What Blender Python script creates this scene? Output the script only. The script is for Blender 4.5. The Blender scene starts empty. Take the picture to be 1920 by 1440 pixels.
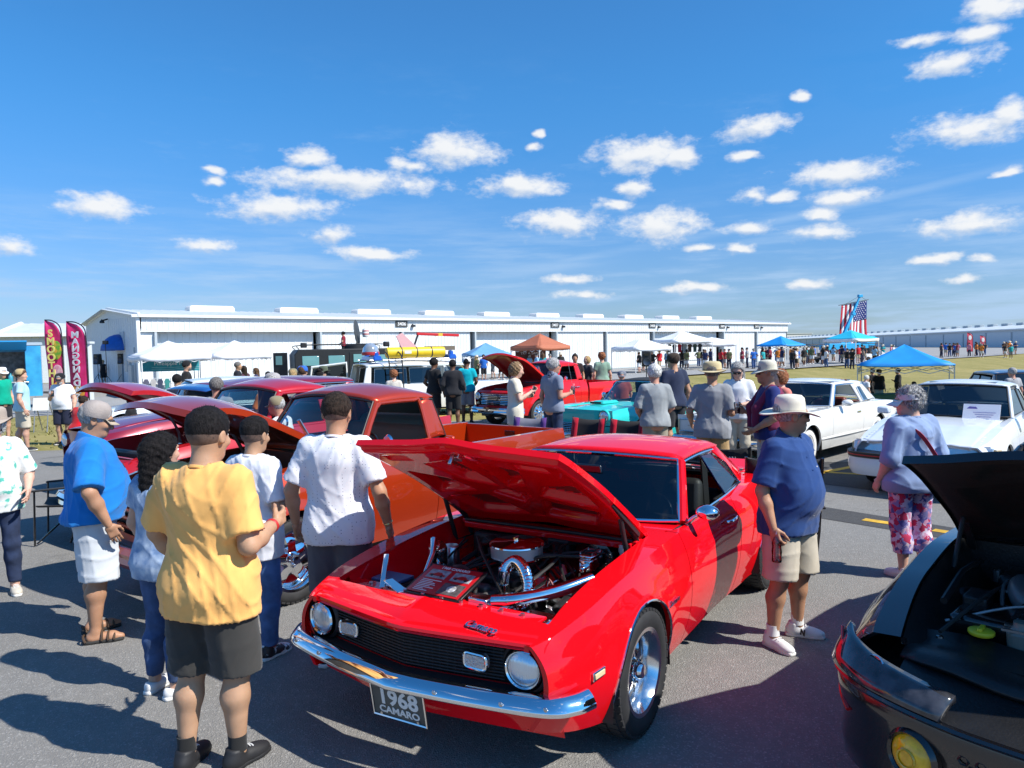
import bpy,math,random
import numpy as np
from mathutils import Vector,Matrix,Euler
R=math.radians
PI=math.pi
scene=bpy.context.scene
COL=scene.collection
# ------------------------------------------------------------------ camera
CAM_H=2.07
cam_data=bpy.data.cameras.new('camera')
cam_data.sensor_width=36.0
cam_data.lens=36.0*1371.0/1920.0
cam_data.clip_start=0.05
cam_data.clip_end=5000
cam=bpy.data.objects.new('camera',cam_data)
COL.objects.link(cam)
cam.matrix_world=(Matrix.Translation((0,0,CAM_H))@Matrix.Rotation(R(90-2.756),4,'X')
     @Matrix.Rotation(R(-1.15),4,'Z'))
scene.camera=cam
# ------------------------------------------------------------------ exposure, sun, sky
scene.view_settings.view_transform='Standard'
scene.view_settings.look='None'
scene.view_settings.exposure=0.5
scene.view_settings.gamma=1.0
scene.cycles.max_bounces=7
scene.cycles.diffuse_bounces=3
scene.cycles.glossy_bounces=4
scene.cycles.transmission_bounces=6
scene.cycles.transparent_max_bounces=12
scene.cycles.caustics_reflective=False
scene.cycles.caustics_refractive=False
SUN_DIR=Vector((1.46,-0.66,1.68)).normalized()
SUN_EL=math.asin(SUN_DIR.z)
SUN_AZ=math.atan2(SUN_DIR.x,SUN_DIR.y)
sd=bpy.data.lights.new('sun','SUN')
sd.energy=4.6
sd.angle=R(0.53)
sd.color=(1.0,0.955,0.88)
sun=bpy.data.objects.new('sun',sd)
COL.objects.link(sun)
sun.rotation_euler=SUN_DIR.to_track_quat('Z','Y').to_euler()
world=bpy.data.worlds.new('World')
scene.world=world
world.use_nodes=True
WN,WL=world.node_tree.nodes,world.node_tree.links
WN.clear()
def wn(t,**kw):
 n=WN.new(t)
 for k,v in kw.items():
  setattr(n,k,v)
 return n
def wm(op,a,b=None,c=None,clamp=False):
 n=WN.new('ShaderNodeMath')
 n.operation=op
 n.use_clamp=clamp
 for i,v in enumerate((a,b,c)):
  if v is None:
   continue
  if isinstance(v,(int,float)):
   n.inputs[i].default_value=v
  else:
   WL.new(v,n.inputs[i])
 return n.outputs[0]
def wsmooth(v,lo,hi):
 n=WN.new('ShaderNodeMapRange')
 n.interpolation_type='SMOOTHSTEP'
 WL.new(v,n.inputs[0])
 n.inputs[1].default_value=lo
 n.inputs[2].default_value=hi
 return n.outputs[0]
sky=wn('ShaderNodeTexSky',sky_type='NISHITA',sun_disc=False)
sky.sun_elevation=SUN_EL
sky.sun_rotation=SUN_AZ
sky.air_density=1.0
sky.dust_density=0.35
sky.ozone_density=2.2
sky.altitude=0
tc=wn('ShaderNodeTexCoord')
sep=wn('ShaderNodeSeparateXYZ')
WL.new(tc.outputs['Generated'],sep.inputs[0])
az=wm('ARCTAN2',sep.outputs[0],sep.outputs[1])
el=wm('ARCSINE',sep.outputs[2])
cv=wn('ShaderNodeCombineXYZ')
WL.new(az,cv.inputs[0])
WL.new(el,cv.inputs[1])
def wnoise(vec,scale,detail,rough,sx=1.0,sy=1.0,off=0.0):
 mp=wn('ShaderNodeMapping')
 WL.new(vec,mp.inputs[0])
 mp.inputs['Scale'].default_value=(sx,sy,1)
 mp.inputs['Location'].default_value=(off,off*.7,off*.3)
 n=wn('ShaderNodeTexNoise')
 n.inputs['Scale'].default_value=scale
 n.inputs['Detail'].default_value=detail
 n.inputs['Roughness'].default_value=rough
 WL.new(mp.outputs[0],n.inputs['Vector'])
 return n
# cumulus clouds: (azimuth, elevation, half width, half height) in radians, read off the photograph
CLOUDS=[(-0.506,0.176,0.05,0.016),(-0.266,0.248,0.035,0.0141),(-0.214,0.221,0.14,0.0174),(-0.073,0.26,0.066,0.026),(-0.13,0.242,0.034,0.0102),(-0.306,0.187,0.076,0.0173),(0.016,0.217,0.062,0.0164),(-0.183,0.13,0.056,0.0099),(-0.391,0.138,0.041,0.0093),(-0.237,0.154,0.029,0.0134),(-0.594,0.127,0.021,0.0142),(-0.381,0.226,0.017,0.0066),(-0.38,0.214,0.014,0.0066),(0.039,0.263,0.014,0.0066),(0.043,0.278,0.008,0.0066),(0.177,0.25,0.061,0.0243),(0.225,0.242,0.032,0.0178),(0.076,0.167,0.073,0.0198),(0.2,0.16,0.061,0.0254),(0.141,0.189,0.025,0.0075),(0.17,0.209,0.029,0.0118),(0.319,0.269,0.046,0.0164),(0.312,0.237,0.02,0.0077),(0.422,0.205,0.068,0.0164),(0.32,0.189,0.023,0.0129),(0.354,0.182,0.021,0.0085),(0.425,0.175,0.048,0.0118),(0.395,0.158,0.031,0.0092),(0.315,0.147,0.035,0.0102),(0.395,0.137,0.042,0.0107),(0.252,0.127,0.023,0.0066),(0.299,0.125,0.029,0.0074),(0.565,0.133,0.058,0.0157),(0.597,0.184,0.015,0.0066),(0.558,0.237,0.068,0.0174),(0.594,0.245,0.025,0.0181),(0.537,0.309,0.046,0.0156),(0.515,0.339,0.035,0.0071),(0.563,0.334,0.032,0.0093),(0.578,0.355,0.038,0.0169),(0.379,0.299,0.013,0.0066),(0.251,0.075,0.051,0.0092),(0.388,0.075,0.027,0.0088),(0.075,0.094,0.047,0.0086),(0.097,0.072,0.045,0.0071),(0.525,0.094,0.027,0.0066),(0.573,0.092,0.015,0.0066),(0.552,0.072,0.026,0.0066)]
warp=wnoise(cv.outputs[0],14,3,.6,1,1.6)
wv=wn('ShaderNodeVectorMath',operation='SUBTRACT')
WL.new(warp.outputs['Color'],wv.inputs[0])
wv.inputs[1].default_value=(.5,.5,.5)
wv2=wn('ShaderNodeVectorMath',operation='MULTIPLY_ADD')
WL.new(wv.outputs[0],wv2.inputs[0])
wv2.inputs[1].default_value=(.05,.022,0)
WL.new(cv.outputs[0],wv2.inputs[2])
def cloud_field(vec):
 acc=None
 for (a,e,sx,sy) in CLOUDS:
  n=wn('ShaderNodeVectorMath',operation='MULTIPLY_ADD')
  WL.new(vec,n.inputs[0])
  n.inputs[1].default_value=(1/sx,1/sy,0)
  n.inputs[2].default_value=(-a/sx,-e/sy,0)
  ln=wn('ShaderNodeVectorMath',operation='LENGTH')
  WL.new(n.outputs[0],ln.inputs[0])
  acc=ln.outputs['Value'] if acc is None else wm('MINIMUM',acc,ln.outputs['Value'])
 return acc
fld=cloud_field(wv2.outputs[0])
nz=wnoise(cv.outputs[0],36,7,.60,1,1.7,3.1)
up_=wn('ShaderNodeVectorMath',operation='ADD')
WL.new(wv2.outputs[0],up_.inputs[0])
up_.inputs[1].default_value=(.004,.0075,0)
fld_up=cloud_field(up_.outputs[0])
dens=wm('SUBTRACT',1.14,fld)
dens=wm('ADD',dens,wm('MULTIPLY',wm('SUBTRACT',nz.outputs[0],.5),2.1))
out=wsmooth(wm('ABSOLUTE',az),.72,.95)
gen=wnoise(tc.outputs['Generated'],5.5,7,.6,1,1,1.0)
gen.inputs['Scale'].default_value=5.0
mpz=[n for n in WN if n.type=='MAPPING'][-1]
mpz.inputs['Scale'].default_value=(1,1,2.6)
gden=wm('MULTIPLY',wm('SUBTRACT',gen.outputs[0],.60),7.0)
dens=wm('MAXIMUM',dens,wm('MULTIPLY',gden,out))
cum=wsmooth(dens,-.08,.95)
ve=wnoise(cv.outputs[0],9,6,.6,.55,5.0,8.0)
vmask=wm('MULTIPLY',wsmooth(el,.235,.03),wsmooth(ve.outputs[0],.42,.68))
wis=wnoise(cv.outputs[0],7,8,.68,.8,3.2,5.0)
veil=wm('MAXIMUM',wm('MULTIPLY',vmask,.80),wm('MULTIPLY',wm('MULTIPLY',wsmooth(wis.outputs[0],.52,.78),wsmooth(el,.42,.10)),.38))
def streak(a,e,slope,ln_,th,amt):
 da=wm('SUBTRACT',az,a)
 t=wm('SUBTRACT',wm('SUBTRACT',el,e),wm('MULTIPLY',da,slope))
 m1=wsmooth(wm('ABSOLUTE',t),th,0)
 m2=wsmooth(wm('ABSOLUTE',da),ln_,ln_*.4)
 return wm('MULTIPLY',wm('MULTIPLY',m1,m2),amt)
veil=wm('MAXIMUM',veil,wm('MULTIPLY',streak(.28,.145,.14,.42,.009,.42),wsmooth(ve.outputs[0],.2,.6)))
veil=wm('MAXIMUM',veil,wm('MULTIPLY',streak(-.06,.098,.10,.26,.016,.5),wsmooth(ve.outputs[0],.25,.6)))
shade=wsmooth(wm('ADD',wm('SUBTRACT',fld_up,fld),wm('MULTIPLY',wm('SUBTRACT',nz.outputs[0],.5),.9)),-.55,.30)
ccol=wn('ShaderNodeMix',data_type='RGBA')
WL.new(shade,ccol.inputs[0])
ccol.inputs[6].default_value=(4.0,4.75,5.9,1)
ccol.inputs[7].default_value=(6.6,6.7,6.8,1)
tint=wn('ShaderNodeMix',data_type='RGBA',blend_type='MULTIPLY')
tint.inputs[0].default_value=1.0
tgr=wn('ShaderNodeMix',data_type='RGBA')
WL.new(wsmooth(el,.02,.36),tgr.inputs[0])
tgr.inputs[6].default_value=(.46,.62,.92,1)
tgr.inputs[7].default_value=(.26,.85,1.28,1)
WL.new(tgr.outputs[2],tint.inputs[7])
WL.new(sky.outputs[0],tint.inputs[6])
m1=wn('ShaderNodeMix',data_type='RGBA')
WL.new(veil,m1.inputs[0])
WL.new(tint.outputs[2],m1.inputs[6])
m1.inputs[7].default_value=(3.3,4.7,6.6,1)
m2=wn('ShaderNodeMix',data_type='RGBA')
WL.new(wm('MULTIPLY',cum,.96),m2.inputs[0])
WL.new(m1.outputs[2],m2.inputs[6])
WL.new(ccol.outputs[2],m2.inputs[7])
bg=wn('ShaderNodeBackground')
bg.inputs[1].default_value=0.1
WL.new(m2.outputs[2],bg.inputs[0])
wo=wn('ShaderNodeOutputWorld')
WL.new(bg.outputs[0],wo.inputs[0])
world.cycles.sampling_method='MANUAL'
world.cycles.sample_map_resolution=512
# ------------------------------------------------------------------ helpers: materials
MATS={}
def mat(key,col,rough=.6,metal=0.0,coat=0.0,var=0.0,vscale=8.0,bump=0.0,bscale=60.0,spec=.5,trans=0.0,
  alpha=1.0,emit=None,sub=0.0,col2=None,ctr=(.35,.65),detail=4.0,stretch=(1,1,1),coat_rough=.03,sheen=0.0,bdist=.01):
 """a procedural Principled material; var / col2 mix noise into the colour, bump adds fine relief"""
 if key in MATS:
  return MATS[key]
 m=bpy.data.materials.new(key)
 m.use_nodes=True
 nt=m.node_tree
 b=nt.nodes['Principled BSDF']
 c=(*col,1)
 b.inputs['Base Color'].default_value=c
 b.inputs['Roughness'].default_value=rough
 b.inputs['Metallic'].default_value=metal
 b.inputs['Coat Weight'].default_value=coat
 b.inputs['Coat Roughness'].default_value=coat_rough
 b.inputs['Specular IOR Level'].default_value=spec
 b.inputs['Transmission Weight'].default_value=trans
 b.inputs['Alpha'].default_value=alpha
 b.inputs['Sheen Weight'].default_value=sheen
 if sub:
  b.inputs['Subsurface Weight'].default_value=sub
  b.inputs['Subsurface Radius'].default_value=(.012,.005,.003)
  b.inputs['Subsurface Scale'].default_value=1.0
 if emit:
  b.inputs['Emission Color'].default_value=(*emit[:3],1)
  b.inputs['Emission Strength'].default_value=emit[3]
 t=None
 if var or col2 or bump:
  t=nt.nodes.new('ShaderNodeTexCoord')
  mp=nt.nodes.new('ShaderNodeMapping')
  mp.inputs['Scale'].default_value=stretch
  nt.links.new(t.outputs['Object'],mp.inputs[0])
 if var or col2:
  n=nt.nodes.new('ShaderNodeTexNoise')
  n.inputs['Scale'].default_value=vscale
  n.inputs['Detail'].default_value=detail
  nt.links.new(mp.outputs[0],n.inputs['Vector'])
  rp=nt.nodes.new('ShaderNodeMapRange')
  rp.inputs[1].default_value,rp.inputs[2].default_value=ctr
  nt.links.new(n.outputs[0],rp.inputs[0])
  mx=nt.nodes.new('ShaderNodeMix')
  mx.data_type='RGBA'
  nt.links.new(rp.outputs[0],mx.inputs[0])
  if col2:
   mx.inputs[6].default_value=c
   mx.inputs[7].default_value=(*col2,1)
  else:
   mx.inputs[6].default_value=(*[max(0,x*(1-var)) for x in col],1)
   mx.inputs[7].default_value=(*[min(1,x*(1+var)) for x in col],1)
  nt.links.new(mx.outputs[2],b.inputs['Base Color'])
 if bump:
  n2=nt.nodes.new('ShaderNodeTexNoise')
  n2.inputs['Scale'].default_value=bscale
  n2.inputs['Detail'].default_value=5
  nt.links.new(mp.outputs[0],n2.inputs['Vector'])
  bm_=nt.nodes.new('ShaderNodeBump')
  bm_.inputs['Strength'].default_value=bump
  bm_.inputs['Distance'].default_value=bdist
  nt.links.new(n2.outputs[0],bm_.inputs['Height'])
  nt.links.new(bm_.outputs[0],b.inputs['Normal'])
 MATS[key]=m
 return m
def paint(key,col,metal=0.0,rough=.32):
 return mat('paint_'+key,col,rough,metal,1.0,var=.04,vscale=1.5,coat_rough=.02)
def cloth(key,col,rough=.9,var=.10):
 return mat('cloth_'+key,col,rough,var=var,vscale=5.0,bump=.25,bscale=240,spec=.2,sheen=.15,bdist=.004)
CHROME=mat('chrome',(.86,.87,.88),.06,1.0)
STEEL=mat('brushed_steel',(.55,.56,.57),.3,1.0,var=.1,vscale=20)
ALU=mat('polished_aluminium',(.78,.79,.80),.16,1.0,var=.06,vscale=14)
BLACK=mat('black_plastic',(.018,.018,.02),.5,bump=.08,bscale=120)
GLOSSBLACK=mat('gloss_black',(.008,.008,.009),.2,coat=.8)
RUBBER=mat('tyre_rubber',(.022,.022,.023),.75,var=.25,vscale=10,bump=.1,bscale=50)
GLASS=mat('car_glass',(.75,.80,.80),.0,trans=1.0,spec=.5)
DKGLASS=mat('dark_glass',(.012,.018,.024),.03,coat=.6,spec=.7)
WHITEP=mat('white_plastic',(.78,.78,.77),.45,var=.04)
CANVAS_W=mat('white_canvas',(.80,.81,.83),.8,var=.05,vscale=3,bump=.15,bscale=25)
GREYM=mat('grey_metal',(.35,.36,.37),.45,.6,var=.1)
WOOD=mat('wood',(.30,.17,.08),.6,var=.3,vscale=6,stretch=(1,8,8))
INTERIOR=mat('black_vinyl',(.02,.02,.021),.55,bump=.1,bscale=90)
TAN=mat('tan_vinyl',(.28,.20,.13),.6,bump=.1,bscale=90)
LENS=mat('lamp_glass',(.92,.95,.96),.03,trans=.9,spec=.6)
def thin_glass(key,col,a=.3):
 """window glass as a thin sheet: see-through with a mirror-like front"""
 if key in MATS:
  return MATS[key]
 m=bpy.data.materials.new(key)
 m.use_nodes=True
 nt=m.node_tree
 nt.nodes.clear()
 o=nt.nodes.new('ShaderNodeOutputMaterial')
 tr=nt.nodes.new('ShaderNodeBsdfTransparent')
 tr.inputs[0].default_value=(*col,1)
 gl=nt.nodes.new('ShaderNodeBsdfGlossy')
 gl.inputs['Roughness'].default_value=.01
 gl.inputs[0].default_value=(.95,.97,1,1)
 fr=nt.nodes.new('ShaderNodeFresnel')
 fr.inputs[0].default_value=1.5
 mp=nt.nodes.new('ShaderNodeMath')
 mp.operation='MULTIPLY_ADD'
 mp.inputs[1].default_value=1.25
 mp.inputs[2].default_value=.02
 mp.use_clamp=True
 nt.links.new(fr.outputs[0],mp.inputs[0])
 mx=nt.nodes.new('ShaderNodeMixShader')
 nt.links.new(mp.outputs[0],mx.inputs[0])
 nt.links.new(tr.outputs[0],mx.inputs[1])
 nt.links.new(gl.outputs[0],mx.inputs[2])
 nt.links.new(mx.outputs[0],o.inputs[0])
 MATS[key]=m
 return m
WGLASS=thin_glass('window_glass',(.62,.70,.68))
TINT=thin_glass('tinted_window_glass',(.16,.19,.20))
# ------------------------------------------------------------------ helpers: objects
def tag(o,label=None,cat=None,group=None,kind=None):
 if label:o['label']=label
 if cat:o['category']=cat
 if group:o['group']=group
 if kind:o['kind']=kind
 return o
def thing(name,label,cat,loc=(0,0,0),rz=0.0,group=None):
 o=bpy.data.objects.new(name,None)
 COL.objects.link(o)
 o.empty_display_size=.2
 o.location=loc if len(loc)==3 else (*loc,0)
 o.rotation_euler=(0,0,rz)
 return tag(o,label,cat,group)
def link_mesh(name,me,material,parent=None):
 o=bpy.data.objects.new(name,me)
 COL.objects.link(o)
 if material is not None and not me.materials:
  me.materials.append(material)
 if parent is not None:
  o.parent=parent
 return o
def copy_tree(o,parent=None):
 c=o.copy()
 COL.objects.link(c)
 c.parent=parent
 for ch in list(o.children):
  copy_tree(ch,c)
 return c
def np_mesh(name,V,Fq,smooth=True,angle=None):
 me=bpy.data.meshes.new(name)
 V=np.asarray(V,np.float32)
 if isinstance(Fq,np.ndarray):
  n,k=Fq.shape
  me.vertices.add(len(V))
  me.vertices.foreach_set('co',V.ravel())
  me.loops.add(n*k)
  me.loops.foreach_set('vertex_index',Fq.astype(np.int32).ravel())
  me.polygons.add(n)
  me.polygons.foreach_set('loop_start',np.arange(0,n*k,k,dtype=np.int32))
  me.update(calc_edges=True)
  me.validate()
 else:
  me.from_pydata([tuple(map(float,v)) for v in V],[],Fq)
  me.update()
 if smooth:
  me.polygons.foreach_set('use_smooth',np.ones(len(me.polygons),bool))
  if angle:
   me.set_sharp_from_angle(angle=R(angle))
 return me
def V3(*a):
 return np.array(a if len(a)>1 else a[0],float)
def unit(v):
 v=np.asarray(v,float)
 return v/max(1e-9,np.linalg.norm(v))
class MB:
 """collects shapes for ONE mesh object"""
 def __init__(s):
  s.v,s.f=[],[]
 def add(s,V,F):
  b=len(s.v)
  s.v.extend([tuple(map(float,p)) for p in V])
  s.f.extend([tuple(i+b for i in f) for f in F])
  return s
 def box(s,c,d,rot=None,taper=(1,1)):
  x,y,z=[q/2 for q in d]
  P=[(-x,-y,-z),(x,-y,-z),(x,y,-z),(-x,y,-z)]+[(px*taper[0],py*taper[1],z) for px,py in ((-x,-y),(x,-y),(x,y),(-x,y))]
  if rot is not None:
   M=rot if isinstance(rot,Matrix) else Euler(rot).to_matrix()
   P=[M@Vector(p) for p in P]
  P=[(p[0]+c[0],p[1]+c[1],p[2]+c[2]) for p in P]
  return s.add(P,[(0,3,2,1),(4,5,6,7),(0,1,5,4),(1,2,6,5),(2,3,7,6),(3,0,4,7)])
 def hexa(s,P):
  return s.add(P,[(0,3,2,1),(4,5,6,7),(0,1,5,4),(1,2,6,5),(2,3,7,6),(3,0,4,7)])
 def bar(s,a,b,w,h,up=(0,0,1)):
  a,b=V3(a),V3(b)
  d=unit(b-a)
  sd_=np.cross(d,up)
  if np.linalg.norm(sd_)<1e-4:
   sd_=np.cross(d,(1,0,0))
  sd_=unit(sd_)*w/2
  u_=unit(np.cross(sd_,d))*h/2
  return s.hexa([a-sd_-u_,a+sd_-u_,a+sd_+u_,a-sd_+u_,b-sd_-u_,b+sd_-u_,b+sd_+u_,b-sd_+u_])
 def tube(s,path,r,n=10,closed=False,caps=True,flat=None):
  path=[V3(p) for p in path]
  m=len(path)
  rs=r if hasattr(r,'__len__') else [r]*m
  ref=V3(0,0,1)
  V=[]
  prev=None
  for i,p in enumerate(path):
   if closed:
    t=unit(path[(i+1)%m]-path[i-1])
   else:
    t=unit(path[min(i+1,m-1)]-path[max(i-1,0)])
   if prev is None:
    a=np.cross(t,ref)
    if np.linalg.norm(a)<.05:
     a=np.cross(t,V3(1,0,0))
   else:
    a=prev-t*(prev@t)
   a=unit(a)
   prev=a
   b=np.cross(t,a)
   for k in range(n):
    an=2*PI*k/n
    V.append(p+rs[i]*(math.cos(an)*a+math.sin(an)*b*(flat or 1)))
  F=[]
  for i in range(m if closed else m-1):
   j=(i+1)%m
   for k in range(n):
    k2=(k+1)%n
    F.append((i*n+k,i*n+k2,j*n+k2,j*n+k))
  if caps and not closed:
   F.append(tuple(range(n-1,-1,-1)))
   F.append(tuple((m-1)*n+k for k in range(n)))
  return s.add(V,F)
 def cyl(s,a,b,r,n=16,r2=None):
  return s.tube([a,b],[r,r if r2 is None else r2],n)
 def lathe(s,prof,n=24,c=(0,0,0),axis=(0,0,1),sc=(1,1),closed=False):
  ax=unit(axis)
  a=np.cross(ax,(0,0,1)) if abs(ax[2])<.9 else np.cross(ax,(1,0,0))
  a=unit(a)
  b=np.cross(ax,a)
  c=V3(c)
  V,F=[],[]
  m=len(prof)
  for (r,z) in prof:
   for k in range(n):
    t=2*PI*k/n
    V.append(c+ax*z+r*(math.cos(t)*a*sc[0]+math.sin(t)*b*sc[1]))
  for i in range(m if closed else m-1):
   j=(i+1)%m
   for k in range(n):
    k2=(k+1)%n
    F.append((i*n+k,i*n+k2,j*n+k2,j*n+k))
  if not closed:
   if prof[0][0]>1e-5:
    F.append(tuple(range(n-1,-1,-1)))
   if prof[-1][0]>1e-5:
    F.append(tuple((m-1)*n+k for k in range(n)))
  return s.add(V,F)
 def grid(s,A,flip=False,cu=False,cv_=False):
  A=np.asarray(A,float)
  nu,nv=A.shape[:2]
  F=[]
  for i in range(nu if cu else nu-1):
   i2=(i+1)%nu
   for j in range(nv if cv_ else nv-1):
    j2=(j+1)%nv
    f=(i*nv+j,i2*nv+j,i2*nv+j2,i*nv+j2)
    F.append(f[::-1] if flip else f)
  return s.add(A.reshape(-1,3),F)
 def prism(s,pts,vec):
  pts=[V3(p) for p in pts]
  vec=V3(vec)
  n=len(pts)
  nrm=sum((np.cross(pts[i]-pts[0],pts[(i+1)%n]-pts[0]) for i in range(1,n-1)),V3(0,0,0))
  if nrm@vec>0:
   pts=pts[::-1]
  V=pts+[p+vec for p in pts]
  F=[tuple(range(n)),tuple(range(2*n-1,n-1,-1))]
  for i in range(n):
   j=(i+1)%n
   F.append((i,i+n,j+n,j))
  return s.add(V,F)
 def ellipsoid(s,c,r,nu=16,nv=10):
  prof=[(math.sin(PI*i/nv),-math.cos(PI*i/nv)) for i in range(nv+1)]
  V,F=[],[]
  for (pr,pz) in prof:
   for k in range(nu):
    t=2*PI*k/nu
    V.append((c[0]+r[0]*pr*math.cos(t),c[1]+r[1]*pr*math.sin(t),c[2]+r[2]*pz))
  for i in range(nv):
   for k in range(nu):
    k2=(k+1)%nu
    F.append((i*nu+k,i*nu+k2,(i+1)*nu+k2,(i+1)*nu+k))
  return s.add(V,F)
 def build(s,name,material,parent=None,smooth=True,angle=40,bevel=0.0,solid=0.0,seg=2,offset=-1.0,subsurf=0):
  me=np_mesh(name,s.v,s.f,smooth,angle)
  o=link_mesh(name,me,material,parent)
  if subsurf:
   md=o.modifiers.new('subsurf','SUBSURF')
   md.levels=md.render_levels=subsurf
  if solid:
   md=o.modifiers.new('solid','SOLIDIFY')
   md.thickness=solid
   md.offset=offset
  if bevel:
   md=o.modifiers.new('bevel','BEVEL')
   md.width=bevel
   md.segments=seg
   md.limit_method='ANGLE'
   md.angle_limit=R(40)
   md.harden_normals=False
  return o
def text_part(name,body,size,material,parent,loc,rot,ext=.002,sx=1.0,align='CENTER',spacing=1.0,bold=0.0,vert=False):
 """lettering as mesh geometry"""
 cu=bpy.data.curves.new(name,'FONT')
 cu.body=body
 cu.size=size
 cu.extrude=ext
 cu.offset=bold
 cu.resolution_u=3
 cu.space_character=spacing
 cu.space_line=.82 if vert else 1.0
 cu.align_x=align
 cu.align_y='CENTER'
 to=bpy.data.objects.new(name,cu)
 me=bpy.data.meshes.new_from_object(to)
 bpy.data.objects.remove(to)
 bpy.data.curves.remove(cu)
 o=link_mesh(name,me,material,parent)
 me.materials.clear()
 me.materials.append(material)
 o.location=loc
 o.rotation_euler=rot
 o.scale=(sx,1,1)
 return o
def lerp(a,b,t):
 return a+(b-a)*t
def curve_tab(tab):
 """smooth 1-D function through (x, value) points (monotone-ish cubic)"""
 tab=sorted(tab)
 X=np.array([t[0] for t in tab],float)
 Y=np.array([t[1] for t in tab],float)
 h=np.diff(X)
 d=np.diff(Y)/h
 m=np.zeros(len(X))
 m[0],m[-1]=d[0],d[-1]
 for i in range(1,len(X)-1):
  m[i]=0 if d[i-1]*d[i]<=0 else 2*d[i-1]*d[i]/(d[i-1]+d[i])
 def f(x):
  x=np.clip(np.asarray(x,float),X[0],X[-1])
  i=np.clip(np.searchsorted(X,x)-1,0,len(h)-1)
  t=(x-X[i])/h[i]
  return ((2*t**3-3*t**2+1)*Y[i]+(t**3-2*t**2+t)*h[i]*m[i]
    +(-2*t**3+3*t**2)*Y[i+1]+(t**3-t**2)*h[i]*m[i+1])
 return f
# ------------------------------------------------------------------ people: implicit surfaces turned into one skin
SEG_MARGIN=[.14]
def seg(p,a,b,ra,rb):
 a,b=V3(a),V3(b)
 m=max(ra,rb)+SEG_MARGIN[0]
 lo_,hi_=np.minimum(a,b)-m,np.maximum(a,b)+m
 k=p[:,2]>lo_[2]
 k&=p[:,2]<hi_[2]
 for i in (0,1):
  k&=p[:,i]>lo_[i]
  k&=p[:,i]<hi_[i]
 if np.count_nonzero(k)>.7*len(k):
  return seg_(p,a,b,ra,rb)
 d=np.full(len(p),SEG_MARGIN[0])
 if k.any():
  d[k]=seg_(p[k],a,b,ra,rb)
 return d
def seg_(p,a,b,ra,rb):
 ab=b-a
 t=np.clip(((p-a)@ab)/max(1e-9,ab@ab),0,1)
 q=p-a-t[:,None]*ab
 return np.sqrt(np.einsum('ij,ij->i',q,q))-(ra+(rb-ra)*t)
def ell(p,c,r,M=None):
 q=p-V3(c)
 if M is not None:
  q=q@M
 r=V3(r)
 q=q/r
 k0=np.sqrt(np.einsum('ij,ij->i',q,q))
 q=q/r
 k1=np.sqrt(np.einsum('ij,ij->i',q,q))
 return k0*(k0-1)/np.maximum(k1,1e-6)
def rbox(p,c,h,r,M=None):
 q=p-V3(c)
 if M is not None:
  q=q@M
 q=np.abs(q)-(V3(h)-r)
 return np.sqrt((np.maximum(q,0)**2).sum(1))+np.minimum(q.max(1),0)-r
def smin(a,b,k):
 h=np.clip(.5+.5*(b-a)/k,0,1)
 return b+(a-b)*h-k*h*(1-h)
def smax(a,b,k):
 return -smin(-a,-b,k)
def sunion(k,*ds):
 d=ds[0]
 for e in ds[1:]:
  d=smin(d,e,k)
 return d
def loft(p,tab,e=2.0):
 """stack of (z, half width, half depth, centre y, centre x) ellipses"""
 z=p[:,2]
 T=np.array(tab)
 a=np.interp(z,T[:,0],T[:,1])
 b=np.interp(z,T[:,0],T[:,2])
 cy=np.interp(z,T[:,0],T[:,3])
 cx=np.interp(z,T[:,0],T[:,4]) if T.shape[1]>4 else 0
 x,y=p[:,0]-cx,p[:,1]-cy
 if e==2.0:
  k0=np.sqrt((x/a)**2+(y/b)**2)
 else:
  k0=((np.abs(x)/a)**e+(np.abs(y)/b)**e)**(1/e)
 k1=np.sqrt((x/(a*a))**2+(y/(b*b))**2)
 d=k0*(k0-1)/np.maximum(k1,1e-5)
 return np.where(k0<.3,-np.minimum(a,b)*.7,d)
def smooth_tab(tab,n=40):
 T=np.array(tab)
 zs=np.linspace(T[0,0],T[-1,0],n)
 return np.stack([zs]+[curve_tab(list(zip(T[:,0],T[:,i])))(zs) for i in range(1,T.shape[1])],1)
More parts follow.
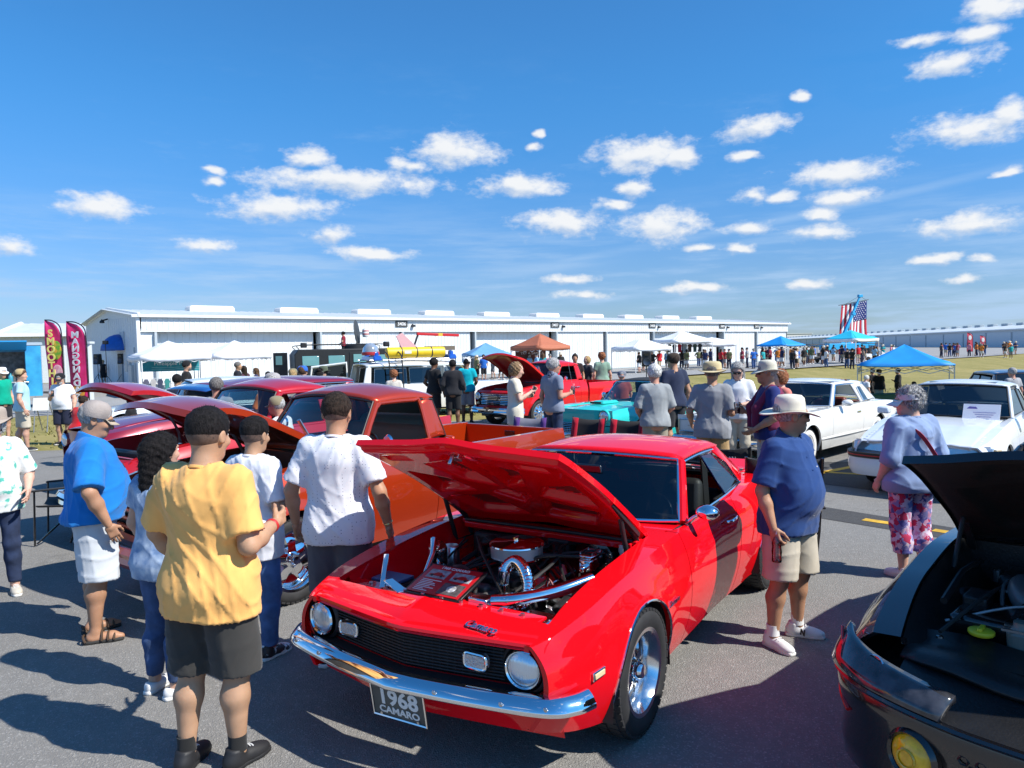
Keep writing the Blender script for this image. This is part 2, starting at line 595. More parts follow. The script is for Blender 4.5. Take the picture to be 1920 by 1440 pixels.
def isomesh(f,lo,hi,cell,newton=1):
 """sparse surface nets of f = 0"""
 B=5
 lo,hi=V3(lo),V3(hi)
 c=cell*B
 nb=np.maximum(1,np.ceil((hi-lo)/c).astype(int))
 I=np.stack(np.meshgrid(*[np.arange(k) for k in nb],indexing='ij'),-1).reshape(-1,3)
 d=f(lo+(I+.5)*c)
 I=I[np.abs(d)<c*1.1]
 if not len(I):
  return np.zeros((0,3)),np.zeros((0,4),int)
 L=np.stack(np.meshgrid(*[np.arange(B)]*3,indexing='ij'),-1).reshape(-1,3)
 cells=(I[:,None,:]*B+L[None]).reshape(-1,3)
 S=nb*B+2
 def key(a):
  return (a[:,0]*S[1]+a[:,1])*S[2]+a[:,2]
 off=np.array([(i,j,k) for i in (0,1) for j in (0,1) for k in (0,1)])
 ck=(key(cells)[:,None]+key(off)[None]).reshape(-1)
 uk,inv=np.unique(ck,return_inverse=True)
 inv=inv.reshape(-1,8)
 pz=uk%S[2]
 py=(uk//S[2])%S[1]
 px=uk//(S[2]*S[1])
 dv=f(lo+np.stack([px,py,pz],1)*cell)
 C=dv[inv]
 s=C<0
 act=s.any(1)&~s.all(1)
 cells,C,s=cells[act],C[act],s[act]
 edges=[(0,4),(1,5),(2,6),(3,7),(0,2),(1,3),(4,6),(5,7),(0,1),(2,3),(4,5),(6,7)]
 acc=np.zeros((len(cells),3))
 cnt=np.zeros(len(cells))
 for a,b in edges:
  m=s[:,a]!=s[:,b]
  t=C[:,a]/np.where(m,C[:,a]-C[:,b],1)
  pt=off[a]+t[:,None]*(off[b]-off[a])
  acc+=np.where(m[:,None],pt,0)
  cnt+=m
 V=lo+(cells+acc/cnt[:,None])*cell
 ks=key(cells)
 od=np.argsort(ks)
 kss=ks[od]
 def find(q):
  i=np.searchsorted(kss,q)
  i=np.clip(i,0,len(kss)-1)
  return np.where(kss[i]==q,od[i],-1)
 F=[]
 st=[S[1]*S[2],S[2],1]
 for ax,(u,v),cor in ((0,(1,2),4),(1,(2,0),2),(2,(0,1),1)):
  m=s[:,0]!=s[:,cor]
  k=ks[m]
  q=[np.nonzero(m)[0],find(k-st[u]),find(k-st[u]-st[v]),find(k-st[v])]
  q=np.stack(q,1)
  ok=(q>=0).all(1)
  q=q[ok]
  fl=s[m][ok][:,0]
  q=np.where(fl[:,None],q,q[:,::-1])
  F.append(q)
 F=np.concatenate(F)
 for _ in range(newton):
  e=cell*.25
  d0=f(V)
  g=np.stack([f(V+np.eye(3)[i]*e)-d0 for i in range(3)],1)/e
  gl=np.maximum((g*g).sum(1),.15)
  st_=(d0/gl)[:,None]*g
  ln=np.sqrt((st_**2).sum(1))
  st_*=np.minimum(1,cell*.6/np.maximum(ln,1e-9))[:,None]
  V=V-st_
 return V,F
def fold_noise(p,amp,seed,f=1.0):
 """cloth folds: warped waves with sharpened ridges, mostly running downwards"""
 if amp==0:
  return 0.0
 r=np.random.default_rng(seed)
 x,y,z=p[:,0],p[:,1],p[:,2]
 ph=r.uniform(0,6.28,8)
 w1=np.sin(9*f*x+5*f*z+ph[0])+.6*np.sin(13*f*y-7*f*z+ph[1])
 a=np.sin(22*f*x+7*f*z+1.7*w1+ph[2])
 c=np.sin(28*f*y+8*f*z+1.4*w1+ph[3])
 r1=(1-np.abs(np.sin(15*f*x+19*f*z+9*f*y+1.6*w1+ph[4])))**3
 r2=(1-np.abs(np.sin(-17*f*x+24*f*z-8*f*y+1.9*w1+ph[5])))**3
 r3=(1-np.abs(np.sin(30*f*x+5*f*z+21*f*y+1.5*w1+ph[6])))**3
 gate=.5+.5*np.sin(6*z+5*x+ph[7])
 return amp*(.32*a+.26*c-.75*r1*gate-.75*r2*(1-gate)-.55*r3)
HAND={}
def hand_template(kind,hc=.0062):
 """right hand: wrist at 0, fingers along -z, thumb towards +y, palm facing -x (towards the body for a right arm at +x)"""
 if (kind,hc) in HAND:
  return HAND[kind,hc]
 curl={'relaxed':.55,'grip':1.25,'point':.35}[kind]
 def f(p):
  d=rbox(p,(0,0,-.052),(.0135,.036,.043),.0125)
  d=smin(d,seg(p,(0,0,.03),(0,0,-.02),.024,.022),.02)
  for k,(y,l,z) in enumerate(((.029,.070,-.088),(.0095,.078,-.093),(-.010,.072,-.090),(-.028,.056,-.082))):
   pos=V3(0,y,z)
   ang=.12*curl
   r=.0092-.0006*k
   for j,fr in enumerate((.46,.31,.23)):
    ang+=curl*(.50,.62,.45)[j]
    nx=pos+l*fr*V3(-math.sin(ang),.05*(1.5-k)*.3,-math.cos(ang))
    d=smin(d,seg(p,pos,nx,r,r*.9),.006)
    pos=nx
    r*=.9
  pos=V3(-.006,.026,-.022)
  q=V3(-.020,.052,-.050)
  d=smin(d,seg(p,pos,q,.0145,.011),.012)
  q2=q+V3(-.012-.008*curl,.010-.006*curl,-.030)
  d=smin(d,seg(p,q,q2,.0105,.0085),.006)
  q3=q2+V3(-.010-.006*curl,-.002,-.020)
  return smin(d,seg(p,q2,q3,.0085,.007),.005)
 HAND[kind,hc]=isomesh(f,(-.12,-.08,-.21),(.06,.10,.05),hc)
 return HAND[kind,hc]
SKINS={
 'fair':(.60,.36,.27),'light':(.56,.32,.22),'tan':(.44,.235,.14),'ruddy':(.52,.26,.18),'brown':(.16,.075,.042),'olive':(.46,.27,.165)}
def skin_mat(k):
 c=SKINS[k]
 return mat('skin_'+k,c,.5,var=.12,vscale=9,bump=.08,bscale=120,sub=.12,spec=.35,detail=6)
def hair_mat(k):
 c={'black':(.012,.010,.010),'dark':(.03,.02,.014),'brown':(.10,.055,.03),'grey':(.36,.35,.34),'white':(.62,.61,.58),'blonde':(.42,.28,.13),'ginger':(.26,.10,.045),'sandy':(.25,.16,.085),'dgrey':(.16,.15,.14)}[k]
 return mat('hair_'+k,c,.7,var=.55,vscale=90,bump=1.0,bscale=260,stretch=(1,1,.3),bdist=.008,spec=.2)
ARMS={
 'down':((.075,-.035,-.285),(.085,.055,-.525)),
 'out':((.11,-.04,-.27),(.13,.05,-.50)),
 'front':((.09,.02,-.28),(.00,.21,-.41)),
 'cup':((.06,-.03,-.285),(.02,.23,-.24)),
 'phone':((.05,.07,-.27),(-.10,.27,-.16)),
 'belly':((.11,.02,-.275),(-.09,.20,-.30)),
 'hip':((.19,-.07,-.24),(.02,.08,-.42)),
 'back':((.09,-.10,-.27),(-.06,-.16,-.46)),
 'reach':((.07,.17,-.23),(.05,.40,-.28)),
 'up':((.13,.10,-.20),(.02,.24,.02)),
 'fold':((.10,.04,-.27),(-.16,.18,-.22)),
 'bent':((.10,-.06,-.27),(.10,.13,-.42)),
}
def person(label,loc,face,h=1.75,g=1.0,skin='light',top=None,bottom=None,hair=('short','dark'),hat=None,shoes=None,
   arms=('down','down'),yaw=0.0,pitch=0.0,lean=0.0,belly=0.0,bust=0.0,stance=0.0,step=0.0,cell=.016,glasses=None,
   group=None,seat=None,hands=('relaxed','relaxed'),z=0.0,seed=1,extras=None,stubble=None,shw=1.0,hipw=1.0,beard=None,wrist=None,feet_out=(0,0)):
 """a standing or seated person, built at h metres, facing angle 'face' (degrees, 0 = +x)"""
 s=h/1.75
 SEG_MARGIN[0]=max(.14,cell*7)
 o=thing('person',label,'person',(*loc,z),R(face-90),group)
 tp=dict(col=cloth('plain',(.5,.5,.5)),hem=.86,sleeve=.62,fit=.018,folds=.006,neck=.0)
 tp.update(top or {})
 bt=dict(col=cloth('plain2',(.1,.1,.12)),kind='shorts',leg=.50,fit=.022,folds=.005)
 bt.update(bottom or {})
 sm=skin_mat(skin)
 sink=seat if seat is not None else None
 # ---------------- skeleton (z up, facing +y, the person's right is +x)
 drop=0.0
 hipz=.92
 if sink is not None:
  drop=.92-sink/s
 def sh(p):
  return V3(p[0],p[1]+math.sin(lean)*(p[2]-.95),.95+(p[2]-.95)*math.cos(lean)) if p[2]>.95 else V3(p)
 J={}
 for sd_,k in ((1,'r'),(-1,'l')):
  J['sh'+k]=sh(V3(sd_*.163*shw*(1+.3*(g-1)),-.012,1.402))
  a,b=ARMS[arms[0 if k=='r' else 1]] if isinstance(arms[0 if k=='r' else 1],str) else arms[0 if k=='r' else 1]
  wid=.10*max(0,g-1)
  J['el'+k]=J['sh'+k]+V3(sd_*(a[0]+wid),a[1],a[2])
  J['wr'+k]=J['sh'+k]+V3(sd_*(b[0]+wid),b[1],b[2])
  hp=V3(sd_*.088*hipw*(1+.3*(g-1)),0,hipz)
  st=stance+.012
  if sink is None:
   kn=V3(sd_*(.095+st*.6)*(1+.2*(g-1)),.012+sd_*step*.5,.485)
   an=V3(sd_*(.095+st),-.03+sd_*step,.085)
  else:
   kn=hp+V3(sd_*.06,.42,.02)
   an=kn+V3(0,.02,-.42)
  J['hip'+k],J['kn'+k],J['an'+k]=hp,kn,an
 neck0,headc=sh(V3(0,-.02,1.44)),sh(V3(0,.018,1.622))
 HM=np.array((Matrix.Rotation(R(yaw),3,'Z')@Matrix.Rotation(R(pitch),3,'X')))
 neckp=sh(V3(0,-.005,1.53))
 headc=neckp+HM@(headc-neckp)
 def hp_(v):
  return headc+HM@V3(v)
 HS=1.10
 gw=1+.55*(g-1)
 bl=belly
 TT=smooth_tab([(.80,.150*hipw*gw,.105*gw,-.01),(.90,.172*hipw*gw,.120*gw,-.012),(1.00,.165*gw*(.5+.5*hipw),.112*gw+bl*.5,.004+bl*.45),(1.10,.152*gw+bl*.25,.108*gw+bl*.7,.008+bl*.62),
      (1.22,.160*gw+bl*.10,.112*gw+bl*.45+bust*.25,.004+bl*.42+bust*.2),(1.31,.170*gw*shw,.116*gw+bust*.5,.0+bust*.42),(1.39,.158*gw*shw,.098*gw+bust*.1,-.008),(1.45,.098*shw,.074,-.012),(1.50,.062,.062,-.012)])
 cl,sl=math.cos(lean),math.sin(lean)
 def unlean(p):
  if lean==0:
   return p
  q=p.copy()
  up=p[:,2]>.95
  zz=np.where(up,.95+(p[:,2]-.95)/cl,p[:,2])
  q[:,1]=np.where(up,p[:,1]-sl*(zz-.95),p[:,1])
  q[:,2]=zz
  return q
 def torso(p,grow=0.0):
  q=unlean(p)
  d=loft(q,TT)-grow
  return smax(smax(d,q[:,2]-1.475,.05),.80-q[:,2],.05)
 ag=1+.7*(g-1)
 def arm(p,k,grow=0.0,upto=None):
  a,b,c=J['sh'+k],J['el'+k],J['wr'+k]
  d=seg(p,a,b,.052*ag+grow,.039*ag+grow)
  d=smin(d,seg(p,b,b+(c-b)*.35,.040*ag+grow,.0415*ag+grow),.02)
  d=smin(d,seg(p,b+(c-b)*.35,c,.041*ag+grow,.026+grow),.02)
  return d
 def leg(p,k,grow=0.0):
  a,b,c=J['hip'+k],J['kn'+k],J['an'+k]
  d=seg(p,a,b,.086*gw+grow,.054*gw+grow)
  d1=seg(p,b,b+(c-b)*.33+V3(0,-.018 if sink is None else 0,0),.052*gw+grow,.058*gw+grow)
  d2=seg(p,b+(c-b)*.33+V3(0,-.018 if sink is None else 0,0),c,.057*gw+grow,.035+grow)
  return sunion(.03,d,d1,d2)
 shoe_dir={'r':unit(V3(math.sin(R(12+feet_out[0])),math.cos(R(12+feet_out[0])),0)),'l':unit(V3(-math.sin(R(12+feet_out[1])),math.cos(R(12+feet_out[1])),0))}
 def foot(p,k):
  a=J['an'+k]
  dr=shoe_dir[k]
  z0=a[2]-.085
  ft=1.0 if shoes and shoes[0]=='sandal' else .62
  d=seg(p,a,V3(a[0],a[1],z0+.045)-dr*.02,.036,.036*ft)
  d=smin(d,seg(p,V3(*(a-dr*.03)[:2],z0+.04),V3(*(a+dr*.11)[:2],z0+.035),.034*ft,.036*ft),.02)
  return smin(d,seg(p,V3(*(a+dr*.11)[:2],z0+.032),V3(*(a+dr*(.165 if ft==1 else .13))[:2],z0+.025),.036*ft,.024*ft),.02)
 faceish=cell<.027
 def headf(p):
  q=(p-headc)@HM/HS
  d=ell(q,(0,-.012,.028),(.077,.096,.090))
  d=smin(d,ell(q,(0,.022,-.035),(.060,.068,.080)),.035)
  d=smin(d,ell(q,(0,.050,-.085),(.036,.036,.026)),.03)
  if faceish:
   d=smin(d,seg(q,(0,.086,.012),(0,.104,-.030),.009,.0145),.014)
   d=smin(d,ell(q,(0,.078,.030),(.050,.018,.012)),.014)
   for x in (-1,1):
    d=smax(d,-ell(q,(x*.030,.097,.008),(.016,.012,.010)),.012)
    d=smin(d,ell(q,(x*.040,.062,-.022),(.024,.026,.020)),.02)
    e=ell(q,(x*.079,-.010,-.004),(.010,.020,.032))
    e=smax(e,-ell(q,(x*.088,-.006,-.002),(.007,.012,.020)),.008)
    d=smin(d,e,.010)
   d=smin(d,seg(q,(-.018,.084,-.060),(.018,.084,-.060),.0085,.0085),.008)
   d=smax(d,-seg(q,(-.022,.0935,-.0595),(.022,.0935,-.0595),.0028,.0028),.004)
  return d
 def body(p):
  d=torso(p)
  d=smin(d,seg(p,neck0,neckp+HM@V3(0,.005,.03),.062*(1+.5*(g-1)),.054*(1+.35*(g-1))),.035)
  d=smin(d,headf(p),.03)
  for k in 'rl':
   d=smin(d,arm(p,k),.03)
   d=smin(d,leg(p,k),.03)
   d=smin(d,foot(p,k),.02)
  return d
 allp=np.array(list(J.values())+[headc])
 lo,hi=allp.min(0)-.2,allp.max(0)+.22
 lo[2]=min(lo[2],J['anr'][2]-.12)
 parts_v,parts_f=[],[]
 V,F=isomesh(body,lo,hi,cell)
 parts_v.append(V);parts_f.append(F)
 nb_=len(V)
 if cell<.03:
  for sd_,k,kind in ((1,'r',hands[0]),(-1,'l',hands[1])):
   HV,HF=hand_template(kind)
   if cell>.012:
    HV,HF=hand_template(kind,.0095)
   HV=HV.copy()
   if sd_<0:
    HV[:,0]*=-1
    HF=HF[:,::-1]
   d=unit(J['wr'+k]-J['el'+k])
   th=unit(V3(0,1,0)-d*d[1]) if abs(d[1])<.85 else unit(V3(0,0,1)-d*d[2])
   e3=-d
   e2=unit(th-e3*(th@e3))
   e1=np.cross(e2,e3)
   HV=HV@np.stack([e1,e2,e3])+J['wr'+k]
   parts_v.append(HV);parts_f.append(HF+nb_)
   nb_+=len(HV)
 else:
  pass
 def shift(V):
  W=V.copy()
  W[:,2]-=drop
  return W*s
 me=np_mesh('body',shift(np.concatenate(parts_v)),np.concatenate(parts_f))
 link_mesh('body',me,sm,o)
 cc=cell*1.15 if cell<.03 else cell
 # ---------------- top
 if tp.get('kind')!='none':
  hem=tp['hem']
  sleeve=tp['sleeve']
  fit=tp['fit']
  def shirt(p):
   q=unlean(p)
   fl=np.clip((1.25-q[:,2])/.4,0,1)
   d=loft(q,TT)-fit-fl*tp.get('flare',.012)
   zt=1.475+tp['neck']
   d=smax(d,q[:,2]-zt,.05)
   for sx_ in (-1,1):
    d=smin(d,seg(p,sh(V3(sx_*.03,-.018,1.445)),sh(V3(sx_*.135*shw,-.014,1.402)),.045+fit*.4,.050*gw+fit*.5),.04)
   for k in 'rl':
    a,b,c=J['sh'+k],J['el'+k],J['wr'+k]
    if sleeve<=0:
     continue
    e1=a+(b-a)*min(1.0,sleeve)
    sr=.058*ag+fit*.55
    er=(.050*ag+fit*tp.get('slvflare',.9)) if sleeve<=1 else .044*ag+fit*.7
    ds=seg(p,a,a+(b-a)*min(1.0,sleeve)*1.15,sr,er)
    if sleeve<=1:
     dr=unit(b-a)
     ds=smax(ds,(p-e1)@dr,.004)
    else:
     e2=b+(c-b)*(sleeve-1)
     ds=seg(p,a,b,sr,er)
     d2=seg(p,b,b+(c-b)*(sleeve-1)*1.1,er,.036+fit*.7)
     ds=smin(ds,smax(d2,(p-e2)@unit(c-b),.004),.02)
    d=smin(d,ds,.045)
   for k in 'rl':
    if sink is None and bt.get('kind')!='none':
     a,b=J['hip'+k],J['kn'+k]
     d=smin(d,seg(p,a+V3(0,-.005,.02),b,(.098 if bt['kind']=='shorts' else .094)*gw+bt['fit']*.5+.016,.066*gw+bt['fit']*1.2+.016),.05)
   d=d+fold_noise(p,tp['folds'],seed)
   d=smax(d,hem+tp.get('hemwave',.008)*np.sin(9*q[:,0]+5*q[:,1]+seed)-q[:,2],.004)
   nk=seg(p,neck0+V3(0,0,-.02),neckp+V3(0,.02,.08),.066+tp.get('open',0),.070)
   return smax(d,-nk,.006)
  V,F=isomesh(shirt,lo,hi,cc)
  link_mesh('shirt',np_mesh('shirt',shift(V),F),tp['col'],o)
  if cell<.014 and not tp.get('collar'):
   c_,ax_=neck0+V3(0,.004,.022),unit(neckp-neck0+V3(0,.02,0))
   m=MB()
   m.lathe([(.066,-.006),(.072,-.009),(.076,-.004),(.075,.006),(.068,.010)],28,(c_-V3(0,0,drop))*s,ax_,sc=(s*1.02,s*1.0))
   m.f=[f_ for f_ in m.f if len(f_)==4]
   m.build('neck_band',tp['col'],o)
  if tp.get('collar'):
   def collar(p):
    q=unlean(p)
    d=np.abs(seg(p,neck0+V3(0,0,-.03),neckp+V3(0,.015,.0),.092,.076))-.008
    d=smax(d,1.435-q[:,2]-.30*np.clip(q[:,1]-.01,0,.2),.01)
    d=smax(d,q[:,2]-1.515+.5*np.clip(q[:,1],-.05,.2),.01)
    return smax(d,.028-np.abs(q[:,0])-3*np.clip(.05-q[:,1],0,1),.01)
   V,F=isomesh(collar,neckp-.22,neckp+.2,cc*.7)
   if len(F):
    link_mesh('collar',np_mesh('collar',shift(V),F),tp['col'],o)
 # ---------------- bottom
 if bt.get('kind')!='none':
  fit=bt['fit']
  legend=bt['leg']
  def trousers(p):
   q=unlean(p)
   d=smax(smax(loft(q,TT)-.012,q[:,2]-1.03,.02),.86-p[:,2],.05)
   for k in 'rl':
    a,b,c=J['hip'+k],J['kn'+k],J['an'+k]
    if bt['kind']=='shorts':
     e=a+(b-a)*1.05
     ds=seg(p,a+V3(0,-.005,.02),e,.098*gw+fit*.5,.066*gw+fit*1.25)
     if sink is None:
      ds=smax(ds,legend-p[:,2],.004)
    else:
     r2=bt.get('cuff',.058)
     ds=seg(p,a+V3(0,-.005,.02),b,.094*gw+fit*.4,.058*gw+fit)
     m_=b+(c-b)*.35
     ds=smin(ds,seg(p,b,m_+V3(0,-.012,0),.058*gw+fit,.060*gw+fit*.8),.03)
     ds=smin(ds,seg(p,m_+V3(0,-.012,0),c,.060*gw+fit*.8,r2),.03)
     if sink is None:
      ds=smax(ds,legend-p[:,2],.004)
    d=smin(d,ds,.03)
   return d+fold_noise(p+V3(3,0,0),bt['folds'],seed+7,.9)
  l2,h2=lo.copy(),hi.copy()
  h2[2]=1.10
  V,F=isomesh(trousers,l2,h2,cc)
  link_mesh('shorts' if bt['kind']=='shorts' else 'trousers',np_mesh('trousers',shift(V),F),bt['col'],o)
 # ---------------- hair, hat
 if hair and hair[0]!='bald':
  hk=hair[0]
  def hairf(p):
   q=(p-headc)@HM/HS
   x,y,zz=q[:,0],q[:,1],q[:,2]
   n=.0035*np.sin(95*x+3*np.sin(60*zz))*np.sin(80*y+2*np.sin(70*x))+.0025*np.sin(140*zz+90*y)
   base=ell(q,(0,-.012,.028),(.077,.096,.090))
   if hk in ('short','fade','crew'):
    th={'short':.013,'fade':.011,'crew':.007}[hk]
    low={'short':-.055,'fade':-.02,'crew':-.045}[hk]
    fad=np.clip((zz-low)/{'short':.04,'fade':.10,'crew':.06}[hk],0,1)
    d=base-.0012-th*fad-.004*np.clip(zz/.09,0,1)*fad+.45*n*fad
    cut=low+np.where(y>0,1.15*np.clip(y,0,.1),0)*(1.0 if hk!='fade' else .55)-zz+.004*np.sin(120*x)*np.sin(90*y+60*zz)
    d=smax(d,cut,.010 if hk!='fade' else .016)
    return smax(d,y-.082,.01)
   if hk=='curly':
    n2=.014*np.sin(62*x+2*np.sin(40*y))*np.sin(58*y+2*np.sin(44*zz))*np.sin(60*zz+1.5*np.sin(50*x))+.006*np.sin(130*x)*np.sin(120*zz+100*y)
    d=ell(q,(0,-.02,.03),(.100,.110,.108))+n2
    return smax(d,-.075+1.6*np.clip(y-.005,0,.1)-zz,.015)
   if hk=='long':
    d=base-.014+n
    d=smax(d,.0+1.2*np.clip(y-.02,0,.1)-zz,.01)
    back=sunion(.05,seg(q,(0,-.07,.02),(0,-.095,-.20),.072,.055),seg(q,(-.05,-.02,-.02),(-.06,-.06,-.16),.04,.035),seg(q,(.05,-.02,-.02),(.06,-.06,-.16),.04,.035))
    return smin(d,back+.9*n,.03)
   if hk=='bun':
    d=smax(base-.011+n,-.045+1.3*np.clip(y,0,.1)-zz,.01)
    return smin(d,ell(q,(0,-.085,.105),(.042,.042,.036))+n,.012)
   if hk=='bob':
    d=ell(q,(0,-.025,.005),(.096,.108,.122))+1.8*n
    return smax(d,-.10+2.6*np.clip(y-.012,0,.1)-zz,.012)
   return base
  c2=min(cell*.8,.016) if cell<.03 else cell*.7
  V,F=isomesh(hairf,headc-.34 if hk=='long' else headc-.2,headc+.22,c2)
  if len(F):
   if cell<.018:
    rg=np.random.default_rng(seed+5)
    tri=V[F[rg.integers(0,len(F),3600 if hk in ('long','curly','bob') else 2600)]]
    nr=np.cross(tri[:,1]-tri[:,0],tri[:,2]-tri[:,0])
    nr/=np.maximum(np.linalg.norm(nr,axis=1),1e-9)[:,None]
    nr*=np.where(((tri.mean(1)-headc)*nr).sum(1)<0,-1,1)[:,None]
    rv=rg.normal(size=nr.shape)
    dn=V3(0,0,-1)-nr*nr[:,2:3]*-1
    gr=nr*(.35 if hk!='curly' else .7)+.55*dn+.45*rv
    gr/=np.linalg.norm(gr,axis=1)[:,None]
    sd2=np.cross(gr,nr)
    sd2/=np.maximum(np.linalg.norm(sd2,axis=1),1e-9)[:,None]
    ln_=rg.uniform(.008,.018,(len(gr),1))*(1.8 if hk in ('long','curly','bob') else .8)
    c_=tri.mean(1)-nr*.002
    S_=np.stack([c_-sd2*.0014,c_+sd2*.0014,c_+gr*ln_,c_+gr*ln_*.98],1).reshape(-1,3)
    F=np.concatenate([F,len(V)+np.arange(len(S_)).reshape(-1,4)])
    V=np.concatenate([V,S_])
   link_mesh('hair',np_mesh('hair',shift(V),F),hair_mat(hair[1]),o)
 if stubble:
  def st_(p):
   q=(p-headc)@HM/HS
   d=ell(q,(0,-.012,.026),(.0795,.0985,.0915))-.0012
   return smax(smax(d,-.050+1.0*np.clip(q[:,1]+.02,0,.1)-q[:,2],.012),q[:,1]-.045,.01)
  V,F=isomesh(st_,headc-.2,headc+.2,.008)
  link_mesh('stubble',np_mesh('stubble',shift(V),F),mat('stubble_'+stubble,{'dark':(.115,.072,.054),'grey':(.35,.28,.24)}[stubble],.7,var=.2,vscale=50),o)
 if beard:
  def bd(p):
   q=(p-headc)@HM/HS
   d=ell(q,(0,.050,-.075),(.050,.046,.050))-.004+.002*np.sin(150*q[:,0])*np.sin(150*q[:,2])
   return smax(d,q[:,2]+.045,.008)
  V,F=isomesh(bd,headc-.2,headc+.2,.008)
  link_mesh('beard',np_mesh('beard',shift(V),F),hair_mat(beard),o)
 def place_head(obj):
  M=Matrix.Identity(4)
  for i in range(3):
   for j in range(3):
    M[i][j]=HM[i][j]*s*HS
  hc=(headc-V3(0,0,drop))*s
  M[0][3],M[1][3],M[2][3]=hc
  obj.matrix_local=M
 if hat:
  kind,hcol=hat[0],hat[1]
  if kind in ('cap','capback'):
   m=MB()
   m.lathe([(.089,.010),(.093,.028),(.092,.058),(.080,.092),(.052,.114),(.012,.122),(0,.121)],20,(0,-.012,.012),sc=(1.0,1.16))
   ob=m.build('cap',hcol,o)
   place_head(ob)
   A=np.zeros((9,6,3))
   sg=1 if kind=='cap' else -1
   for i in range(9):
    for j in range(6):
     x=-.072+.144*i/8
     yy=.068+(.085*math.sqrt(max(0,1-(x/.078)**2))+.004)*j/5
     A[i,j]=(x*sg,yy*sg-.012,.032-.030*(j/5)-1.6*x*x)
   m=MB();m.grid(A)
   b2=m.build('brim',hat[2] if len(hat)>2 else hcol,ob,solid=.005)
  elif kind=='wide':
   rim=hat[2] if len(hat)>2 else .155
   m=MB()
   m.lathe([(.093,.0),(.092,.06),(.087,.092),(.070,.110),(.03,.116),(0,.117)],22,(0,-.012,.022),sc=(1,1.16))
   ob=m.build('hat_crown',hcol,o)
   place_head(ob)
   A=np.zeros((32,6,3))
   for i in range(32):
    t=2*PI*i/32
    for j in range(6):
     r=.090+(rim-.090)*j/5
     A[i,j]=(r*math.cos(t),r*1.14*math.sin(t)-.012,.024-.026*(j/5)**1.5+(.040*abs(math.cos(t))**2.5-.012*math.sin(t))*(j/5)**1.6)
   m=MB();m.grid(A,cu=True)
   m.build('brim',hcol,ob,solid=.004)
   m=MB();m.lathe([(.0945,.002),(.0955,.010),(.0945,.020)],22,(0,-.012,.024),sc=(1,1.16))
   m.build('hat_band',hat[3] if len(hat)>3 else hcol,ob)
  elif kind=='beanie':
   m=MB()
   m.lathe([(.088,-.012),(.094,-.010),(.094,.022),(.090,.030),(.088,.060),(.070,.098),(.035,.116),(0,.12)],20,(0,-.012,.02),sc=(1,1.15))
   place_head(m.build('beanie',hcol,o))
  elif kind=='visor':
   m=MB()
   m.lathe([(.094,.0),(.096,.02),(.094,.045)],22,(0,-.012,.018),sc=(1,1.15))
   ob=m.build('visor_band',hcol,o)
   place_head(ob)
   A=np.zeros((9,6,3))
   for i in range(9):
    for j in range(6):
     x=-.085+.17*i/8
     yy=.060+(.105*math.sqrt(max(0,1-(x/.09)**2))+.004)*j/5
     A[i,j]=(x,yy,.030-.045*(j/5)-2.0*x*x)
   m=MB();m.grid(A)
   m.build('visor_brim',hcol,ob,solid=.004)
 if glasses and cell<.03:
  m=MB()
  for x in (-1,1):
   A=np.zeros((5,4,3))
   for i in range(5):
    for j in range(4):
     xx=x*(.006+.052*i/4)
     A[i,j]=(xx,.108-7.5*xx*xx,-.014+.036*j/3)
   m.grid(A,flip=x<0)
   m.bar((x*.058,.083,.016),(x*.080,-.015,.012),.004,.008)
  m.bar((-.012,.110,.014),(.012,.110,.014),.004,.005)
  ob=m.build('sunglasses' if glasses=='sun' else 'eyeglasses',GLOSSBLACK if glasses=='sun' else STEEL,o,solid=.002)
  place_head(ob)
 elif cell<.014:
  for x in (-1,1):
   m=MB()
   m.ellipsoid((x*.030,.080,.008),(.0125,.0125,.0115),12,8)
   e=m.build('eye',mat('eye_white',(.75,.73,.70),.2),o)
   m=MB()
   m.ellipsoid((x*.030,.0885,.008),(.0055,.0045,.0055),10,6)
   m.build('iris',mat('iris',(.05,.03,.02),.15),e)
   place_head(e)
   m=MB()
   m.tube([(x*.014,.094,.024),(x*.030,.093,.029),(x*.048,.080,.024)],[.003,.004,.002],6)
   place_head(m.build('eyebrow',hair_mat(hair[1] if hair else 'dark'),o))
 # ---------------- shoes
 if shoes:
  kind,scol=shoes[0],shoes[1]
  for k in 'rl':
   a,dr=J['an'+k],shoe_dir[k]
   z0=a[2]-.085
   sdv=V3(dr[1],-dr[0],0)
   FM=np.stack([sdv,dr,V3(0,0,1)],1)
   base=V3(a[0],a[1],z0)
   def shoef(p):
    q=(p-base)@FM
    d=sunion(.025,ell(q,(0,-.03,.045),(.042,.055,.050)),ell(q,(0,.05,.040),(.043,.085,.040)),ell(q,(0,.115,.030),(.046,.070,.034)))
    if kind!='slip':
     d=smin(d,seg(q,(0,-.02,.05),(0,-.018,.10),.040,.044),.025)
    return smax(smax(d,.014-q[:,2],.006),q[:,2]-(.098 if kind!='slip' else .065)-.2*np.clip(-.0-q[:,1],0,.1),.006)
   def solef(p):
    q=(p-base)@FM
    w=np.interp(q[:,1],[-.085,-.03,.04,.11,.19],[.036,.040,.037,.047,.028])
    d2=np.maximum(np.abs(q[:,0])-w,np.abs(q[:,1]-.048)-.140)
    d2=smax(d2,np.sqrt(q[:,0]**2+(q[:,1]-.115)**2)-.078-5*np.clip(.115-q[:,1],0,1),.02)
    d2=smax(d2,np.sqrt(q[:,0]**2+(q[:,1]+.035)**2)-.056-5*np.clip(q[:,1]+.035,0,1),.02)
    return smax(d2,np.abs(q[:,2]-.013)-.0135,.005)
   c3=min(cell,.016) if cell<.03 else cell
